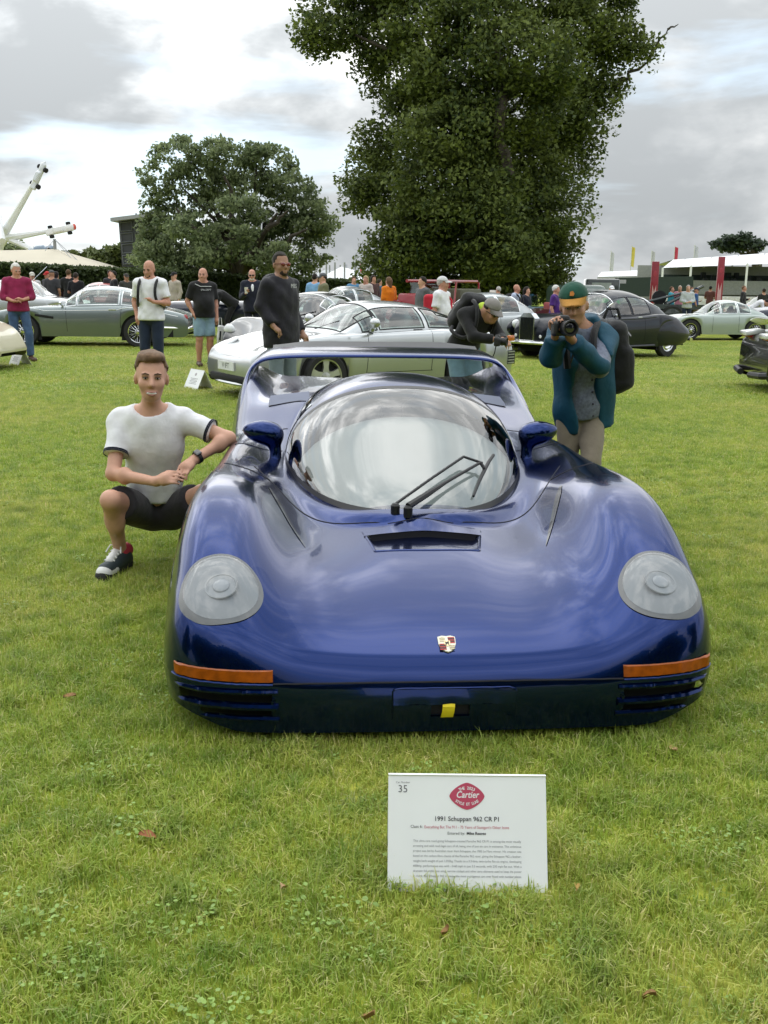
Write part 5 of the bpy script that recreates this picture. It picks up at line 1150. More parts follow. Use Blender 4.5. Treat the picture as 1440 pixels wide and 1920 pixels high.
    for s in (-1, 1):
        wl = [c for c in root.children if c.name.split('.')[0] == 'wheel' and c.location.y > 0 and c.location.x * s > 0][0]; w = wl.location
        MB().tube([(s * .145, .285 * math.cos(a), .285 * math.sin(a)) for a in np.arange(28) * math.pi / 14], .008, 5, closed=True).build('rim_stripe', mat('acid_yellow', (.6, .65, .12), rough=.5), wl)
        MB().prism([(1.55, .80), (1.80, .82), (1.72, 1.02), (1.58, 1.06)], s * .40, s * .46, 'X').build('wing_stay', KB, root)
        MB().box((s * .60, L / 2 - .10, .86), (.42, .30, .07), (R(-8), 0, 0), .02).build('rear_cover', WHT, root)
        MB().box((s * .62, L / 2 - .06, .80), (.40, .14, .05), (R(10), 0, 0), .015).build('tail_lamp', mat('red_lens', (.35, .02, .02), rough=.15, coat=.6), root)
        MB().tube([(s * .90, L / 2 - .2, .30), (s * .78, L / 2 + .06, .28), (s * .3, L / 2 + .10, .26)], .05, 8).build('diffuser', mat('carbon_black', (.02, .02, .022), rough=.45), root)
    Vp = []
    for x in np.linspace(-.92, .92, 21):
        for y, z in ((1.52, 1.12), (1.70, 1.06), (1.95, 1.03), (2.12, 1.08), (2.13, 1.06), (1.95, .995), (1.70, 1.02)): Vp.append((x, y, z - .06 * (abs(x) / .92) ** 4 + .02))
    MB().add(Vp, [[i * 7 + a, i * 7 + (a + 1) % 7, (i + 1) * 7 + (a + 1) % 7, (i + 1) * 7 + a] for i in range(20) for a in range(7)] + [list(range(7)), [140 + a for a in range(7)][::-1]]).build('rear_wing', WHT, root)
    # ---- pale rounded saloon behind the white-capped man
    L = 4.2
    root, side, fd, fw = make_car('pale_saloon', 'pale silver domed saloon behind the man in the white cap', foot(882, 26.0), R(-90 + 30), PALE, L,
        [(0, .5), (.5, .76), (1.2, .80), (2.8, .80), (3.6, .74), (L, .5)], [(0, .65, .62), (.5, .82, .80), (1.2, .92, .94), (2.2, .92, .92), (3.2, .90, .92), (3.8, .72, .74), (L, .5, .5)],
        (.85, 3.25), r=.33, zb=.25, style='art', cab=dict(roof=[(1.25, .92), (1.5, 1.12), (1.8, 1.36), (2.2, 1.46), (2.7, 1.42), (3.2, 1.22), (3.6, .96), (3.8, .84)], base=[(1.25, .6), (1.8, .7), (2.8, .7), (3.8, .46)], screen=(1.34, 1.82), rear=(2.9, 3.4), side=[(1.62, 2.2), (2.26, 2.85)]))
    vseam(root, side, 2.2)
    # ---- low cars between the hedge and the tourer (tops only)
    for i, (x, Y, rz, P, nm, lab) in enumerate([(178, 34, -85, paint('rose_paint', (.42, .12, .11), rough=.3), 'rose_saloon', 'dull red car roof showing behind the silver and grey cars'), (250, 36, -95, PALE, 'white_roadster', 'white low car behind the bald man in white'), (628, 33, -60, SIL, 'silver_sportscar', 'silver car nose showing beside the olive-shirted man'), (1330, 50, -85, paint('orange_paint', (.60, .16, .04), rough=.3), 'orange_sportscar', 'orange and white low car by the picket fence')]):
        L = 4.2
        root, side, fd, fw = make_car(nm, lab, foot(x, Y) if i < 3 else foot(1402, 47), R(rz), P, L, [(0, .55), (.6, .78), (2.0, .82), (3.5, .80), (L, .55)], [(0, .62, .6), (.6, .8, .8), (1.4, .88, .9), (2.4, .9, .9), (3.4, .88, .88), (L, .65, .62)], (.85, 3.3), r=.33, zb=.22, style='art',
            cab=dict(roof=[(1.3, .88), (1.55, 1.05), (1.85, 1.3), (2.3, 1.40), (2.8, 1.33), (3.3, 1.08), (3.6, .88)], base=[(1.3, .6), (1.9, .7), (2.8, .7), (3.6, .5)], screen=(1.38, 1.9), rear=(2.9, 3.45), side=[(1.68, 2.25), (2.3, 2.9)]))
        vseam(root, side, 2.2)
build_cars()

# ------------------------------------------------------------------ people
SKIN = lambda k=0: [mat('skin_fair', (.60, .335, .235), rough=.5, var=.08, scale=20, spec=.35), mat('skin_ruddy', (.52, .26, .18), rough=.5, var=.1, scale=20, spec=.35), mat('skin_olive', (.33, .18, .115), rough=.5, var=.08, scale=20, spec=.35), mat('skin_tan', (.45, .24, .155), rough=.5, var=.08, scale=20, spec=.35)][k]
STAND = dict(pelvis=(0, 0, .94), chest=(0, .0, 1.27), neck=(0, .015, 1.47), head=(0, -.01, 1.615),
             shR=(-.18, .01, 1.42), shL=(.18, .01, 1.42), elR=(-.235, .03, 1.14), elL=(.235, .03, 1.14), wrR=(-.225, -.06, .89), wrL=(.225, -.06, .89), hdR=(-.215, -.09, .80), hdL=(.215, -.09, .80),
             hpR=(-.09, .0, .92), hpL=(.09, .0, .92), knR=(-.10, -.025, .50), knL=(.10, -.025, .50), anR=(-.105, .02, .085), anL=(.105, .02, .085), toR=(-.13, -.15, .03), toL=(.13, -.15, .03))
def V3(*a): return np.array(a, float)
def hand(S, wr, hd, r, curl=.5, side=1, up=None):
    d = hd - wr; d = d / (np.linalg.norm(d) + 1e-9); u = V3(0, 0, 1) if up is None else V3(*up); s = np.cross(d, u); s /= np.linalg.norm(s) + 1e-9; n = np.cross(s, d)
    pc = wr + d * .055 * r; S.cap(wr + d * .01, wr + d * .075 * r, .024 * r, .030 * r, k=.02); S.cap(pc + s * .022 * r, wr + d * .085 * r + s * .026 * r, .016 * r, .013 * r, k=.015); S.cap(pc - s * .022 * r, wr + d * .085 * r - s * .026 * r, .016 * r, .013 * r, k=.015)
    for i, (o, L_) in enumerate(((-.030, .058), (-.010, .072), (.010, .068), (.030, .052))):
        a = wr + d * .088 * r + s * o * r; b = a + (d * math.cos(curl * .6) - n * math.sin(curl * .6)) * L_ * .55 * r; c = b + (d * math.cos(curl * 1.9) - n * math.sin(curl * 1.9)) * L_ * .6 * r
        S.cap(a, b, .0092 * r, .0085 * r, k=.004); S.cap(b, c, .0085 * r, .007 * r, k=.004)
    a = wr + d * .03 * r - s * side * .026 * r; b = a + (d * .55 - s * side * .5 - n * .35) * .05 * r; S.cap(a, b, .0125 * r, .010 * r, k=.012); S.cap(b, b + (d * .8 - n * .4) * .034 * r, .010 * r, .008 * r, k=.005)
def head_frame(J): 
    y, p, r_ = J.get('turn', (0, 0, 0)); return np.array(Euler((R(p), R(r_), R(y))).to_matrix())
def add_head(S, J, hs, face=True):
    M = head_frame(J); hc = V3(*J['head']); T = lambda x, y, z: hc + M @ (V3(x, y, z) * hs); y, p, r_ = J.get('turn', (0, 0, 0)); rt = (R(p), R(r_), R(y))
    S.ell(T(0, .012, .030), V3(.074, .092, .092) * hs, rt, k=.03); S.ell(T(0, -.028, -.030), V3(.061, .066, .085) * hs, rt, k=.03); S.ell(T(0, -.050, -.088), V3(.040, .038, .030) * hs, rt, k=.03)
    S.cap(T(0, -.090, .005), T(0, -.112, -.030), .010 * hs, .0135 * hs, k=.014); S.ell(T(0, -.094, -.034), V3(.020, .014, .010) * hs, rt, k=.008)
    for s in (-1, 1):
        S.ell(T(s * .076, .012, -.012), V3(.010, .020, .032) * hs, (R(p), R(r_), R(y + s * 18)), k=.008)
        if face: S.ell(T(s * .030, -.083, .016), V3(.024, .012, .009) * hs, rt, k=.012); S.ell(T(s * .037, -.066, -.030), V3(.026, .022, .026) * hs, rt, k=.02); S.ell(T(s * .029, -.092, .000), V3(.014, .010, .008) * hs, rt, k=.006, neg=True)
    if face: S.ell(T(0, -.092, -.066), V3(.024, .011, .007) * hs, rt, k=.006); S.ell(T(0, -.088, -.079), V3(.020, .010, .007) * hs, rt, k=.006)
    return T, rt
def body_prims(J, fat=1.0, hs=1.0, hands=True, face=True, curl=.5, belly=0.0, sh=1.0):
    S = SDF(); g = {k: V3(*v) for k, v in J.items() if k != 'turn' and len(np.shape(v)) == 1 and len(v) == 3}
    T, rt = add_head(S, J, hs, face)
    S.cap(g['neck'] - V3(0, 0, .03), g['head'] + (g['head'] - g['neck']) * -.15, .054 * fat, .050 * fat, k=.03)
    torso(S, g, fat, belly)
    for s in 'RL':
        S.cap(g['sh' + s], g['el' + s], .048 * fat, .038 * fat, k=.03); S.cap(g['el' + s], g['wr' + s], .039 * fat, .0255 * fat, k=.02)
        m = g['el' + s] * .72 + g['wr' + s] * .28; S.ell(m, V3(.040, .040, .050) * fat, k=.02)
        if hands: hand(S, g['wr' + s], g['hd' + s], 1.0, curl, 1 if s == 'R' else -1, J.get('palm' + s))
        else: S.cap(g['wr' + s], g['hd' + s], .026, .034, k=.02)
        S.cap(g['hp' + s], g['kn' + s], .082 * fat, .056 * fat, k=.04); S.cap(g['kn' + s], g['an' + s], .053 * fat, .036 * fat, k=.02)
        c = g['kn' + s] * .66 + g['an' + s] * .34; S.ell(c + V3(0, .018, 0), V3(.053, .056, .10) * fat, k=.03); S.cap(g['an' + s] - V3(0, 0, .03), g['to' + s] + V3(0, 0, .015), .036, .03, k=.02)
    return S, T, rt, g
def torso(S, g, fat=1.0, belly=0.0, k=.07):
    c, p, n = g['chest'], g['pelvis'], g['neck']; up = (n - p) / np.linalg.norm(n - p); ax = g['shL'] - g['shR']; ax = ax - up * (ax @ up); ax /= np.linalg.norm(ax); fr = np.cross(ax, up)
    M = Matrix((ax, -fr, up)).transposed(); e = M.to_euler(); rt = (e.x, e.y, e.z)
    S.ell(c + up * .03, V3(.165, .108, .19) * fat, rt, k=k); S.ell((c + p) / 2 + fr * belly * .5, V3(.148, .105 + belly * .6, .17) * fat, rt, k=k); S.ell(p + up * .02, V3(.165, .115, .12) * fat, rt, k=k)
    S.cap(g['shR'], g['shL'], .052 * fat, .052 * fat, k=.06); S.cap(g['shR'] * .45 + n * .55 - up * .0, g['shL'] * .45 + n * .55, .045 * fat, .045 * fat, k=.05)
def person(label, loc, rz, J=None, vox=.02, skin=0, hs=1.0, fat=1.0, belly=0.0, top=None, bottom=None, shoes=None, hair=None, cap=None, glasses=None, scale=1.0, group=None, curl=.5, eyes=None, backpack=None, beard=None, jacket=None):
    """top: (material, sleeve 0..2, hem above pelvis); bottom: (material, length 0..2); hair: (material, style)"""
    K = dict(STAND); K.update(J or {}); fine = vox < .017
    root = thing('person', label, 'person', loc, rz, group, scale)
    S, T, rt, g = body_prims(K, fat, hs, fine, vox < .022, curl, belly); sdf_obj('body', S, vox, SKIN(skin), root, it=1 if fine else 1)
    up = g['neck'] - g['pelvis']; up = up / np.linalg.norm(up)
    if top:
        m, sl, hem = top[:3]; S = SDF(); torso(S, g, fat, belly); wr = .005
        for s in 'RL':
            a, b, c = g['sh' + s], g['el' + s], g['wr' + s]
            if sl <= 1: S.cap(a, a + (b - a) * sl, .048 * fat, .051 * fat, k=.035, flat=True)
            else: S.cap(a, b, .054 * fat, .046 * fat, k=.03); S.cap(b, b + (c - b) * (sl - 1), .046 * fat, .034 * fat, k=.02, flat=True)
        S.cap(g['pelvis'] + up * .05, g['pelvis'] - up * max(hem, .01), .10 * fat, .105 * fat, k=.08)
        if hem > .02: S.ell(g['pelvis'] - up * hem * .5, V3(.165, .12, hem * .8 + .03) * fat, k=.06)
        if hem >= .1: coat_box(S, g, up, fat, hem)
        nz, pz = g['neck'] + up * .0, g['pelvis'] - up * hem
        nh = nz + up * .060
        def cut(X, Y, Z, nz=nz, pz=pz): return np.maximum(np.maximum((X - nz[0]) * up[0] + (Y - nz[1]) * up[1] + (Z - nz[2]) * up[2] - .05, .100 - np.sqrt((X - nh[0]) ** 2 + (Y - nh[1] + .006) ** 2 + (Z - nh[2]) ** 2)), -((X - pz[0]) * up[0] + (Y - pz[1]) * up[1] + (Z - pz[2]) * up[2]))
        sdf_obj('top' if len(top) < 4 else top[3], S, max(vox, .011), m, root, infl=.016, wr=wr, wf=34, cut=cut)
    if bottom:
        m, ln = bottom[:2]; S = SDF(); sit = max(g['knR'][2], g['knL'][2]) > g['pelvis'][2] - .12; S.ell(g['pelvis'] + up * .02 * (0 if sit else 1), V3(.168, .118, .13) * fat * (.93 if sit else 1), k=.06)
        for s in 'RL':
            a, b, c = g['hp' + s], g['kn' + s], g['an' + s]
            if ln <= 1: S.cap(a, a + (b - a) * ln, .090 * fat, .076 * fat, k=.03, flat=True)
            else: S.cap(a, b, .084 * fat, .062 * fat, k=.015); S.cap(b, b + (c - b) * (ln - 1), .062 * fat, .053 * fat, k=.01, flat=True)
        pz = g['pelvis'] + up * .10
        sdf_obj('shorts' if ln <= 1 else 'trousers', S, max(vox, .012), m, root, infl=.020 if sit else .010, wr=.006 if sit else .004, wf=26, cut=None if sit else lambda X, Y, Z: (X - pz[0]) * up[0] + (Y - pz[1]) * up[1] + (Z - pz[2]) * up[2])
    if shoes:
        for s in 'RL':
            a, t = g['an' + s], g['to' + s]; S = SDF(); h_ = V3(a[0], a[1], 0) + (V3(a[0], a[1], 0) - V3(t[0], t[1], 0)) * .18; z0 = min(a[2] - .05, t[2])
            S.cap(V3(h_[0], h_[1], z0 + .02), V3(t[0], t[1], t[2] + .012), .042, .045, k=.03); S.cap(a, V3(a[0], a[1], z0 + .03), .044, .046, k=.03)
            sdf_obj('shoe', S, max(vox * .8, .012), shoes, root)
    if hair:
        m, st = hair; S = SDF(); M = head_frame(K); f = {'short': (.004, -.05, .075), 'fringe': (.005, -.062, .07), 'crop': (.001, -.045, .080), 'long': (.014, -.05, .06), 'sides': (.003, -.02, -.2)}[st]
        S.ell(T(0, .016, .034), (V3(.078, .094, .094) + f[0]) * hs, rt, k=.02)
        if st == 'fringe': S.ell(T(.012, -.035, .104), V3(.056, .056, .018) * hs, rt, k=.03).ell(T(-.01, .01, .104), V3(.058, .07, .018) * hs, rt, k=.03)
        if st == 'long': S.cap(T(0, .06, .0), T(0, .07, -.14), .075 * hs, .06 * hs, k=.04)
        hc = V3(*K['head'])
        def cut(X, Y, Z):
            q = [(X - hc[0]), (Y - hc[1]), (Z - hc[2])]; x, y, z = [(M[0, i] * q[0] + M[1, i] * q[1] + M[2, i] * q[2]) / hs for i in range(3)]
            fr = np.minimum(np.maximum(-y - .035, -(z - .078)), 9)                 # forehead hairline
            lo = -(z + (.005 if st != 'fringe' else -.030) + np.clip((y - .03) * .9, -.02, .08)) if st != 'long' else -(z + .3)
            c_ = np.maximum(np.where((y < -.030) & (z < .080), .02, -.02), lo)
            c_ = np.maximum(c_, np.where((y < -.012) & (z < .045), .02, -.02))
            if st == 'sides': c_ = np.maximum(c_, z - .045)
            return c_
        sdf_obj('hair', S, max(vox * .6, .007), m, root, wr=.0035, wf=70, cut=cut)
    if beard:
        S = SDF(); S.ell(T(0, -.048, -.078), V3(.050, .052, .046) * hs, rt, k=.01); M = head_frame(K); hc = V3(*K['head'])
        def cutb(X, Y, Z):
            q = [(X - hc[0]), (Y - hc[1]), (Z - hc[2])]; x, y, z = [(M[0, i] * q[0] + M[1, i] * q[1] + M[2, i] * q[2]) / hs for i in range(3)]
            return np.maximum(z + .050, np.where((np.abs(x) < .022) & (z > -.085) & (z < -.062), .01, -.01))
        sdf_obj('beard', S, max(vox * .5, .006), beard, root, wr=.002, wf=90, cut=cutb)
    if cap:
        m1, m2 = cap[:2]; S = SDF(); S.ell(T(0, .010, .045), V3(.088, .103, .090) * hs, rt, k=.01); hc = V3(*K['head']); M = head_frame(K)
        hat = sdf_obj('cap', S, max(vox * .6, .008), m1, root, cut=lambda X, Y, Z: -((M[0, 2] * (X - hc[0]) + M[1, 2] * (Y - hc[1]) + M[2, 2] * (Z - hc[2])) / hs - .048))
        V = []; n = 13
        for r_ in (.0, .5, 1.0):
            for a in np.linspace(-1.15, 1.15, n): V.append(T(math.sin(a) * (.086 - .01 * r_), -.01 - math.cos(a) * (.088 + .075 * r_ * math.cos(a * .9)), .054 - .022 * r_ - .014 * r_ * abs(math.sin(a))))
        k = len(V); V += [v - M @ V3(0, 0, .006) for v in V]
        F = [[i * n + j, i * n + j + 1, (i + 1) * n + j + 1, (i + 1) * n + j] for i in range(2) for j in range(n - 1)]; F += [[q + k for q in f[::-1]] for f in F]
        mesh('cap_brim', V, F, m2, hat)
    if glasses:
        gl = MB(); 
        for s in (-1, 1): gl.ell(T(s * .031, -.103, .002), V3(.026, .006, .019) * hs, 12, 8, rt); gl.tube([T(s * .056, -.098, .006), T(s * .079, -.02, .006), T(s * .078, .02, .0)], .0035, 5)
        gl.tube([T(-.01, -.106, .004), T(.01, -.106, .004)], .004, 5); gl.build('glasses', glasses, root)
    if eyes:
        W_ = mat('eye_white', (.75, .73, .70), rough=.25, var=0); 
        for s in (-1, 1):
            e = MB().ell(T(s * .029, -.0855, .001), V3(.0115, .0085, .0046) * hs, 12, 8, rt).build('eye', W_, root); MB().ell(T(s * .029, -.0935, .001), V3(.0052, .0028, .0052) * hs, 10, 6, rt).build('iris', mat('iris_dark', (.04, .03, .025), rough=.2, var=0), e)
            MB().tube([T(s * .012, -.100, .020), T(s * .030, -.099, .026), T(s * .048, -.084, .021)], [.0035, .0045, .0025], 6).build('eyebrow', eyes, root)
            MB().tube([T(s * .016, -.0935, .004), T(s * .029, -.0975, .0085), T(s * .044, -.0865, .003)], .0022, 5).build('eyelid', mat('lash_brown', (.10, .06, .045), rough=.7), root)
    if backpack:
        c = g['chest']; ax = g['shL'] - g['shR']; ax = ax - up * (ax @ up); ax /= np.linalg.norm(ax); fr = np.cross(ax, up); M = Matrix((ax, -fr, up)).transposed().to_euler(); S = SDF(); pc = c - fr * .20 + up * -.02
        S.box(pc, (.30, .17, .46), tuple(M), rad=.07).box(pc - fr * .08 - up * .07, (.24, .10, .24), tuple(M), rad=.04, k=.03); bp = sdf_obj('backpack', S, max(vox, .014), backpack, root, wr=.003, wf=40)
        for s in (-1, 1):
            P = [c + up * .20 - fr * .10 + ax * s * .11, c + up * .215 + ax * s * .125, c + up * .10 + fr * .145 + ax * s * .125, c - up * .10 + fr * .14 + ax * s * .14, c - up * .17 - fr * .02 + ax * s * .19, c - up * .18 - fr * .12 + ax * s * .14]
            q = spline(np.linspace(0, 1, len(P)), np.array(P), np.linspace(0, 1, 22)); MB().tube(q, .022, 6).build('strap', backpack, bp)
    return root, T, g, rt
def pj(**k): return k
def build_people():
    WT = cloth('white_cotton', (.80, .80, .83)); NVY = cloth('navy_cloth', (.012, .014, .028)); BLKc = cloth('black_cloth', (.012, .012, .013)); DEN = cloth('denim', (.055, .10, .19), var=.3, scale=9); LDEN = cloth('pale_denim', (.22, .33, .42), var=.25, scale=8); DDEN = cloth('dark_denim', (.018, .028, .055))
    MAR = cloth('maroon_knit', (.24, .016, .065)); GRYH = cloth('grey_hair', (.45, .43, .40)); WHH = cloth('white_hair', (.66, .64, .60)); BRH = cloth('brown_hair', (.13, .075, .04)); DKH = cloth('dark_hair', (.018, .013, .010)); LEA = mat('brown_leather', (.09, .05, .03), rough=.5); BSH = mat('black_shoe', (.02, .02, .02), rough=.5); WSH = mat('white_shoe', (.7, .7, .68), rough=.55)
    KHK = cloth('khaki', (.23, .195, .145)); GRYC = cloth('grey_cloth', (.10, .105, .115)); STUB = cloth('stubble', (.045, .028, .02))
    # ---------------- the man crouching at the blue car
    o = Vector((-1.30, 5.30, 0)); W = lambda x, y, Y: tuple(at_y(x, y, Y) - o)
    J = dict(pelvis=W(291, 952, 5.54), chest=W(286, 836, 5.40), neck=W(283, 766, 5.36), head=W(284, 707, 5.30), shR=W(226, 790, 5.38), shL=W(340, 786, 5.42), elR=W(212, 888, 5.22), elL=W(429, 822, 5.36), wrR=W(292, 903, 5.05), wrL=W(364, 862, 5.20), hdR=W(326, 893, 5.00), hdL=W(330, 893, 5.05),
             hpR=W(262, 956, 5.48), hpL=W(322, 960, 5.52), knR=W(208, 938, 5.08), knL=W(382, 990, 5.34), anR=W(226, 1040, 5.30), anL=W(388, 1062, 5.72), toR=W(203, 1078, 5.16), toL=W(388, 1100, 5.82), turn=(13, 0, 2), palmR=(.15, -.75, .6), palmL=(-.2, -.7, .65))
    J['anL'] = (J['anL'][0], J['anL'][1], .09); J['toL'] = (J['toL'][0], J['toL'][1] + .12, .04); J['knL'] = (J['knL'][0], J['knL'][1], .42)
    J['toR'] = (J['toR'][0], J['toR'][1], .03); J['anR'] = (J['anR'][0], J['anR'][1], .115)
    SHO = cloth('charcoal_shorts', (.032, .030, .034)); CREW = cloth('brown_crop', (.16, .095, .055), scale=60, var=.3)
    root, T, g, rt = person('man in white T-shirt and dark shorts crouching beside the blue coupe', o, 0, J, .0085, 0, 1.04, .95, top=(WT, .64, -.095, 'tee_shirt'), bottom=(SHO, .74), hair=(CREW, 'fringe'), eyes=cloth('brow_brown', (.10, .06, .035)), curl=.55)
    for s in 'RL':
        a, b = g['sh' + s], g['el' + s]; d = (b - a) / np.linalg.norm(b - a); 
        for t, w_, m in ((.600, .010, NVY), (.632, .007, NVY)):
            p = a + (b - a) * t; MB().tube([p - d * w_ * .5, p + d * w_ * .5], .0665, 20, caps=False).build('cuff_stripe', m, root)
    # mouth, teeth
    MB().ell(T(0, -.0965, -.071), V3(.026, .0065, .0072), 14, 8, rt).build('teeth', mat('teeth_white', (.78, .76, .72), rough=.3, var=0), root)
    MB().tube([T(-.029, -.084, -.064), T(-.014, -.0985, -.0655), T(0, -.1015, -.065), T(.014, -.0985, -.0655), T(.029, -.084, -.064)], [.002, .0038, .0042, .0038, .002], 6).build('upper_lip', mat('lip', (.46, .20, .165), rough=.45, var=0), root)
    MB().tube([T(-.027, -.085, -.070), T(-.013, -.098, -.0785), T(0, -.1005, -.0805), T(.013, -.098, -.0785), T(.027, -.085, -.070)], [.002, .004, .005, .004, .002], 6).build('lower_lip', mat('lip', (.46, .20, .165)), root)
    # trainer
    a, t = g['anR'], g['toR']; d = V3(t[0] - a[0], t[1] - a[1], 0); d /= np.linalg.norm(d); sd = V3(-d[1], d[0], 0)
    for s in 'RL':
        a, t = g['an' + s], g['to' + s]; d = V3(t[0] - a[0], t[1] - a[1], 0); Lf = .20; d /= np.linalg.norm(d); sd = V3(-d[1], d[0], 0); hl = V3(a[0], a[1], 0) - d * .06; z0 = 0 if s == 'R' else t[2] - .03; hl[2] = z0
        sh = thing_part('trainer', root)
        sdf_obj('sole', SDF().cap(hl + V3(0, 0, .022), hl + d * .25 + V3(0, 0, .020), .040, .046, k=.02).box(hl + d * .12 + V3(0, 0, -.03), (.5, .5, .06), neg=True, rad=.005, k=.004), .009, mat('sole_black', (.02, .02, .02), rough=.7), sh)
        S = SDF().cap(hl + V3(0, 0, .05), hl + d * .23 + V3(0, 0, .045), .040, .043, k=.03).cap(hl + d * .03 + V3(0, 0, .09), hl + d * .13 + V3(0, 0, .07), .042, .040, k=.03); sdf_obj('upper', S, .009, mat('trainer_dark', (.035, .05, .055), rough=.6), sh)
        sdf_obj('toe_guard', SDF().cap(hl + d * .17 + V3(0, 0, .037), hl + d * .245 + V3(0, 0, .033), .045, .045, k=.03), .009, WSH, sh); sdf_obj('tongue', SDF().cap(hl + d * .065 + V3(0, 0, .125), hl + d * .18 + V3(0, 0, .085), .026, .024, k=.02), .008, WSH, sh)
        sdf_obj('heel_collar', SDF().cap(hl + d * .0 + V3(0, 0, .10), hl + d * .06 + V3(0, 0, .105), .042, .042, k=.02), .009, mat('trainer_red', (.55, .05, .08), rough=.6), sh)
        la = MB()
        for i in range(5): c = hl + d * (.085 + i * .024) + V3(0, 0, .142 - i * .011); la.tube([c - sd * .030 - V3(0, 0, .012), c + V3(0, 0, .004), c + sd * .030 - V3(0, 0, .012)], .0042, 5)
        c = hl + d * .09 + V3(0, 0, .148); la.tube([c, c + sd * .03 + d * .02 + V3(0, 0, .005), c + sd * .045 + d * .05 - V3(0, 0, .03)], .004, 5); la.tube([c, c - sd * .03 + d * .02 + V3(0, 0, .005), c - sd * .045 + d * .045 - V3(0, 0, .03)], .004, 5); la.build('laces', WSH, sh)
    # watch
    w0 = g['wrL'] * .90 + g['elL'] * .10; dd = (g['elL'] - g['wrL']); dd /= np.linalg.norm(dd); wt = thing_part('wristwatch', root); MB().tube([w0 - dd * .011, w0 + dd * .011], .0335, 18, caps=False).build('watch_strap', mat('strap_black', (.012, .012, .012), rough=.6), wt)
    nv = V3(-.1, -.72, .68); nv -= dd * (nv @ dd); nv /= np.linalg.norm(nv); M = Matrix((dd, np.cross(nv, dd), nv)).transposed().to_euler(); sdf_obj('watch_case', SDF().box(w0 + nv * .036, (.036, .040, .012), tuple(M), rad=.005), .0035, mat('watch_black', (.015, .015, .017), rough=.12, coat=1), wt)
    # ---------------- photographer in the teal jacket
    o = Vector((1.20, 6.15, 0)); W = lambda x, y, Y: tuple(at_y(x, y, Y) - o)
    TEAL = cloth('teal_shell', (.010, .066, .112), rough=.6, sheen=0, bump=.35, bscale=14); CHK = cloth('grey_check_shirt', (.16, .18, .24), var=.25, scale=60)
    J = dict(pelvis=W(1092, 770, 6.20), chest=W(1098, 672, 6.14), neck=W(1088, 606, 6.08), head=W(1076, 572, 6.00), shR=W(1052, 622, 6.02), shL=W(1134, 632, 6.14), elR=W(1034, 668, 5.86), elL=W(1124, 690, 5.88), wrR=W(1042, 626, 5.72), wrL=W(1070, 634, 5.70), hdR=W(1040, 606, 5.68), hdL=W(1060, 616, 5.66), hpR=W(1068, 778, 6.18), hpL=W(1110, 782, 6.20), knR=W(1064, 868, 6.14), knL=W(1108, 868, 6.00), anR=(.02, .12, .09), anL=(.14, .06, .09), toR=(-.06, -.10, .03), toL=(.10, -.16, .03), turn=(-14, 10, -6), palmR=(-.3, -.2, .9), palmL=(.4, -.5, .75))
    root, T, g, rt = person('photographer in teal jacket and green cap aiming a camera beside the blue coupe', o, 0, J, .0105, 3, .99, .86, top=(CHK, 1.4, .02, 'shirt'), bottom=(KHK, 1.9), shoes=LEA, hair=(GRYH, 'sides'), cap=(cloth('green_cap', (.012, .07, .045)), cloth('ochre_brim', (.42, .20, .03))), eyes=DKH, curl=.9)
    jacket_over(root, g, TEAL, 'jacket', fat=.86, open_x=-.040, hem=.10)
    MB().prism([(-.012, -.014), (.010, -.014), (.014, .0), (.004, .016), (-.012, .010)], 0, .002, 'Y').build('cap_emblem', cloth('emblem_orange', (.42, .16, .03)), root); e = [c for c in root.children if c.name.startswith('cap_emblem')][0]; e.location = T(0, -.094, .085); e.rotation_euler = (R(-25), 0, R(-14))
    ax = g['shL'] - g['shR']; u_ = g['neck'] - g['pelvis']; u_ = u_ / np.linalg.norm(u_); ax = ax - u_ * (ax @ u_); ax /= np.linalg.norm(ax); f_ = np.cross(ax, u_)
    for k in range(5): MB().ell(g['chest'] + u_ * (-.02 - .075 * k) + f_ * .128 - ax * .035, (.008, .006, .008), 8, 6).build('shirt_button', mat('button_dark', (.03, .03, .05), var=0), root)
    pk = thing('camera_backpack', 'black backpack on the teal-jacketed photographer', 'backpack', o + Vector(W(1143, 666, 6.28))); BPK = cloth('black_nylon', (.010, .010, .012), rough=.6)
    S = SDF().box((0, 0, -.01), (.15, .27, .45), (0, R(-4), R(24)), rad=.07).box((.06, -.02, -.07), (.10, .22, .26), (0, R(-4), R(24)), rad=.04, k=.03); sdf_obj('pack_body', S, .012, BPK, pk, wr=.003, wf=45); MB().tube([(-.05, 0, .22), (-.03, 0, .28), (.03, 0, .28), (.05, 0, .22)], .010, 6).build('carry_handle', BPK, pk); MB().tube([(.10, -.10, .12), (.105, 0, .14), (.09, .10, .12)], .005, 5).build('zip_line', mat('zip_grey', (.12, .12, .13), rough=.4), pk)
    for off in (0, 1):
        P = [V3(*W(1140, 612, 6.26)), V3(*W(1122, 606, 6.08)), V3(*W(1112, 640, 5.97)), V3(*W(1118, 690, 5.99)), V3(*W(1140, 712, 6.2))] if off == 0 else [V3(*W(1110, 602, 6.26)), V3(*W(1070, 606, 6.04)), V3(*W(1060, 630, 5.93)), V3(*W(1064, 690, 5.95))]
        q = spline(np.linspace(0, 1, len(P)), np.array(P), np.linspace(0, 1, 20)); sp_ = MB().tube([p + V3(*(o - pk.location)) for p in q], .022, 6).build('shoulder_strap', BPK, pk)
    camera_thing('black camera held up by the teal-jacketed photographer', at_y(1056, 614, 5.66), R(14), .105)
    # ---------------- tall man in the dark hooded jacket
    HOOD = cloth('dark_softshell', (.013, .012, .018), rough=.7)
    o = foot(516, 11.4)
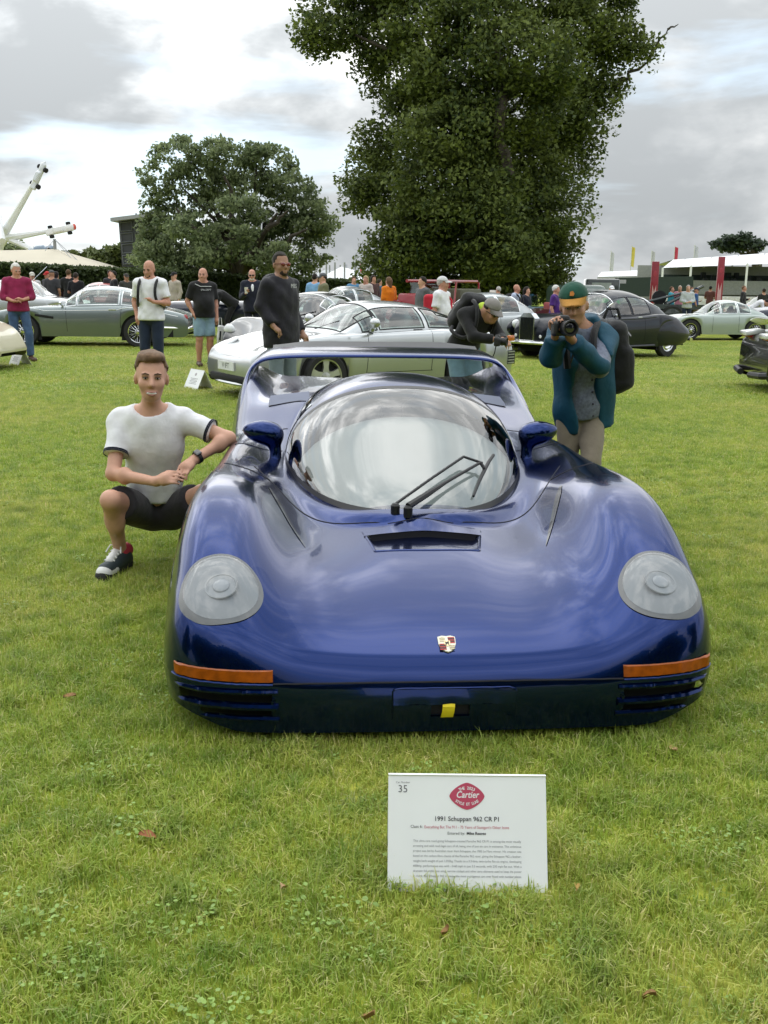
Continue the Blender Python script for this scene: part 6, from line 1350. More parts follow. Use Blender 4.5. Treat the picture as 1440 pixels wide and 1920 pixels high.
    J = dict(elR=(-.25, .05, 1.20), wrR=(-.22, -.10, 1.0), hdR=(-.2, -.16, .95), elL=(.25, .06, 1.14), wrL=(.22, -.10, .92), hdL=(.20, -.17, .86), turn=(-18, 0, 0), shR=(-.185, .01, 1.41), shL=(.185, .01, 1.41))
    root, T, g, rt = person('tall man in dark hooded jacket and red sunglasses behind the wing', o, R(52), J, .0125, 2, 1.02, 1.04, top=(HOOD, 1.92, .17, 'jacket'), bottom=(cloth('washed_denim', (.16, .20, .23)), 1.95), shoes=BSH, hair=(DKH, 'crop'), glasses=mat('red_shades', (.16, .012, .012), rough=.1, coat=1), scale=1.06, beard=cloth('dark_stubble', (.035, .022, .016)), curl=.8)
    sdf_obj('hood', SDF().ell(g['neck'] + V3(0, .10, -.02), (.13, .09, .075), k=.03).cap(g['neck'] + V3(-.09, .02, .0), g['neck'] + V3(.09, .02, .0), .055, .055, k=.05), .014, HOOD, root, wr=.003)
    WL = mat('print_white', (.6, .6, .62), rough=.6, var=0); a, b = g['shL'], g['elL']
    for i, (t, w_) in enumerate(((.28, .045), (.46, .05), (.58, .05))): p = a + (b - a) * t + V3(.066, -.035, 0); MB().box(p, (.004, w_, .016), (0, R(-8), R(-28)), .001).build('sleeve_print', WL, root)
    text('MBS', .06, g['chest'] + V3(.05, -.142, .13), WL, root, (R(90), 0, R(10)), name='chest_lettering')
    # ---------------- bending photographer behind the wing
    o = foot(868, 10.9); W = lambda x, y, Y: tuple(at_y(x, y, Y) - o)
    J = dict(pelvis=(-.06, .10, .88), chest=(.02, -.06, 1.13), neck=(.09, -.18, 1.26), head=(.13, -.24, 1.26), shR=(-.12, -.10, 1.22), shL=(.17, -.02, 1.20), elR=(-.08, -.30, 1.0), elL=(.26, -.18, .98), wrR=(.12, -.42, .98), wrL=(.22, -.40, .96), hdR=(.18, -.47, .98), hdL=(.22, -.48, .95), hpR=(-.15, .10, .86), hpL=(.03, .10, .86), knR=(-.12, -.02, .46), knL=(.06, -.06, .46), anR=(-.14, .12, .09), anL=(.10, .10, .09), toR=(-.14, -.06, .03), toL=(.12, -.08, .03), turn=(22, 28, 0))
    root, T, g, rt = person('photographer in black jacket and grey cap bending over behind the blue coupe', o, R(14), J, .0125, 3, 1.0, 1.0, top=(BLKc, 1.9, .06, 'jacket'), bottom=(cloth('faded_blue_shorts', (.13, .22, .28)), .92), shoes=BSH, cap=(cloth('grey_cap', (.22, .205, .19)), cloth('grey_brim', (.20, .185, .175))), hair=(DKH, 'sides'), glasses=mat('dark_shades', (.01, .01, .01), rough=.2), backpack=BPK, curl=.8)
    sdf_obj('collar', SDF().ell(g['neck'] + V3(-.02, .0, .03), (.075, .07, .045), (R(50), 0, 0), k=.02), .012, cloth('lime_fleece', (.50, .66, .06)), root)
    camera_thing('black camera with long lens held by the bending photographer', o + Vector((.22, -.55, .97)), R(70), .10)
    # ---------------- the rest, left to right
    folded = dict(elR=(-.25, -.02, 1.15), wrR=(-.08, -.20, 1.08), hdR=(.0, -.22, 1.08), elL=(.25, -.02, 1.15), wrL=(.08, -.20, 1.10), hdL=(.02, -.22, 1.12))
    pocketL = dict(elL=(.27, .08, 1.16), wrL=(.21, -.02, .97), hdL=(.18, -.06, .90)); pocketR = dict(elR=(-.27, .08, 1.16), wrR=(-.21, -.02, .97), hdR=(-.18, -.06, .90)); phone = dict(elL=(.26, .0, 1.14), wrL=(.12, -.22, 1.16), hdL=(.06, -.25, 1.2))
    person('grey-haired man in maroon jumper and jeans at the edge', foot(33, 19.2), R(20), dict(folded, turn=(20, 16, 0), anL=(.16, -.10, .085), toL=(.22, -.28, .03), knL=(.15, -.10, .5)), .0145, 1, 1.0, 1.03, belly=.05, top=(MAR, 1.45, .05, 'jumper'), bottom=(DEN, 1.95), shoes=LEA, hair=(WHH, 'short'), eyes=GRYH, beard=None, scale=1.03)
    lp = person('bald bearded man in white T-shirt with black backpack straps', foot(277, 15.6), R(-6), dict(pocketR, **phone, turn=(-6, 14, 0)), .013, 1, 1.02, 1.06, top=(WT, .72, .05, 'tee_shirt'), bottom=(DDEN, 1.95), shoes=BSH, beard=STUB, eyes=DKH, backpack=BPK, scale=1.04)
    r2 = person('bald heavy man in black shirt and denim shorts holding a white bag', foot(374, 18.5), R(28), dict(pocketR, turn=(-30, 0, 0)), .0145, 1, 1.02, 1.14, belly=.09, top=(BLKc, .80, .07, 'tee_shirt'), bottom=(LDEN, .90), shoes=LEA, eyes=DKH, scale=1.0)
    root, T, g, rt = r2; MB().tube([g['chest'] + V3(-.17, -.08, .19), g['chest'] + V3(-.10, -.165, .15), g['chest'] + V3(.10, -.165, .15)], .006, 5).build('shirt_piping', WL, root); text('SPA DEPT', .045, g['chest'] + V3(.0, -.168, .09), WL, root, (R(86), 0, 0), name='chest_lettering')
    bag = thing('carrier_bag', 'white carrier bag hanging beside the man in denim shorts', 'bag', foot(404, 18.3) + Vector((0, 0, .42))); sdf_obj('bag_body', SDF().box((0, 0, .16), (.13, .06, .34), (0, R(6), R(20)), rad=.03), .018, cloth('bag_white', (.66, .66, .66)), bag, wr=.008, wf=30); MB().tube([(-.03, 0, .31), (-.02, 0, .46), (.02, 0, .46), (.03, 0, .31)], .006, 5).build('bag_handle', cloth('bag_white', (.66, .66, .66)), bag); MB().box((.0, -.036, .15), (.03, .006, .16), (0, R(6), R(20))).build('bag_print', BLKc, bag)
    root, T, g, rt = person('bald man with white beard in navy blazer holding a paper cup', foot(464, 23.6), R(12), dict(elR=(-.24, -.04, 1.14), wrR=(-.16, -.26, 1.22), hdR=(-.14, -.30, 1.27), turn=(-8, 4, 0)), .0165, 1, 1.02, 1.04, top=(NVY, 1.95, .14, 'blazer'), bottom=(NVY, 1.95), shoes=BSH, beard=WHH, glasses=mat('dark_shades', (.01, .01, .01), rough=.2), scale=1.02)
    sdf_obj('shirt_front', SDF().ell(g['chest'] + V3(0, -.10, .01), (.05, .045, .15), k=.02), .018, WT, root); cup = tag(MB().lathe([(.03, 0), (.042, .13), (.044, .135), (.001, .138)], 14).build('paper_cup', mat('cup_paper', (.70, .66, .60), rough=.6)), 'pale paper cup held by the man in the navy blazer', 'cup'); cup.location = foot(464, 23.6) + Vector((-.09, -.33, 1.24))
    person('man in light blue shirt beside the black coupe', foot(579, 29.0), R(160), dict(turn=(0, 0, 0)), .024, 0, top=(cloth('sky_shirt', (.22, .42, .66)), 1.9, .05), bottom=(DDEN, 1.95), shoes=BSH, hair=(DKH, 'short'))
    person('man in olive shirt and dark cap beside the black coupe', foot(594, 25.5), R(-70), dict(folded), .022, 0, top=(cloth('olive_shirt', (.15, .15, .08)), .8, .05), bottom=(KHK, 1.95), shoes=BSH, cap=(GRYC, GRYC), fat=1.08, hair=(DKH, 'sides'))
    rt2 = person('man in white cap and white T-shirt with red shoulder bag', foot(812, 17.6), R(60), dict(elL=(.24, -.06, 1.16), wrL=(.14, -.22, 1.18), hdL=(.10, -.26, 1.22), turn=(20, 0, 0)), .0165, 1, 1.0, 1.05, belly=.05, top=(WT, .78, .06, 'tee_shirt'), bottom=(KHK, .9), shoes=WSH, cap=(cloth('white_cap', (.62, .62, .62)), cloth('white_cap', (.62, .62, .62))), hair=(GRYH, 'sides'), scale=.95)
    root, T, g, rt = rt2; RED = cloth('red_nylon', (.50, .02, .04)); c = g['chest']; MB().tube([c + V3(.13, .0, .20), c + V3(.15, -.12, .05), c + V3(.10, -.14, -.15), c + V3(-.02, -.15, -.28)], .022, 6).build('bag_strap', RED, root); sdf_obj('shoulder_bag', SDF().box(c + V3(-.18, .14, -.02), (.16, .24, .36), rad=.06).box(c + V3(.0, -.16, -.32), (.22, .09, .16), rad=.04, k=.01), .02, RED, root)
    person('dark-haired man in grey suit beside the red fire engine', foot(776, 24.0), R(-60), dict(turn=(-10, 8, 0)), .022, 0, top=(GRYC, 1.95, .12, 'suit_jacket'), bottom=(GRYC, 1.95), shoes=BSH, hair=(DKH, 'short'))
    person('person in bright orange jacket behind the silver coupe', foot(714, 30.0), R(-140), dict(turn=(0, 0, 0)), .024, 0, top=(cloth('orange_shell', (.72, .20, .01)), 1.9, .10), bottom=(DDEN, 1.95), shoes=BSH, hair=(BRH, 'long'))
    person('white-haired man in purple polo shirt and pale trousers', foot(1020, 27.0), R(66), dict(turn=(10, 6, 0)), .017, 1, 1.02, 1.06, belly=.05, top=(cloth('purple_polo', (.07, .02, .17)), .75, .05), bottom=(cloth('stone_cotton', (.50, .46, .40)), 1.95), shoes=WSH, hair=(WHH, 'short'), scale=.99)
    person('person in bright green jacket and white cap beside the lorry', foot(1122, 34.0), R(10), dict(folded), .024, 0, top=(cloth('emerald_jacket', (.02, .42, .07)), 1.9, .06), bottom=(DDEN, 1.95), shoes=BSH, cap=(WT, WT))
    person('bald man in pale blue shirt with rucksack beside the maroon tourer', foot(948, 30.0), R(62), dict(turn=(8, 0, 0)), .02, 1, top=(cloth('pale_blue_shirt', (.45, .52, .66)), .75, .05), bottom=(DDEN, 1.95), shoes=BSH, backpack=BPK)
    person('dark-haired woman in navy top beside the maroon tourer', foot(967, 31.0), R(55), dict(turn=(5, 0, 0)), .024, 0, top=(NVY, 1.9, .1), bottom=(DDEN, 1.95), shoes=BSH, hair=(DKH, 'long'), scale=.96)
    person('grey-haired person in yellow vest at the maroon tourer', foot(915, 33.0), R(-150), {}, .026, 0, top=(cloth('yellow_vest', (.60, .33, .02)), .8, .08), bottom=(DDEN, 1.95), shoes=BSH, hair=(GRYH, 'short'), scale=.95)
    bend = dict(pelvis=(0, .15, .90), chest=(0, -.12, 1.12), neck=(0, -.28, 1.18), head=(0, -.40, 1.17), shR=(-.17, -.22, 1.16), shL=(.17, -.22, 1.16), elR=(-.2, -.30, .90), elL=(.2, -.30, .90), wrR=(-.15, -.42, .72), wrL=(.15, -.42, .72), hdR=(-.14, -.46, .64), hdL=(.14, -.46, .64), hpR=(-.09, .15, .90), hpL=(.09, .15, .90), turn=(0, 40, 0))
    person('bald man in black suit bending over the dark racing car', foot(418, 27.5), R(-75), bend, .02, 1, top=(BLKc, 1.95, .1, 'suit_jacket'), bottom=(BLKc, 1.95), shoes=BSH)
    person('man in tan shirt and black cap near the racing car', foot(322, 31.0), R(-40), {}, .024, 0, top=(cloth('tan_shirt', (.42, .37, .30)), 1.8, .05), bottom=(DDEN, 1.95), shoes=BSH, cap=(BLKc, BLKc))
    far = [(62, 31.5, 'man in white jacket and pale cap behind the silver fastback', (.55, .55, .55), 'cap', (.6, .58, .5), 30), (90, 33.5, 'person in red cap behind the silver fastback', (.04, .04, .05), 'cap', (.5, .03, .03), -30), (98, 32.0, 'man in dark coat and grey cap behind the silver fastback', (.05, .05, .055), 'cap', (.10, .10, .10), 170), (129, 33.0, 'short-haired man in black coat seen from behind, nearer the aerial', (.015, .015, .016), 'short', (.10, .06, .03), 180), (142, 31.0, 'dark-haired man in black coat with white collar seen from behind', (.012, .012, .014), 'short', (.03, .02, .015), 175), (106, 34.0, 'person in black hood behind the radio aerial', (.014, .014, .016), 'long', (.012, .010, .010), 160), (211, 32.5, 'dark-haired man in black suit behind the grey-green tourer', (.012, .012, .014), 'short', (.015, .012, .01), -60), (205, 34.0, 'person in dark jacket facing the man in the black suit', (.03, .03, .035), 'short', (.05, .03, .02), 50), (234, 33.5, 'man in flat cap and dark coat near the white car', (.05, .05, .045), 'cap', (.05, .045, .04), 40),
           (650, 36.0, 'woman in blue vest top by the vintage wheels', (.10, .25, .42), 'long', (.10, .06, .03), 20), (672, 34.0, 'fair-haired woman in pale coat', (.52, .46, .42), 'long', (.42, .30, .16), -30), (686, 35.0, 'dark-haired woman in brown jacket beside the pale coat', (.08, .04, .04), 'long', (.03, .02, .015), 40), (697, 37.0, 'person in dark blue top beside the orange jacket', (.05, .10, .16), 'short', (.04, .03, .02), 120),
           (1232, 44.0, 'person in turquoise anorak by the red pillar', (.05, .36, .46), 'short', (.12, .07, .04), 60), (1247, 45.0, 'person in pink checked shirt beside the turquoise anorak', (.50, .20, .26), 'short', (.50, .42, .36), -20), (1262, 41.0, 'grey-haired man in pale grey sweater', (.50, .54, .55), 'short', (.40, .38, .36), 0), (1277, 43.0, 'man in royal blue jacket and cap', (.03, .09, .26), 'cap', (.02, .03, .06), 80), (1268, 47.0, 'dark-clothed person between the grey sweater and blue jacket', (.03, .03, .035), 'short', (.03, .02, .015), 30), (1303, 52.0, 'dark-skinned man in brown jacket before the second red pillar', (.10, .04, .035), 'short', (.01, .01, .01), 150),
           (1364, 46.0, 'person in black gilet looking at a phone by the fence', (.03, .03, .035), 'short', (.16, .09, .05), 60), (1401, 45.0, 'man in black T-shirt seen from behind', (.03, .032, .03), 'short', (.03, .02, .015), 180), (1426, 45.5, 'man in dark navy polo seen from behind', (.02, .03, .05), 'short', (.04, .03, .02), 170), (1440, 44.0, 'person in black top cut off at the edge', (.012, .012, .014), 'short', (.02, .015, .01), 160)]
    for i, (x, Y, lab, col, st, hc, rz) in enumerate(far):
        m = cloth('far_top_%d' % i, col); h_ = cloth('far_head_%d' % i, hc)
        person(lab, foot(x, Y), R(rz), dict(folded) if i % 3 == 0 else (dict(phone) if i % 3 == 1 else {}), .028, (0, 1, 3)[i % 3] if i != 18 else 2, top=(m, 1.9 if i % 2 else .8, .08), bottom=((DDEN, KHK, BLKc)[i % 3], 1.95), shoes=BSH, hair=None if st == 'cap' else (h_, st), cap=(h_, h_) if st == 'cap' else None, scale=.97 + .02 * (i % 4))
    person('man in white T-shirt leaning over the dark wedge car', foot(1387, 39.5), R(75), dict(bend), .024, 0, top=(WT, .8, .08), bottom=(DDEN, 1.95), shoes=BSH, hair=(DKH, 'short'))
def coat_box(S, g, up, fat, hem, w=.33, d=.22):
    ax = g['shL'] - g['shR']; ax = ax - up * (ax @ up); ax /= np.linalg.norm(ax); fr = np.cross(ax, up); e = Matrix((ax, -fr, up)).transposed().to_euler(); a, b = g['chest'] + up * .10, g['pelvis'] - up * (hem + .05)
    S.box((a + b) / 2, (w * fat, d * fat, float(np.linalg.norm(a - b))), tuple(e), rad=.09 * fat, k=.05)
def jacket_over(root, g, m, name, fat=1.0, open_x=0.0, hem=.1):
    S = SDF(); torso(S, g, fat * 1.03); up = g['neck'] - g['pelvis']; up = up / np.linalg.norm(up)
    for s in 'RL': a, b, c = g['sh' + s], g['el' + s], g['wr' + s]; S.cap(a, b, .050, .045, k=.04); S.cap(b, b + (c - b) * .88, .046, .036, k=.02, flat=True)
    ax = g['shL'] - g['shR']; ax = ax - up * (ax @ up); ax /= np.linalg.norm(ax); fr = np.cross(ax, up)
    p = g['pelvis']; e = Matrix((ax, -fr, up)).transposed().to_euler(); coat_box(S, g, up, 1.0, hem, .305, .215); e = Matrix((ax, -fr, up)).transposed().to_euler()
    S.cap(g['neck'] - up * .02 - ax * .05, g['neck'] - up * .02 + ax * .05, .060, .060, k=.03)
    # the front hangs open
    q = p - up * .02 + fr * .16 + ax * open_x; S.box(q, (.085, .30, .62), tuple(e), rad=.03, k=.03, neg=True)
    q2 = g['chest'] + fr * .17 + up * .12 + ax * open_x; S.box(q2, (.085, .22, .36), tuple(e), rad=.03, k=.03, neg=True)
    nz = g['neck'] + up * .035; pz = p - up * hem
    sdf_obj(name, S, .0125, m, root, infl=.022, wr=.009, wf=24, cut=lambda X, Y, Z: np.maximum((X - nz[0]) * up[0] + (Y - nz[1]) * up[1] + (Z - nz[2]) * up[2], -((X - pz[0]) * up[0] + (Y - pz[1]) * up[1] + (Z - pz[2]) * up[2])))
def camera_thing(label, loc, rz, lens):
    c = thing('camera', label, 'camera', loc, rz); B = mat('camera_black', (.010, .010, .011), rough=.5, bump=.2, bscale=150)
    sdf_obj('camera_body', SDF().box((0, 0, 0), (.135, .05, .092), rad=.012).box((0, 0, .05), (.06, .05, .035), rad=.012, k=.01).box((-.055, -.02, -.005), (.03, .05, .08), rad=.012, k=.01), .008, B, c)
    MB().lathe([(.001, .022), (.038, .022), (.036, .03), (.040, .045), (.038, lens * .7), (.043, lens * .8), (.044, lens), (.036, lens), (.030, lens - .02), (.001, lens - .025)], 22, 'Y').build('lens', B, c).rotation_euler = (0, 0, math.pi)
    MB().ell((0, -lens + .015, 0), (.030, .006, .030), 16, 8).build('lens_glass', mat('lens_glass_dark', (.01, .01, .02), rough=.05, coat=1), c); MB().tube([(.065, .0, .03), (.085, .03, -.02), (.10, .05, -.12), (.09, .08, -.20)], .006, 5).build('neck_strap', B, c)
    return c
build_people()

# ------------------------------------------------------------------ structures round the showground
def vp(x, y, Y): return np.array(at_y(x, y, Y))
def build_structures():
    CAN = mat('beige_canvas', (.55, .50, .39), rough=.8, var=.06, scale=.3); WHC = mat('white_canvas', (.80, .81, .82), rough=.7, var=.03, scale=.3); STL = mat('grey_steel', (.30, .31, .32), rough=.5, metal=.4); WP = mat('white_sculpture', (.74, .75, .76), rough=.35, coat=.4, var=.04, scale=.5); DG = mat('dark_hoarding', (.02, .035, .03), rough=.7)
    # beige marquee
    Y = 70; t = thing('beige_marquee', 'large beige canvas marquee behind the hedge', 'tent', foot(60, Y)); o = np.array(t.location)
    P = [(-140, 497), (30, 469), (104, 467), (162, 499)]
    ridge = [vp(-110, 470, Y + 6) - o, vp(25, 469, Y + 6) - o, vp(104, 467, Y + 6) - o]; front = [vp(-170, 505, Y) - o, vp(10, 505, Y) - o, vp(100, 505, Y) - o, vp(165, 505, Y) - o]; back = [f + V3(0, 12, 0) for f in front]
    V = ridge + front + back; MB().add(V, [[0, 1, 4, 3], [1, 2, 5, 4], [2, 6, 5], [0, 7, 8, 1], [1, 8, 9, 2], [2, 9, 10], [2, 10, 6]]).build('roof', CAN, t, smooth=False)
    ft = [V3(f[0], f[1], 0) for f in front]; MB().add(front + ft, [[i, i + 1, 5 + i, 4 + i] for i in range(3)]).build('side_wall', CAN, t, smooth=False)
    m = vp(102, 448, Y + 6) - o; MB().tube([ridge[2] - V3(0, 0, 6), m], .12, 6).build('mast', STL, t)
    for e in ((85, 470), (140, 492), (160, 502)): MB().tube([m, vp(*e, Y + 3) - o], .03, 4).build('guy_rope', STL, t)
    # long white walkway roof above the hedge
    Y = 62; t = thing('white_walkway_roof', 'long low white canopy roof running behind the hedge', 'tent', foot(250, Y)); o = np.array(t.location)
    a, b = [(95, 495), (300, 508), (420, 521)], [(95, 504), (300, 517), (420, 526)]
    V = [vp(x, y, Y + 2) - o for x, y in a] + [vp(x, y, Y) - o for x, y in b]; MB().add(V + [v + V3(0, 2, -.15) for v in V[:3]], [[0, 1, 4, 3], [1, 2, 5, 4], [0, 6, 7, 1], [1, 7, 8, 2]]).build('roof', WHC, t, smooth=False)
    for x, y in b: p = vp(x, y, Y) - o; MB().tube([(p[0], p[1], 0), p], .06, 6).build('post', STL, t)
    # sculpture: white limbs carrying racing cars
    Y = 85; t = thing('car_sculpture', 'tall white sculpture of angled arms carrying racing cars', 'sculpture', foot(-5, Y)); o = np.array(t.location); hub = vp(6, 446, Y) - o
    MB().tube([(hub[0] - 1.5, hub[1] + .0, 0), hub - V3(.5, 0, .6), hub], [.55, .5, .42], 10).build('stem', WP, t)
    for (p0, p1, r0, r1) in (((2, 448), (66, 338), .34, .15), ((8, 447), (112, 430), .32, .12), ((15, 448), (66, 470), .26, .2), ((-2, 405), (4, 452), .25, .3)):
        a, b = vp(*p0, Y) - o, vp(*p1, Y - 2) - o; MB().tube([a, a + (b - a) * .35, a + (b - a) * .42, b], [r0, r0 * .85, r0 * .78, r1], 8).build('arm', WP, t)
    for k, (x, y, ang, ln, col, roll) in enumerate(((72, 331, 62, 4.4, (.55, .57, .60), 60), (112, 431, 12, 4.6, (.68, .68, .66), 80), (76, 467, 8, 4.2, (.20, .27, .36), 20))):
        c = thing_part('mounted_car', t); c.location = vp(x, y, Y - 2) - o; c.rotation_euler = (R(roll), -R(ang), 0); c.scale = (.5, .5, .5); P = paint('sculpture_car_%d' % k, col)
        S = SDF().box((0, 0, 0), (ln, 1.1, .5), rad=.2).box((-.1, 0, .32), (1.6, .9, .5), rad=.2, k=.3).cap((ln * .3, 0, 0), (ln * .55, 0, -.05), .35, .2, k=.3); sdf_obj('car_shell', S, .12, P, c)
        for sx in (-1, 1):
            for sy in (-1, 1): MB().lathe([(.2, -.18), (.38, -.18), (.38, .18), (.2, .18)], 16, 'Y', (sx * ln * .32, sy * .75, -.12)).build('wheel', DARK(), c)
        if k == 1: MB().ell((ln * .52, 0, -.02), (.3, .5, .25), 12, 8).build('nose_cone', mat('nose_red', (.55, .08, .05), rough=.4), c)
    # big dark screen stand beside the evergreen oak
    Y = 78; t = thing('screen_tower', 'dark scaffold tower with flat roof left of the evergreen oak', 'tower', foot(245, Y)); o = np.array(t.location)
    tl, tr, bl, br = vp(222, 414, Y) - o, vp(275, 410, Y) - o, vp(229, 500, Y) - o, vp(275, 500, Y) - o
    V = [tl, tr, br, bl]; V += [v + V3(0, 4, 0) for v in V]; MB().add(V, [[0, 1, 2, 3], [7, 6, 5, 4], [0, 3, 7, 4], [1, 5, 6, 2], [0, 4, 5, 1]]).build('screen_block', mat('screen_dark', (.035, .038, .042), rough=.5, var=.3, scale=.8), t, smooth=False)
    r0, r1 = vp(207, 415, Y - 1) - o, vp(280, 406, Y - 1) - o; V = [r0, r1, r1 + V3(0, 6, 0), r0 + V3(0, 6, 0)]; MB().add(V + [v + V3(0, 0, .25) for v in V], [[0, 3, 2, 1], [4, 5, 6, 7], [0, 1, 5, 4], [1, 2, 6, 5], [2, 3, 7, 6], [3, 0, 4, 7]]).build('roof', STL, t, smooth=False)
    for k in range(4):
        for c_ in range(2): u0, u1 = .06 + c_ * .5, .46 + c_ * .48; v0, v1 = .04 + k * .24, .23 + k * .24; q = [tl + (tr - tl) * u + (bl - tl) * v + V3(0, -.08, 0) for u, v in ((u0, v0), (u1, v0), (u1, v1), (u0, v1))]; MB().tube(q, .05, 4, closed=True).build('frame', mat('frame_grey', (.13, .14, .15), rough=.5), t)
    MB().tube([vp(256, 408, Y + 2) - o, vp(255, 400, Y + 2) - o], .08, 5).build('roof_lamp', STL, t)
    # white marquees between the two big trees
    for i, (xs, Y, lab) in enumerate((((590, 640, 700, 500, 540), 95, 'white peaked marquee between the two big trees'), ((560, 612, 652, 505, 540), 110, 'farther white marquee with slanted grey roof'))):
        x0, xm, x1, yt, yb = xs; t = thing('white_marquee', lab, 'tent', foot(xm, Y)); o = np.array(t.location)
        pk = vp(xm, yt, Y + 5) - o; e = [vp(x0, yb - 14, Y) - o, vp(xm, yb - 10, Y) - o, vp(x1, yb - 14, Y) - o]; e2 = [v + V3(0, 10, 0) for v in e]; pk2 = vp(xm + 30, yt + 8, Y + 5) - o
        MB().add([pk, pk2] + e + e2, [[0, 2, 3], [0, 3, 1], [1, 3, 4], [1, 4, 7], [0, 5, 2], [0, 1, 6], [0, 6, 5], [1, 7, 6]]).build('roof', WHC if i == 0 else mat('grey_canvas', (.45, .47, .48), rough=.7, var=.03), t, smooth=False)
        lo = [V3(v[0], v[1], 0) for v in e]; MB().add(e + lo, [[0, 1, 4, 3], [1, 2, 5, 4]]).build('side_wall', WHC, t, smooth=False)
        for dx in (-28, -12, 6, 26): p = vp(xm + dx, yb - 10, Y + 1) - o; q = vp(xm + dx, yt - 8, Y + 1) - o; MB().tube([p, q], .09, 5).build('mast', STL, t)
    # grandstand on the right
    Y = 82; t = thing('grandstand', 'long grandstand with white canopy roof on the right', 'grandstand', foot(1380, Y)); o = np.array(t.location)
    def G(x, y, dY=0): return vp(x, y, Y + dY) - o
    xs = [1246, 1296, 1361, 1396, 1432, 1480, 1540]
    a0, a1 = G(1262, 487, 5), G(1560, 466, 5); b0, b1 = G(1243, 502), G(1560, 490)
    for i in range(6):
        u0, u1 = i / 6, (i + 1) / 6; q = [b0 + (b1 - b0) * u0, b0 + (b1 - b0) * u1, a0 + (a1 - a0) * u1, a0 + (a1 - a0) * u0]; q2 = [v + V3(0, 10, -.6) for v in q[2:]]
        MB().add(q + q2, [[0, 1, 2, 3], [3, 2, 4, 5]]).build('roof_panel', WHC, t, smooth=False)
        p = b0 + (b1 - b0) * u1; MB().tube([(p[0], p[1], 0), p + V3(0, 0, .1)], .09, 6).build('post', WHC, t); p2 = b0 + (b1 - b0) * (u0 + .08); MB().tube([p2 + V3(0, .2, -.1), a0 + (a1 - a0) * (u0 + .08)], .05, 4).build('roof_batten', STL, t)
    MB().tube([(b0[0], b0[1], 0), b0], .08, 6).build('post', WHC, t)
    for k in range(4): z = 1.9 + k * .24; MB().box(((b0[0] + b1[0]) / 2 + 1, 2.5 + k * 1.3, z - .35), (float(b1[0] - b0[0]) - 1, 1.3, .7)).build('seating_tier', mat('tier_green', (.03, .045, .04), rough=.8, var=.4, scale=1.2), t, smooth=False)
    MB().box(((b0[0] + b1[0]) / 2, 8.2, 1.75), (float(b1[0] - b0[0]), .2, 3.3)).build('back_wall', mat('stand_shade', (.30, .31, .31), rough=.8, var=.1), t, smooth=False); MB().box(((b0[0] + b1[0]) / 2 + 2, 1.2, 1.6), (float(b1[0] - b0[0]), .2, 1.1)).build('front_board', mat('board_grey', (.24, .25, .25), rough=.7), t, smooth=False)
    for i in range(26): 
        rg = np.random.default_rng(i); MB().box((b0[0] + 3 + rg.uniform(0, 14), 2.6 + (i % 3) * 1.3, 2.1 + (i % 3) * .24), (.4, .3, .5), bev=.08).build('seat_block', mat('seat_dark', (.02, .025, .03), rough=.7), t)
    # dark hoarding and low building
    Y = 76; t = thing('dark_hoarding', 'long dark green hoarding below the flags', 'wall', foot(1230, Y)); o = np.array(t.location)
    V = [vp(1155, 521, Y) - o, vp(1300, 518, Y) - o, vp(1300, 556, Y) - o, vp(1155, 556, Y) - o]; V += [v + V3(0, .3, 0) for v in V]; MB().add(V, [[0, 1, 2, 3], [7, 6, 5, 4], [0, 4, 5, 1]]).build('panel', DG, t, smooth=False)
    Y = 100; t = thing('low_pavilion', 'low white-roofed pavilion left of the first red pillar', 'building', foot(1160, Y)); o = np.array(t.location); e = [vp(1120, 519, Y) - o, vp(1196, 517, Y) - o]; r_ = [vp(1128, 510, Y + 4) - o, vp(1196, 507, Y + 4) - o]
    MB().add(e + r_, [[0, 1, 3, 2]]).build('roof', WHC, t, smooth=False); MB().add(e + [V3(e[1][0], e[1][1], -.5), V3(e[0][0], e[0][1], -.5)], [[0, 1, 2, 3]]).build('wall', mat('wall_grey', (.4, .41, .42), rough=.8), t, smooth=False)
    # white picket fence
    Y = 56; a, b = foot(1196, Y), foot(1500, Y - 5); t = thing('picket_fence', 'white picket fence behind the crowd on the right', 'fence', (0, 0, 0)); n = 150; mb = MB()
    for i in range(n):
        p = a + (b - a) * (i / (n - 1)); mb.box((p.x, p.y, p.z + .62), (.07, .02, 1.24))
    o_ = mb.build('picket_row', mat('fence_white', (.78, .79, .80), rough=.6), t, smooth=False); o_['kind'] = 'stuff'
    for z in (.3, .95): MB().tube([a + Vector((0, .03, z)), b + Vector((0, .03, z))], .035, 5).build('rail', mat('fence_white', (.78, .79, .80)), t)
    # two red pillars
    RD = mat('pillar_red', (.30, .018, .035), rough=.45, coat=.2, var=.05, scale=.6)
    for i, (x, yt, w, Y) in enumerate(((1199.5, 490, 13, 50), (1319, 481, 11.5, 49))):
        b_ = foot(x, Y); z = at_y(x, yt, Y).z - b_.z; wd = w * Y / FOC; t = thing('red_pillar', ['red display pillar beside the dark lorry', 'red display pillar in front of the grandstand'][i], 'pillar', b_, R(-12), 'red display pillars'); MB().box((0, 0, z / 2), (wd, wd * .8, z), bev=.015).build('column', RD, t)
        PK = mat('pillar_pink', (.62, .42, .44), rough=.5, var=.05); MB().prism([(-wd * .25, z * .62), (0, z * .50), (wd * .25, z * .62), (wd * .32, z * .36), (-wd * .32, z * .36)], -wd * .4 - .006, -wd * .4 - .002, 'Y').build('printed_panel', PK, t, smooth=False)
        MB().ell((0, -wd * .4 - .003, z * .80), (wd * .26, .006, wd * .42), 16, 8).build('printed_emblem', mat('pillar_dark_red', (.42, .05, .08), rough=.5), t); MB().box((0, -wd * .4 - .004, z * .18), (wd * .5, .006, .10)).build('printed_line', PK, t)
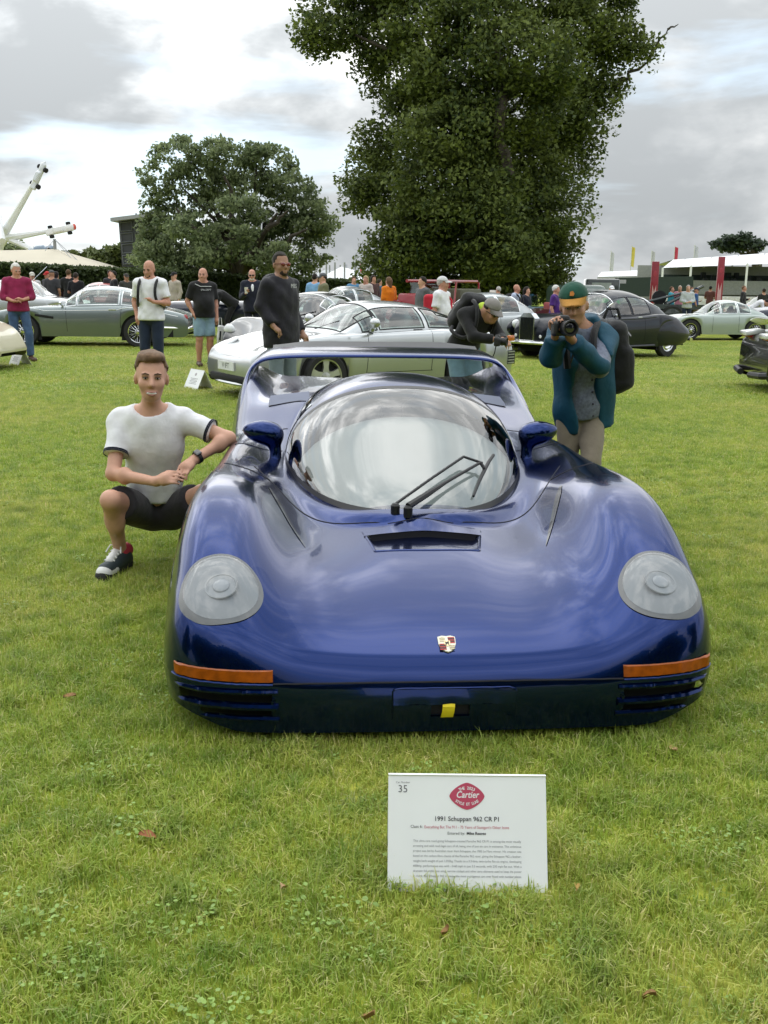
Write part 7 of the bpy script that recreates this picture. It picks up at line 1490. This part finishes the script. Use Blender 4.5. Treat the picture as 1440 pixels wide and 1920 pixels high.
    # flags
    for i, (x, yt, Y, col, lab) in enumerate([(1154, 460, 120, (.62, .52, .10), 'yellow flag on a tall pole left of the first red pillar'), (1191, 468, 125, (.50, .50, .53), 'grey flag on a pole behind the first red pillar'), (1232, 460, 118, (.52, .06, .10), 'red flag on a pole between the red pillars'), (1268, 458, 112, (.55, .56, .62), 'pale flag on a pole left of the grandstand roof'), (1117, 470, 125, (.55, .56, .60), 'pale flag on a pole nearest the lime tree'), (632, 492, 115, (.45, .46, .50), 'grey flag on a mast over the white marquees, first from the oak'), (647, 490, 116, (.45, .46, .50), 'grey flag on a mast over the white marquees, middle one'), (661, 488, 114, (.55, .10, .12), 'red flag on a mast over the white marquees')]):
        b_ = foot(x, Y); z = at_y(x, yt, Y).z - b_.z; t = thing('flag', lab, 'flag', b_, 0, 'flags on poles'); MB().tube([(0, 0, 0), (0, 0, z)], [.07, .04], 6).build('pole', mat('pole_white', (.6, .61, .62), rough=.5), t)
        fh = min(2.2, z * .4); Vp = [(.02 + .34 * u + .02, .12 * math.sin(u * 4 + v * 3), z - .1 - fh * v - .15 * u) for v in np.linspace(0, 1, 8) for u in np.linspace(0, 1, 5)]; MB().add(Vp, [[a_ * 5 + b2, a_ * 5 + b2 + 1, (a_ + 1) * 5 + b2 + 1, (a_ + 1) * 5 + b2] for a_ in range(7) for b2 in range(4)]).build('banner', cloth('flag_%d' % i, col), t)
def build_vintage():
    MR = paint('maroon_coach', (.10, .018, .016), rough=.4); BK_ = paint('black_coach', (.014, .014, .016), rough=.35); RD = paint('engine_red', (.30, .012, .02), rough=.4); GN = paint('van_green', (.05, .085, .07), rough=.45); NB = paint('racer_navy', (.008, .012, .03), rough=.3); CN = cloth('tan_canvas', (.30, .21, .10)); BR = mat('brass', (.45, .33, .12), rough=.35, metal=.9)
    def wheels(t, pts, r, style, m, w=.11):
        for (x, y) in pts: wheel_set(t, (x, y, r), r, w, style, m, 1 if x > 0 else -1)
    def mudguard(t, x, y, r, m, a0=-10, a1=190, w=.2):
        P = [(y + r * math.cos(R(a)), r + r * math.sin(R(a))) for a in np.linspace(a0, a1, 18)]; V = [(x + s * w / 2, p[0], max(p[1], .25)) for p in P for s in (-1, 1)]; V += [(v[0], v[1], v[2] + .02) for v in V]; k = 36
        MB().add(V, [[2 * i, 2 * i + 1, 2 * i + 3, 2 * i + 2] for i in range(17)] + [[k + 2 * i, k + 2 * i + 2, k + 2 * i + 3, k + 2 * i + 1] for i in range(17)]).build('mudguard', m, t)
    # maroon open tourer
    t = thing('maroon_tourer', 'maroon open vintage tourer with folded tan hood', 'car', foot(950, 28.5), R(-88))
    MB().prism([(-1.9, .55), (1.9, .55), (2.0, .8), (1.9, 1.15), (.6, 1.08), (.45, 1.0), (-.5, 1.05), (-.75, 1.18), (-1.8, 1.08), (-1.95, .9)], -.62, .62, 'X').build('body', MR, t); MB().box((0, -.1, .50), (1.35, 3.9, .14)).build('chassis', BK_, t, smooth=False)
    wheels(t, [(-.72, -1.35), (.72, -1.35), (-.72, 1.35), (.72, 1.35)], .42, 'thin', BK_)
    for x in (-.72, .72):
        for y in (-1.35, 1.35): mudguard(t, x, y, .52, mat('wing_grey', (.12, .115, .11), rough=.4, coat=.5) if y > 0 else BK_)
        MB().box((x, 0, .38), (.22, 1.7, .04)).build('running_board', BK_, t, smooth=False)
    sdf_obj('folded_hood', SDF().cap((-.55, 1.5, 1.2), (.55, 1.5, 1.2), .10, .10, k=.05).cap((-.55, 1.75, 1.16), (.55, 1.75, 1.16), .08, .08, k=.05), .03, CN, t, wr=.01); MB().box((0, -.72, 1.36), (1.1, .03, .42), (R(-14), 0, 0)).build('windscreen_board', mat('card_cream', (.66, .64, .58), rough=.6), t, smooth=False); MB().box((0, .9, 1.1), (1.05, .14, .3), bev=.04).build('rear_seat', mat('seat_red', (.25, .03, .03), rough=.6), t); MB().box((0, -.1, 1.12), (1.05, .14, .3), bev=.04).build('front_seat', mat('seat_red', (.25, .03, .03)), t)
    for x in (-.4, .4): MB().lathe([(.02, .1), (.10, .02), (.11, -.06), (.001, -.07)], 14, 'Y', (x, -1.98, .95)).build('headlamp', BR, t)
    MB().lathe([(.40, -.06), (.40, .06)], 20, 'Y', (0, 2.12, .78)).build('spare_wheel', TYRE(), t)
    # red fire engine with ladder
    t = thing('fire_engine', 'red vintage fire engine with ladder on its roof under the lime tree', 'fire engine', foot(812, 31.0), R(-28))
    MB().box((0, .3, .85), (1.5, 3.2, .5), bev=.06).build('body', RD, t); MB().box((0, -1.6, 1.0), (.9, .9, .75), bev=.08).build('bonnet', RD, t); wheels(t, [(-.75, -1.5), (.75, -1.5), (-.75, 1.3), (.75, 1.3)], .42, 'thin', RD)
    for s in (-1, 1):
        MB().tube([(s * .22, -1.9, 1.72), (s * .22, 2.1, 1.72)], .05, 6).build('ladder_rail', RD, t); mudguard(t, s * .75, -1.5, .52, RD); MB().lathe([(.02, .15), (.16, .02), (.17, -.08), (.001, -.09)], 14, 'Y', (s * .42, -2.1, 1.02)).build('headlamp', RD, t)
        MB().tube([(s * .5, -.2, 1.1), (s * .5, -.1, 1.7)], .03, 6).build('ladder_stay', RD, t); MB().tube([(s * .5, 1.6, 1.1), (s * .5, 1.6, 1.7)], .03, 6).build('ladder_stay', RD, t)
    for k in range(14): MB().tube([(-.22, -1.8 + k * .3, 1.72), (.22, -1.8 + k * .3, 1.72)], .025, 5).build('ladder_rung', RD, t)
    MB().box((0, -1.05, 1.42), (1.1, .04, .55), (R(-8), 0, 0)).build('windscreen', glass_mat('car_glass', (.62, .70, .66), .06, 1.5), t, smooth=False); MB().box((0, .8, 1.28), (1.2, 1.6, .45), bev=.05).build('hose_locker', mat('locker_olive', (.10, .10, .06), rough=.7), t)
    # green vintage van
    t = thing('green_van', 'dark green vintage van behind the photographer\'s cap', 'van', foot(1066, 36.0), R(8))
    sdf_obj('body', SDF().box((0, .6, 1.15), (1.45, 2.6, 1.2), rad=.22).box((0, -1.1, .95), (.95, 1.2, .65), rad=.18, k=.15), .06, GN, t); MB().box((0, -.735, 1.42), (1.1, .03, .42), bev=.012).build('windscreen', mat('van_glass', (.30, .33, .33), rough=.05, coat=1), t); wheels(t, [(-.68, -1.2), (.68, -1.2), (-.68, 1.2), (.68, 1.2)], .38, 'disc', GN)
    for s in (-1, 1): MB().box((s * .735, .1, 1.42), (.03, .7, .36), bev=.012).build('side_window', mat('van_glass', (.30, .33, .33)), t); mudguard(t, s * .68, -1.2, .47, BK_); MB().ell((s * .5, -1.6, .95), (.12, .1, .12), 14, 8).build('headlamp', LAMP(), t)
    MB().box((0, -1.74, .95), (.55, .04, .55)).build('radiator', CHROME(), t)
    # dark lorry with crane
    t = thing('breakdown_lorry', 'dark vintage breakdown lorry with crane jib', 'lorry', foot(1160, 44.0), R(82)); LG = paint('lorry_green', (.025, .035, .035), rough=.5)
    MB().box((0, 1.3, 1.45), (1.8, 1.4, 1.1), bev=.08).build('cab', LG, t); MB().box((0, -1.2, .9), (1.8, 3.4, .2)).build('load_bed', LG, t, smooth=False); MB().box((0, 2.5, 1.1), (1.1, 1.2, .7), bev=.08).build('bonnet', LG, t); wheels(t, [(-.85, 2.3), (.85, 2.3), (-.85, -1.6), (.85, -1.6)], .48, 'disc', LG, .22)
    for s in (-1, 1): MB().box((s * .905, 1.35, 1.62), (.03, .8, .45)).build('side_window', mat('lorry_glass', (.42, .46, .47), rough=.05, coat=1), t, smooth=False); MB().tube([(s * .4, -1.4, 1.0), (0, -2.9, 1.75)], .07, 6).build('crane_jib', LG, t); MB().tube([(s * .4, -.3, 1.0), (0, -2.6, 1.6)], .05, 6).build('crane_stay', LG, t)
    MB().lathe([(.15, -.12), (.30, -.12), (.30, .12), (.15, .12)], 18, 'X', (.6, -1.2, 1.25)).build('spare_wheel', TYRE(), t); MB().box((.91, .45, 1.9), (.02, .5, .16)).build('cab_sign', mat('sign_pale', (.6, .6, .58), var=0), t, smooth=False)
    # blue-grey vintage car beside the tourer
    t = thing('blue_vintage_car', 'blue-grey vintage car with curved wings beside the purple polo shirt', 'car', foot(1012, 31.5), R(-70)); BG = paint('blue_grey_coach', (.07, .12, .15), rough=.4)
    MB().box((0, .2, .85), (1.1, 2.6, .5), bev=.08).build('body', BG, t); MB().box((0, -1.3, .9), (.75, 1.0, .5), bev=.08).build('bonnet', BG, t); wheels(t, [(-.65, -1.3), (.65, -1.3), (-.65, 1.2), (.65, 1.2)], .40, 'thin', BK_); MB().box((0, -.7, 1.28), (.95, .03, .38)).build('windscreen', glass_mat('car_glass', (.62, .70, .66), .06, 1.5), t, smooth=False)
    for s in (-1, 1): mudguard(t, s * .65, -1.3, .50, BG); mudguard(t, s * .65, 1.2, .50, BG)
    # navy racing car with disc wheels
    t = thing('navy_racer', 'long dark navy racing car with polished disc wheels', 'car', foot(378, 28.0), R(-90)); S = SDF().cap((0, -1.9, .62), (0, 1.9, .62), .26, .34, k=.1).box((0, .3, .62), (.85, 2.6, .62), rad=.18, k=.2); sdf_obj('body', S, .05, NB, t); wheels(t, [(-.72, -1.5), (.72, -1.5), (-.72, 1.55), (.72, 1.55)], .40, 'disc', mat('disc_alloy', (.42, .42, .40), rough=.4, metal=.6), .16); MB().tube([(-.72, -1.5, .4), (.72, -1.5, .4)], .05, 6).build('front_axle', CHROME(), t); MB().tube([(-.72, 1.55, .4), (.72, 1.55, .4)], .06, 6).build('rear_axle', CHROME(), t); MB().box((0, .1, 1.02), (.55, .03, .22), (R(-25), 0, 0)).build('aero_screen', glass_mat('car_glass', (.62, .70, .66), .06, 1.5), t, smooth=False); sdf_obj('tail_fairing', SDF().cap((0, 1.2, .85), (0, 1.9, .72), .2, .1, k=.05), .04, NB, t)
    # white vintage two-seater among the women
    t = thing('white_vintage_car', 'white vintage two-seater with spare wheels beside the women', 'car', foot(655, 33.5), R(-60)); CW = paint('ivory_coach', (.62, .60, .54), rough=.4)
    MB().box((0, .3, .78), (1.0, 2.2, .45), bev=.08).build('body', CW, t); MB().box((0, -1.1, .85), (.7, 1.0, .5), bev=.06).build('bonnet', CW, t); wheels(t, [(-.62, -1.1), (.62, -1.1), (-.62, 1.1), (.62, 1.1)], .38, 'thin', CW); MB().box((0, -.5, 1.2), (.9, .03, .36)).build('windscreen', glass_mat('car_glass', (.62, .70, .66), .06, 1.5), t, smooth=False)
    for s in (-1, 1): mudguard(t, s * .62, -1.1, .46, CW); mudguard(t, s * .62, 1.1, .46, CW)
def build_cards():
    INK = mat('ink_black', (.03, .03, .035), rough=.7, var=0); PINK = mat('ink_rose', (.50, .06, .12), rough=.7, var=0); GREY = mat('ink_grey', (.22, .22, .24), rough=.7, var=0); WH = mat('ink_white', (.82, .82, .84), rough=.6, var=0)
    a, b = at(726, 1671), at(1027, 1674); w = (b - a).length; h = .297; sp = .24; c0 = (a + b) / 2; rz = math.atan2(b.y - a.y, b.x - a.x)
    t, zt, ang = card_frame('display_card', 'white folded display card with printed text standing before the blue coupe', c0 + Vector((0, sp / 2, 0)), rz, w, h, sp)
    pr = thing_part('print', t); pr.location = (0, -sp / 2, 0); pr.rotation_euler = (ang, 0, 0)          # x across, y up the panel
    L = lambda s, size, x, y, m, nm='lettering', bold=0, **k: text(s, size, (x, y, .0012), m, pr, name=nm, bold=bold, **k)
    u = w / 1165; X = lambda px: (px - 722) * u; Yp = lambda py: (985 - py) * u * .9 * 1.0
    hh = h / 890; Yp = lambda py: (985 - py) * hh
    L('Car Number', .0072, X(248), Yp(160), GREY); L('35', .027, X(247), Yp(212), INK, bold=-.0003)
    # rose emblem
    pts = []; cx, cy_ = X(720), Yp(262)
    for k in range(72):
        an = 2 * math.pi * k / 72; ca, sa = math.cos(an), math.sin(an); r_ = 1 / (abs(ca) ** 1.45 / (130 * u) ** 1.45 + abs(sa) ** 1.45 / (104 * hh) ** 1.45) ** (1 / 1.45); pts.append((cx + r_ * ca, cy_ + r_ * sa))
    mesh('emblem', [(x, y, .0010) for x, y in pts], [list(range(72))], PINK, pr, smooth=False)
    L('Cartier', .0235, X(722), Yp(252), WH, 'emblem_lettering', .0004, shear=.25, xs=.86)
    def arc(s, R_, cy, a0, a1, size, up):
        V, F = [], []; n = 0
        for i, ch in enumerate(s):
            if ch == ' ': continue
            v, f = glyphs(ch, size, bold=.0002); t_ = a0 + (a1 - a0) * (i + .5) / len(s); px_, py_ = cx + R_ * math.sin(t_), cy + (R_ if up else -R_) * math.cos(t_); ro = -t_ if up else t_
            c, s_ = math.cos(ro), math.sin(ro); V.append(np.column_stack([v[:, 0] * c - v[:, 1] * s_ + px_, v[:, 0] * s_ + v[:, 1] * c + py_, np.full(len(v), .0016)])); F += [[q + n for q in g_] for g_ in f]; n += len(v)
        mesh('emblem_lettering', np.concatenate(V), F, WH, pr, smooth=False)
    arc('THE 2023', .048, Yp(200) - .048, -.46, .46, .0108, True); arc('STYLE ET LUXE', .052, Yp(324) + .052, -.62, .62, .0100, False)
    L('1991 Schuppan 962 CR P1', .0165, X(720), Yp(437), INK, bold=.00015, xs=.98)
    v, _ = None, None
    L('Class 6: ', .0103, X(402), Yp(497), INK, align='RIGHT'); L('Everything But The 911 - 75 Years of Stuttgart\u2019s Other Icons', .0103, X(406), Yp(500), PINK, align='LEFT', xs=.88)
    L('Entered by: ', .0100, X(712), Yp(546), INK, align='RIGHT'); L('Mike Reeves', .0100, X(716), Yp(546), INK, align='LEFT', bold=.00025)
    body = ['This ultra-rare road-going Schuppan-created Porsche 962 CR P1 is among the most visually', 'arresting and wild road-legal cars of all, being one of just six cars in existence. This ambitious', 'project was led by Australian racer Vern Schuppan, the 1983 Le Mans winner. His creation was', 'based on the carbon-fibre chassis of the Porsche 962 racer, giving the Schuppan 962 a feather-', 'weight kerb weight of just 1,050kg. Thanks to a 3.3-litre, twin-turbo flat-six engine, developing', '600bhp, performance was wild \u2013 0-60 mph in just 3.5 seconds, with 230 mph flat out. With a', 'dramatic full-width rear wing, narrow cockpit and other aero elements used to keep the power', 'in check, the Schuppan 962 is among the most outrageous cars ever fitted with number plates.']
    for i, s in enumerate(body):
        o = L(s, .0080, X(720), Yp(605 + i * 37.6), GREY, 'small_print'); wd = max(v_.co.x for v_ in o.data.vertices) - min(v_.co.x for v_ in o.data.vertices); o.scale.x = (790 * u) / wd
    # other cards
    for (x, y, rz, lab) in ((372, 728, -52, 'small white folded card on the grass beside the silver coupe'), (38, 684, -48, 'white folded card at the feet of the man in maroon'), (1046, 672, -40, 'white folded card behind the teal-jacketed photographer')):
        t, zt, ang = card_frame('display_card', lab, at(x, y), R(rz), .42, .30, .26); pr = thing_part('print', t); pr.location = (0, -.13, 0); pr.rotation_euler = (ang, 0, 0)
        MB().ell((0, .225, .0), (.03, .024, .0012), 14, 6).build('emblem', mat('ink_pale', (.45, .42, .45), var=0), pr)
        for k in range(5): MB().box((0, .16 - k * .02, .001), (.22 - .04 * (k % 2), .006, .0008)).build('printed_line', GREY, pr, smooth=False)
def build_leaves():
    cols = [(.34, .13, .05), (.55, .36, .20), (.40, .26, .06), (.30, .16, .06)]
    spots = [(275, 1568, .055, 0, 'curled red-brown fallen leaf on the grass left of the display card'), (531, 1664, .045, 1, 'pale tan fallen leaf on the grass near the display card'), (690, 1903, .04, 3, 'brown fallen leaf at the bottom edge of the lawn'), (835, 1742, .03, 3, 'small brown fallen leaf below the display card'), (1262, 1402, .04, 1, 'tan fallen leaf by the right end of the bumper'), (130, 1305, .05, 3, 'brown fallen leaf left of the front bumper'), (1080, 1665, .03, 2, 'small ochre leaf right of the display card'), (1218, 1868, .035, 3, 'brown leaf low in the right corner of the lawn')]
    for i, (x, y, s, c, lab) in enumerate(spots):
        p = at(x, y, .03); V = []; n = 9
        for j in range(n):
            t = j / (n - 1); w_ = s * .42 * math.sin(math.pi * min(1, t * .92 + .04)) ** .7
            for k in (-1, 0, 1): V.append(((t - .5) * s * 1.5, k * w_, .012 * k * k + .012 * math.sin(t * 3 + i) + (0 if k else -.004)))
        o = mesh('fallen_leaf', V, [[a * 3 + b, a * 3 + b + 1, (a + 1) * 3 + b + 1, (a + 1) * 3 + b] for a in range(n - 1) for b in range(2)], mat('dry_leaf_%d' % c, cols[c], rough=.7, var=.3, scale=40)); o.scale = (.6, .6, .6); o.location = p + Vector((0, 0, .028)); o.rotation_euler = (.2, .25, i * 1.3); tag(o, lab, 'leaf', 'fallen leaves on the lawn')
build_structures(); build_vintage(); build_cards(); build_leaves()
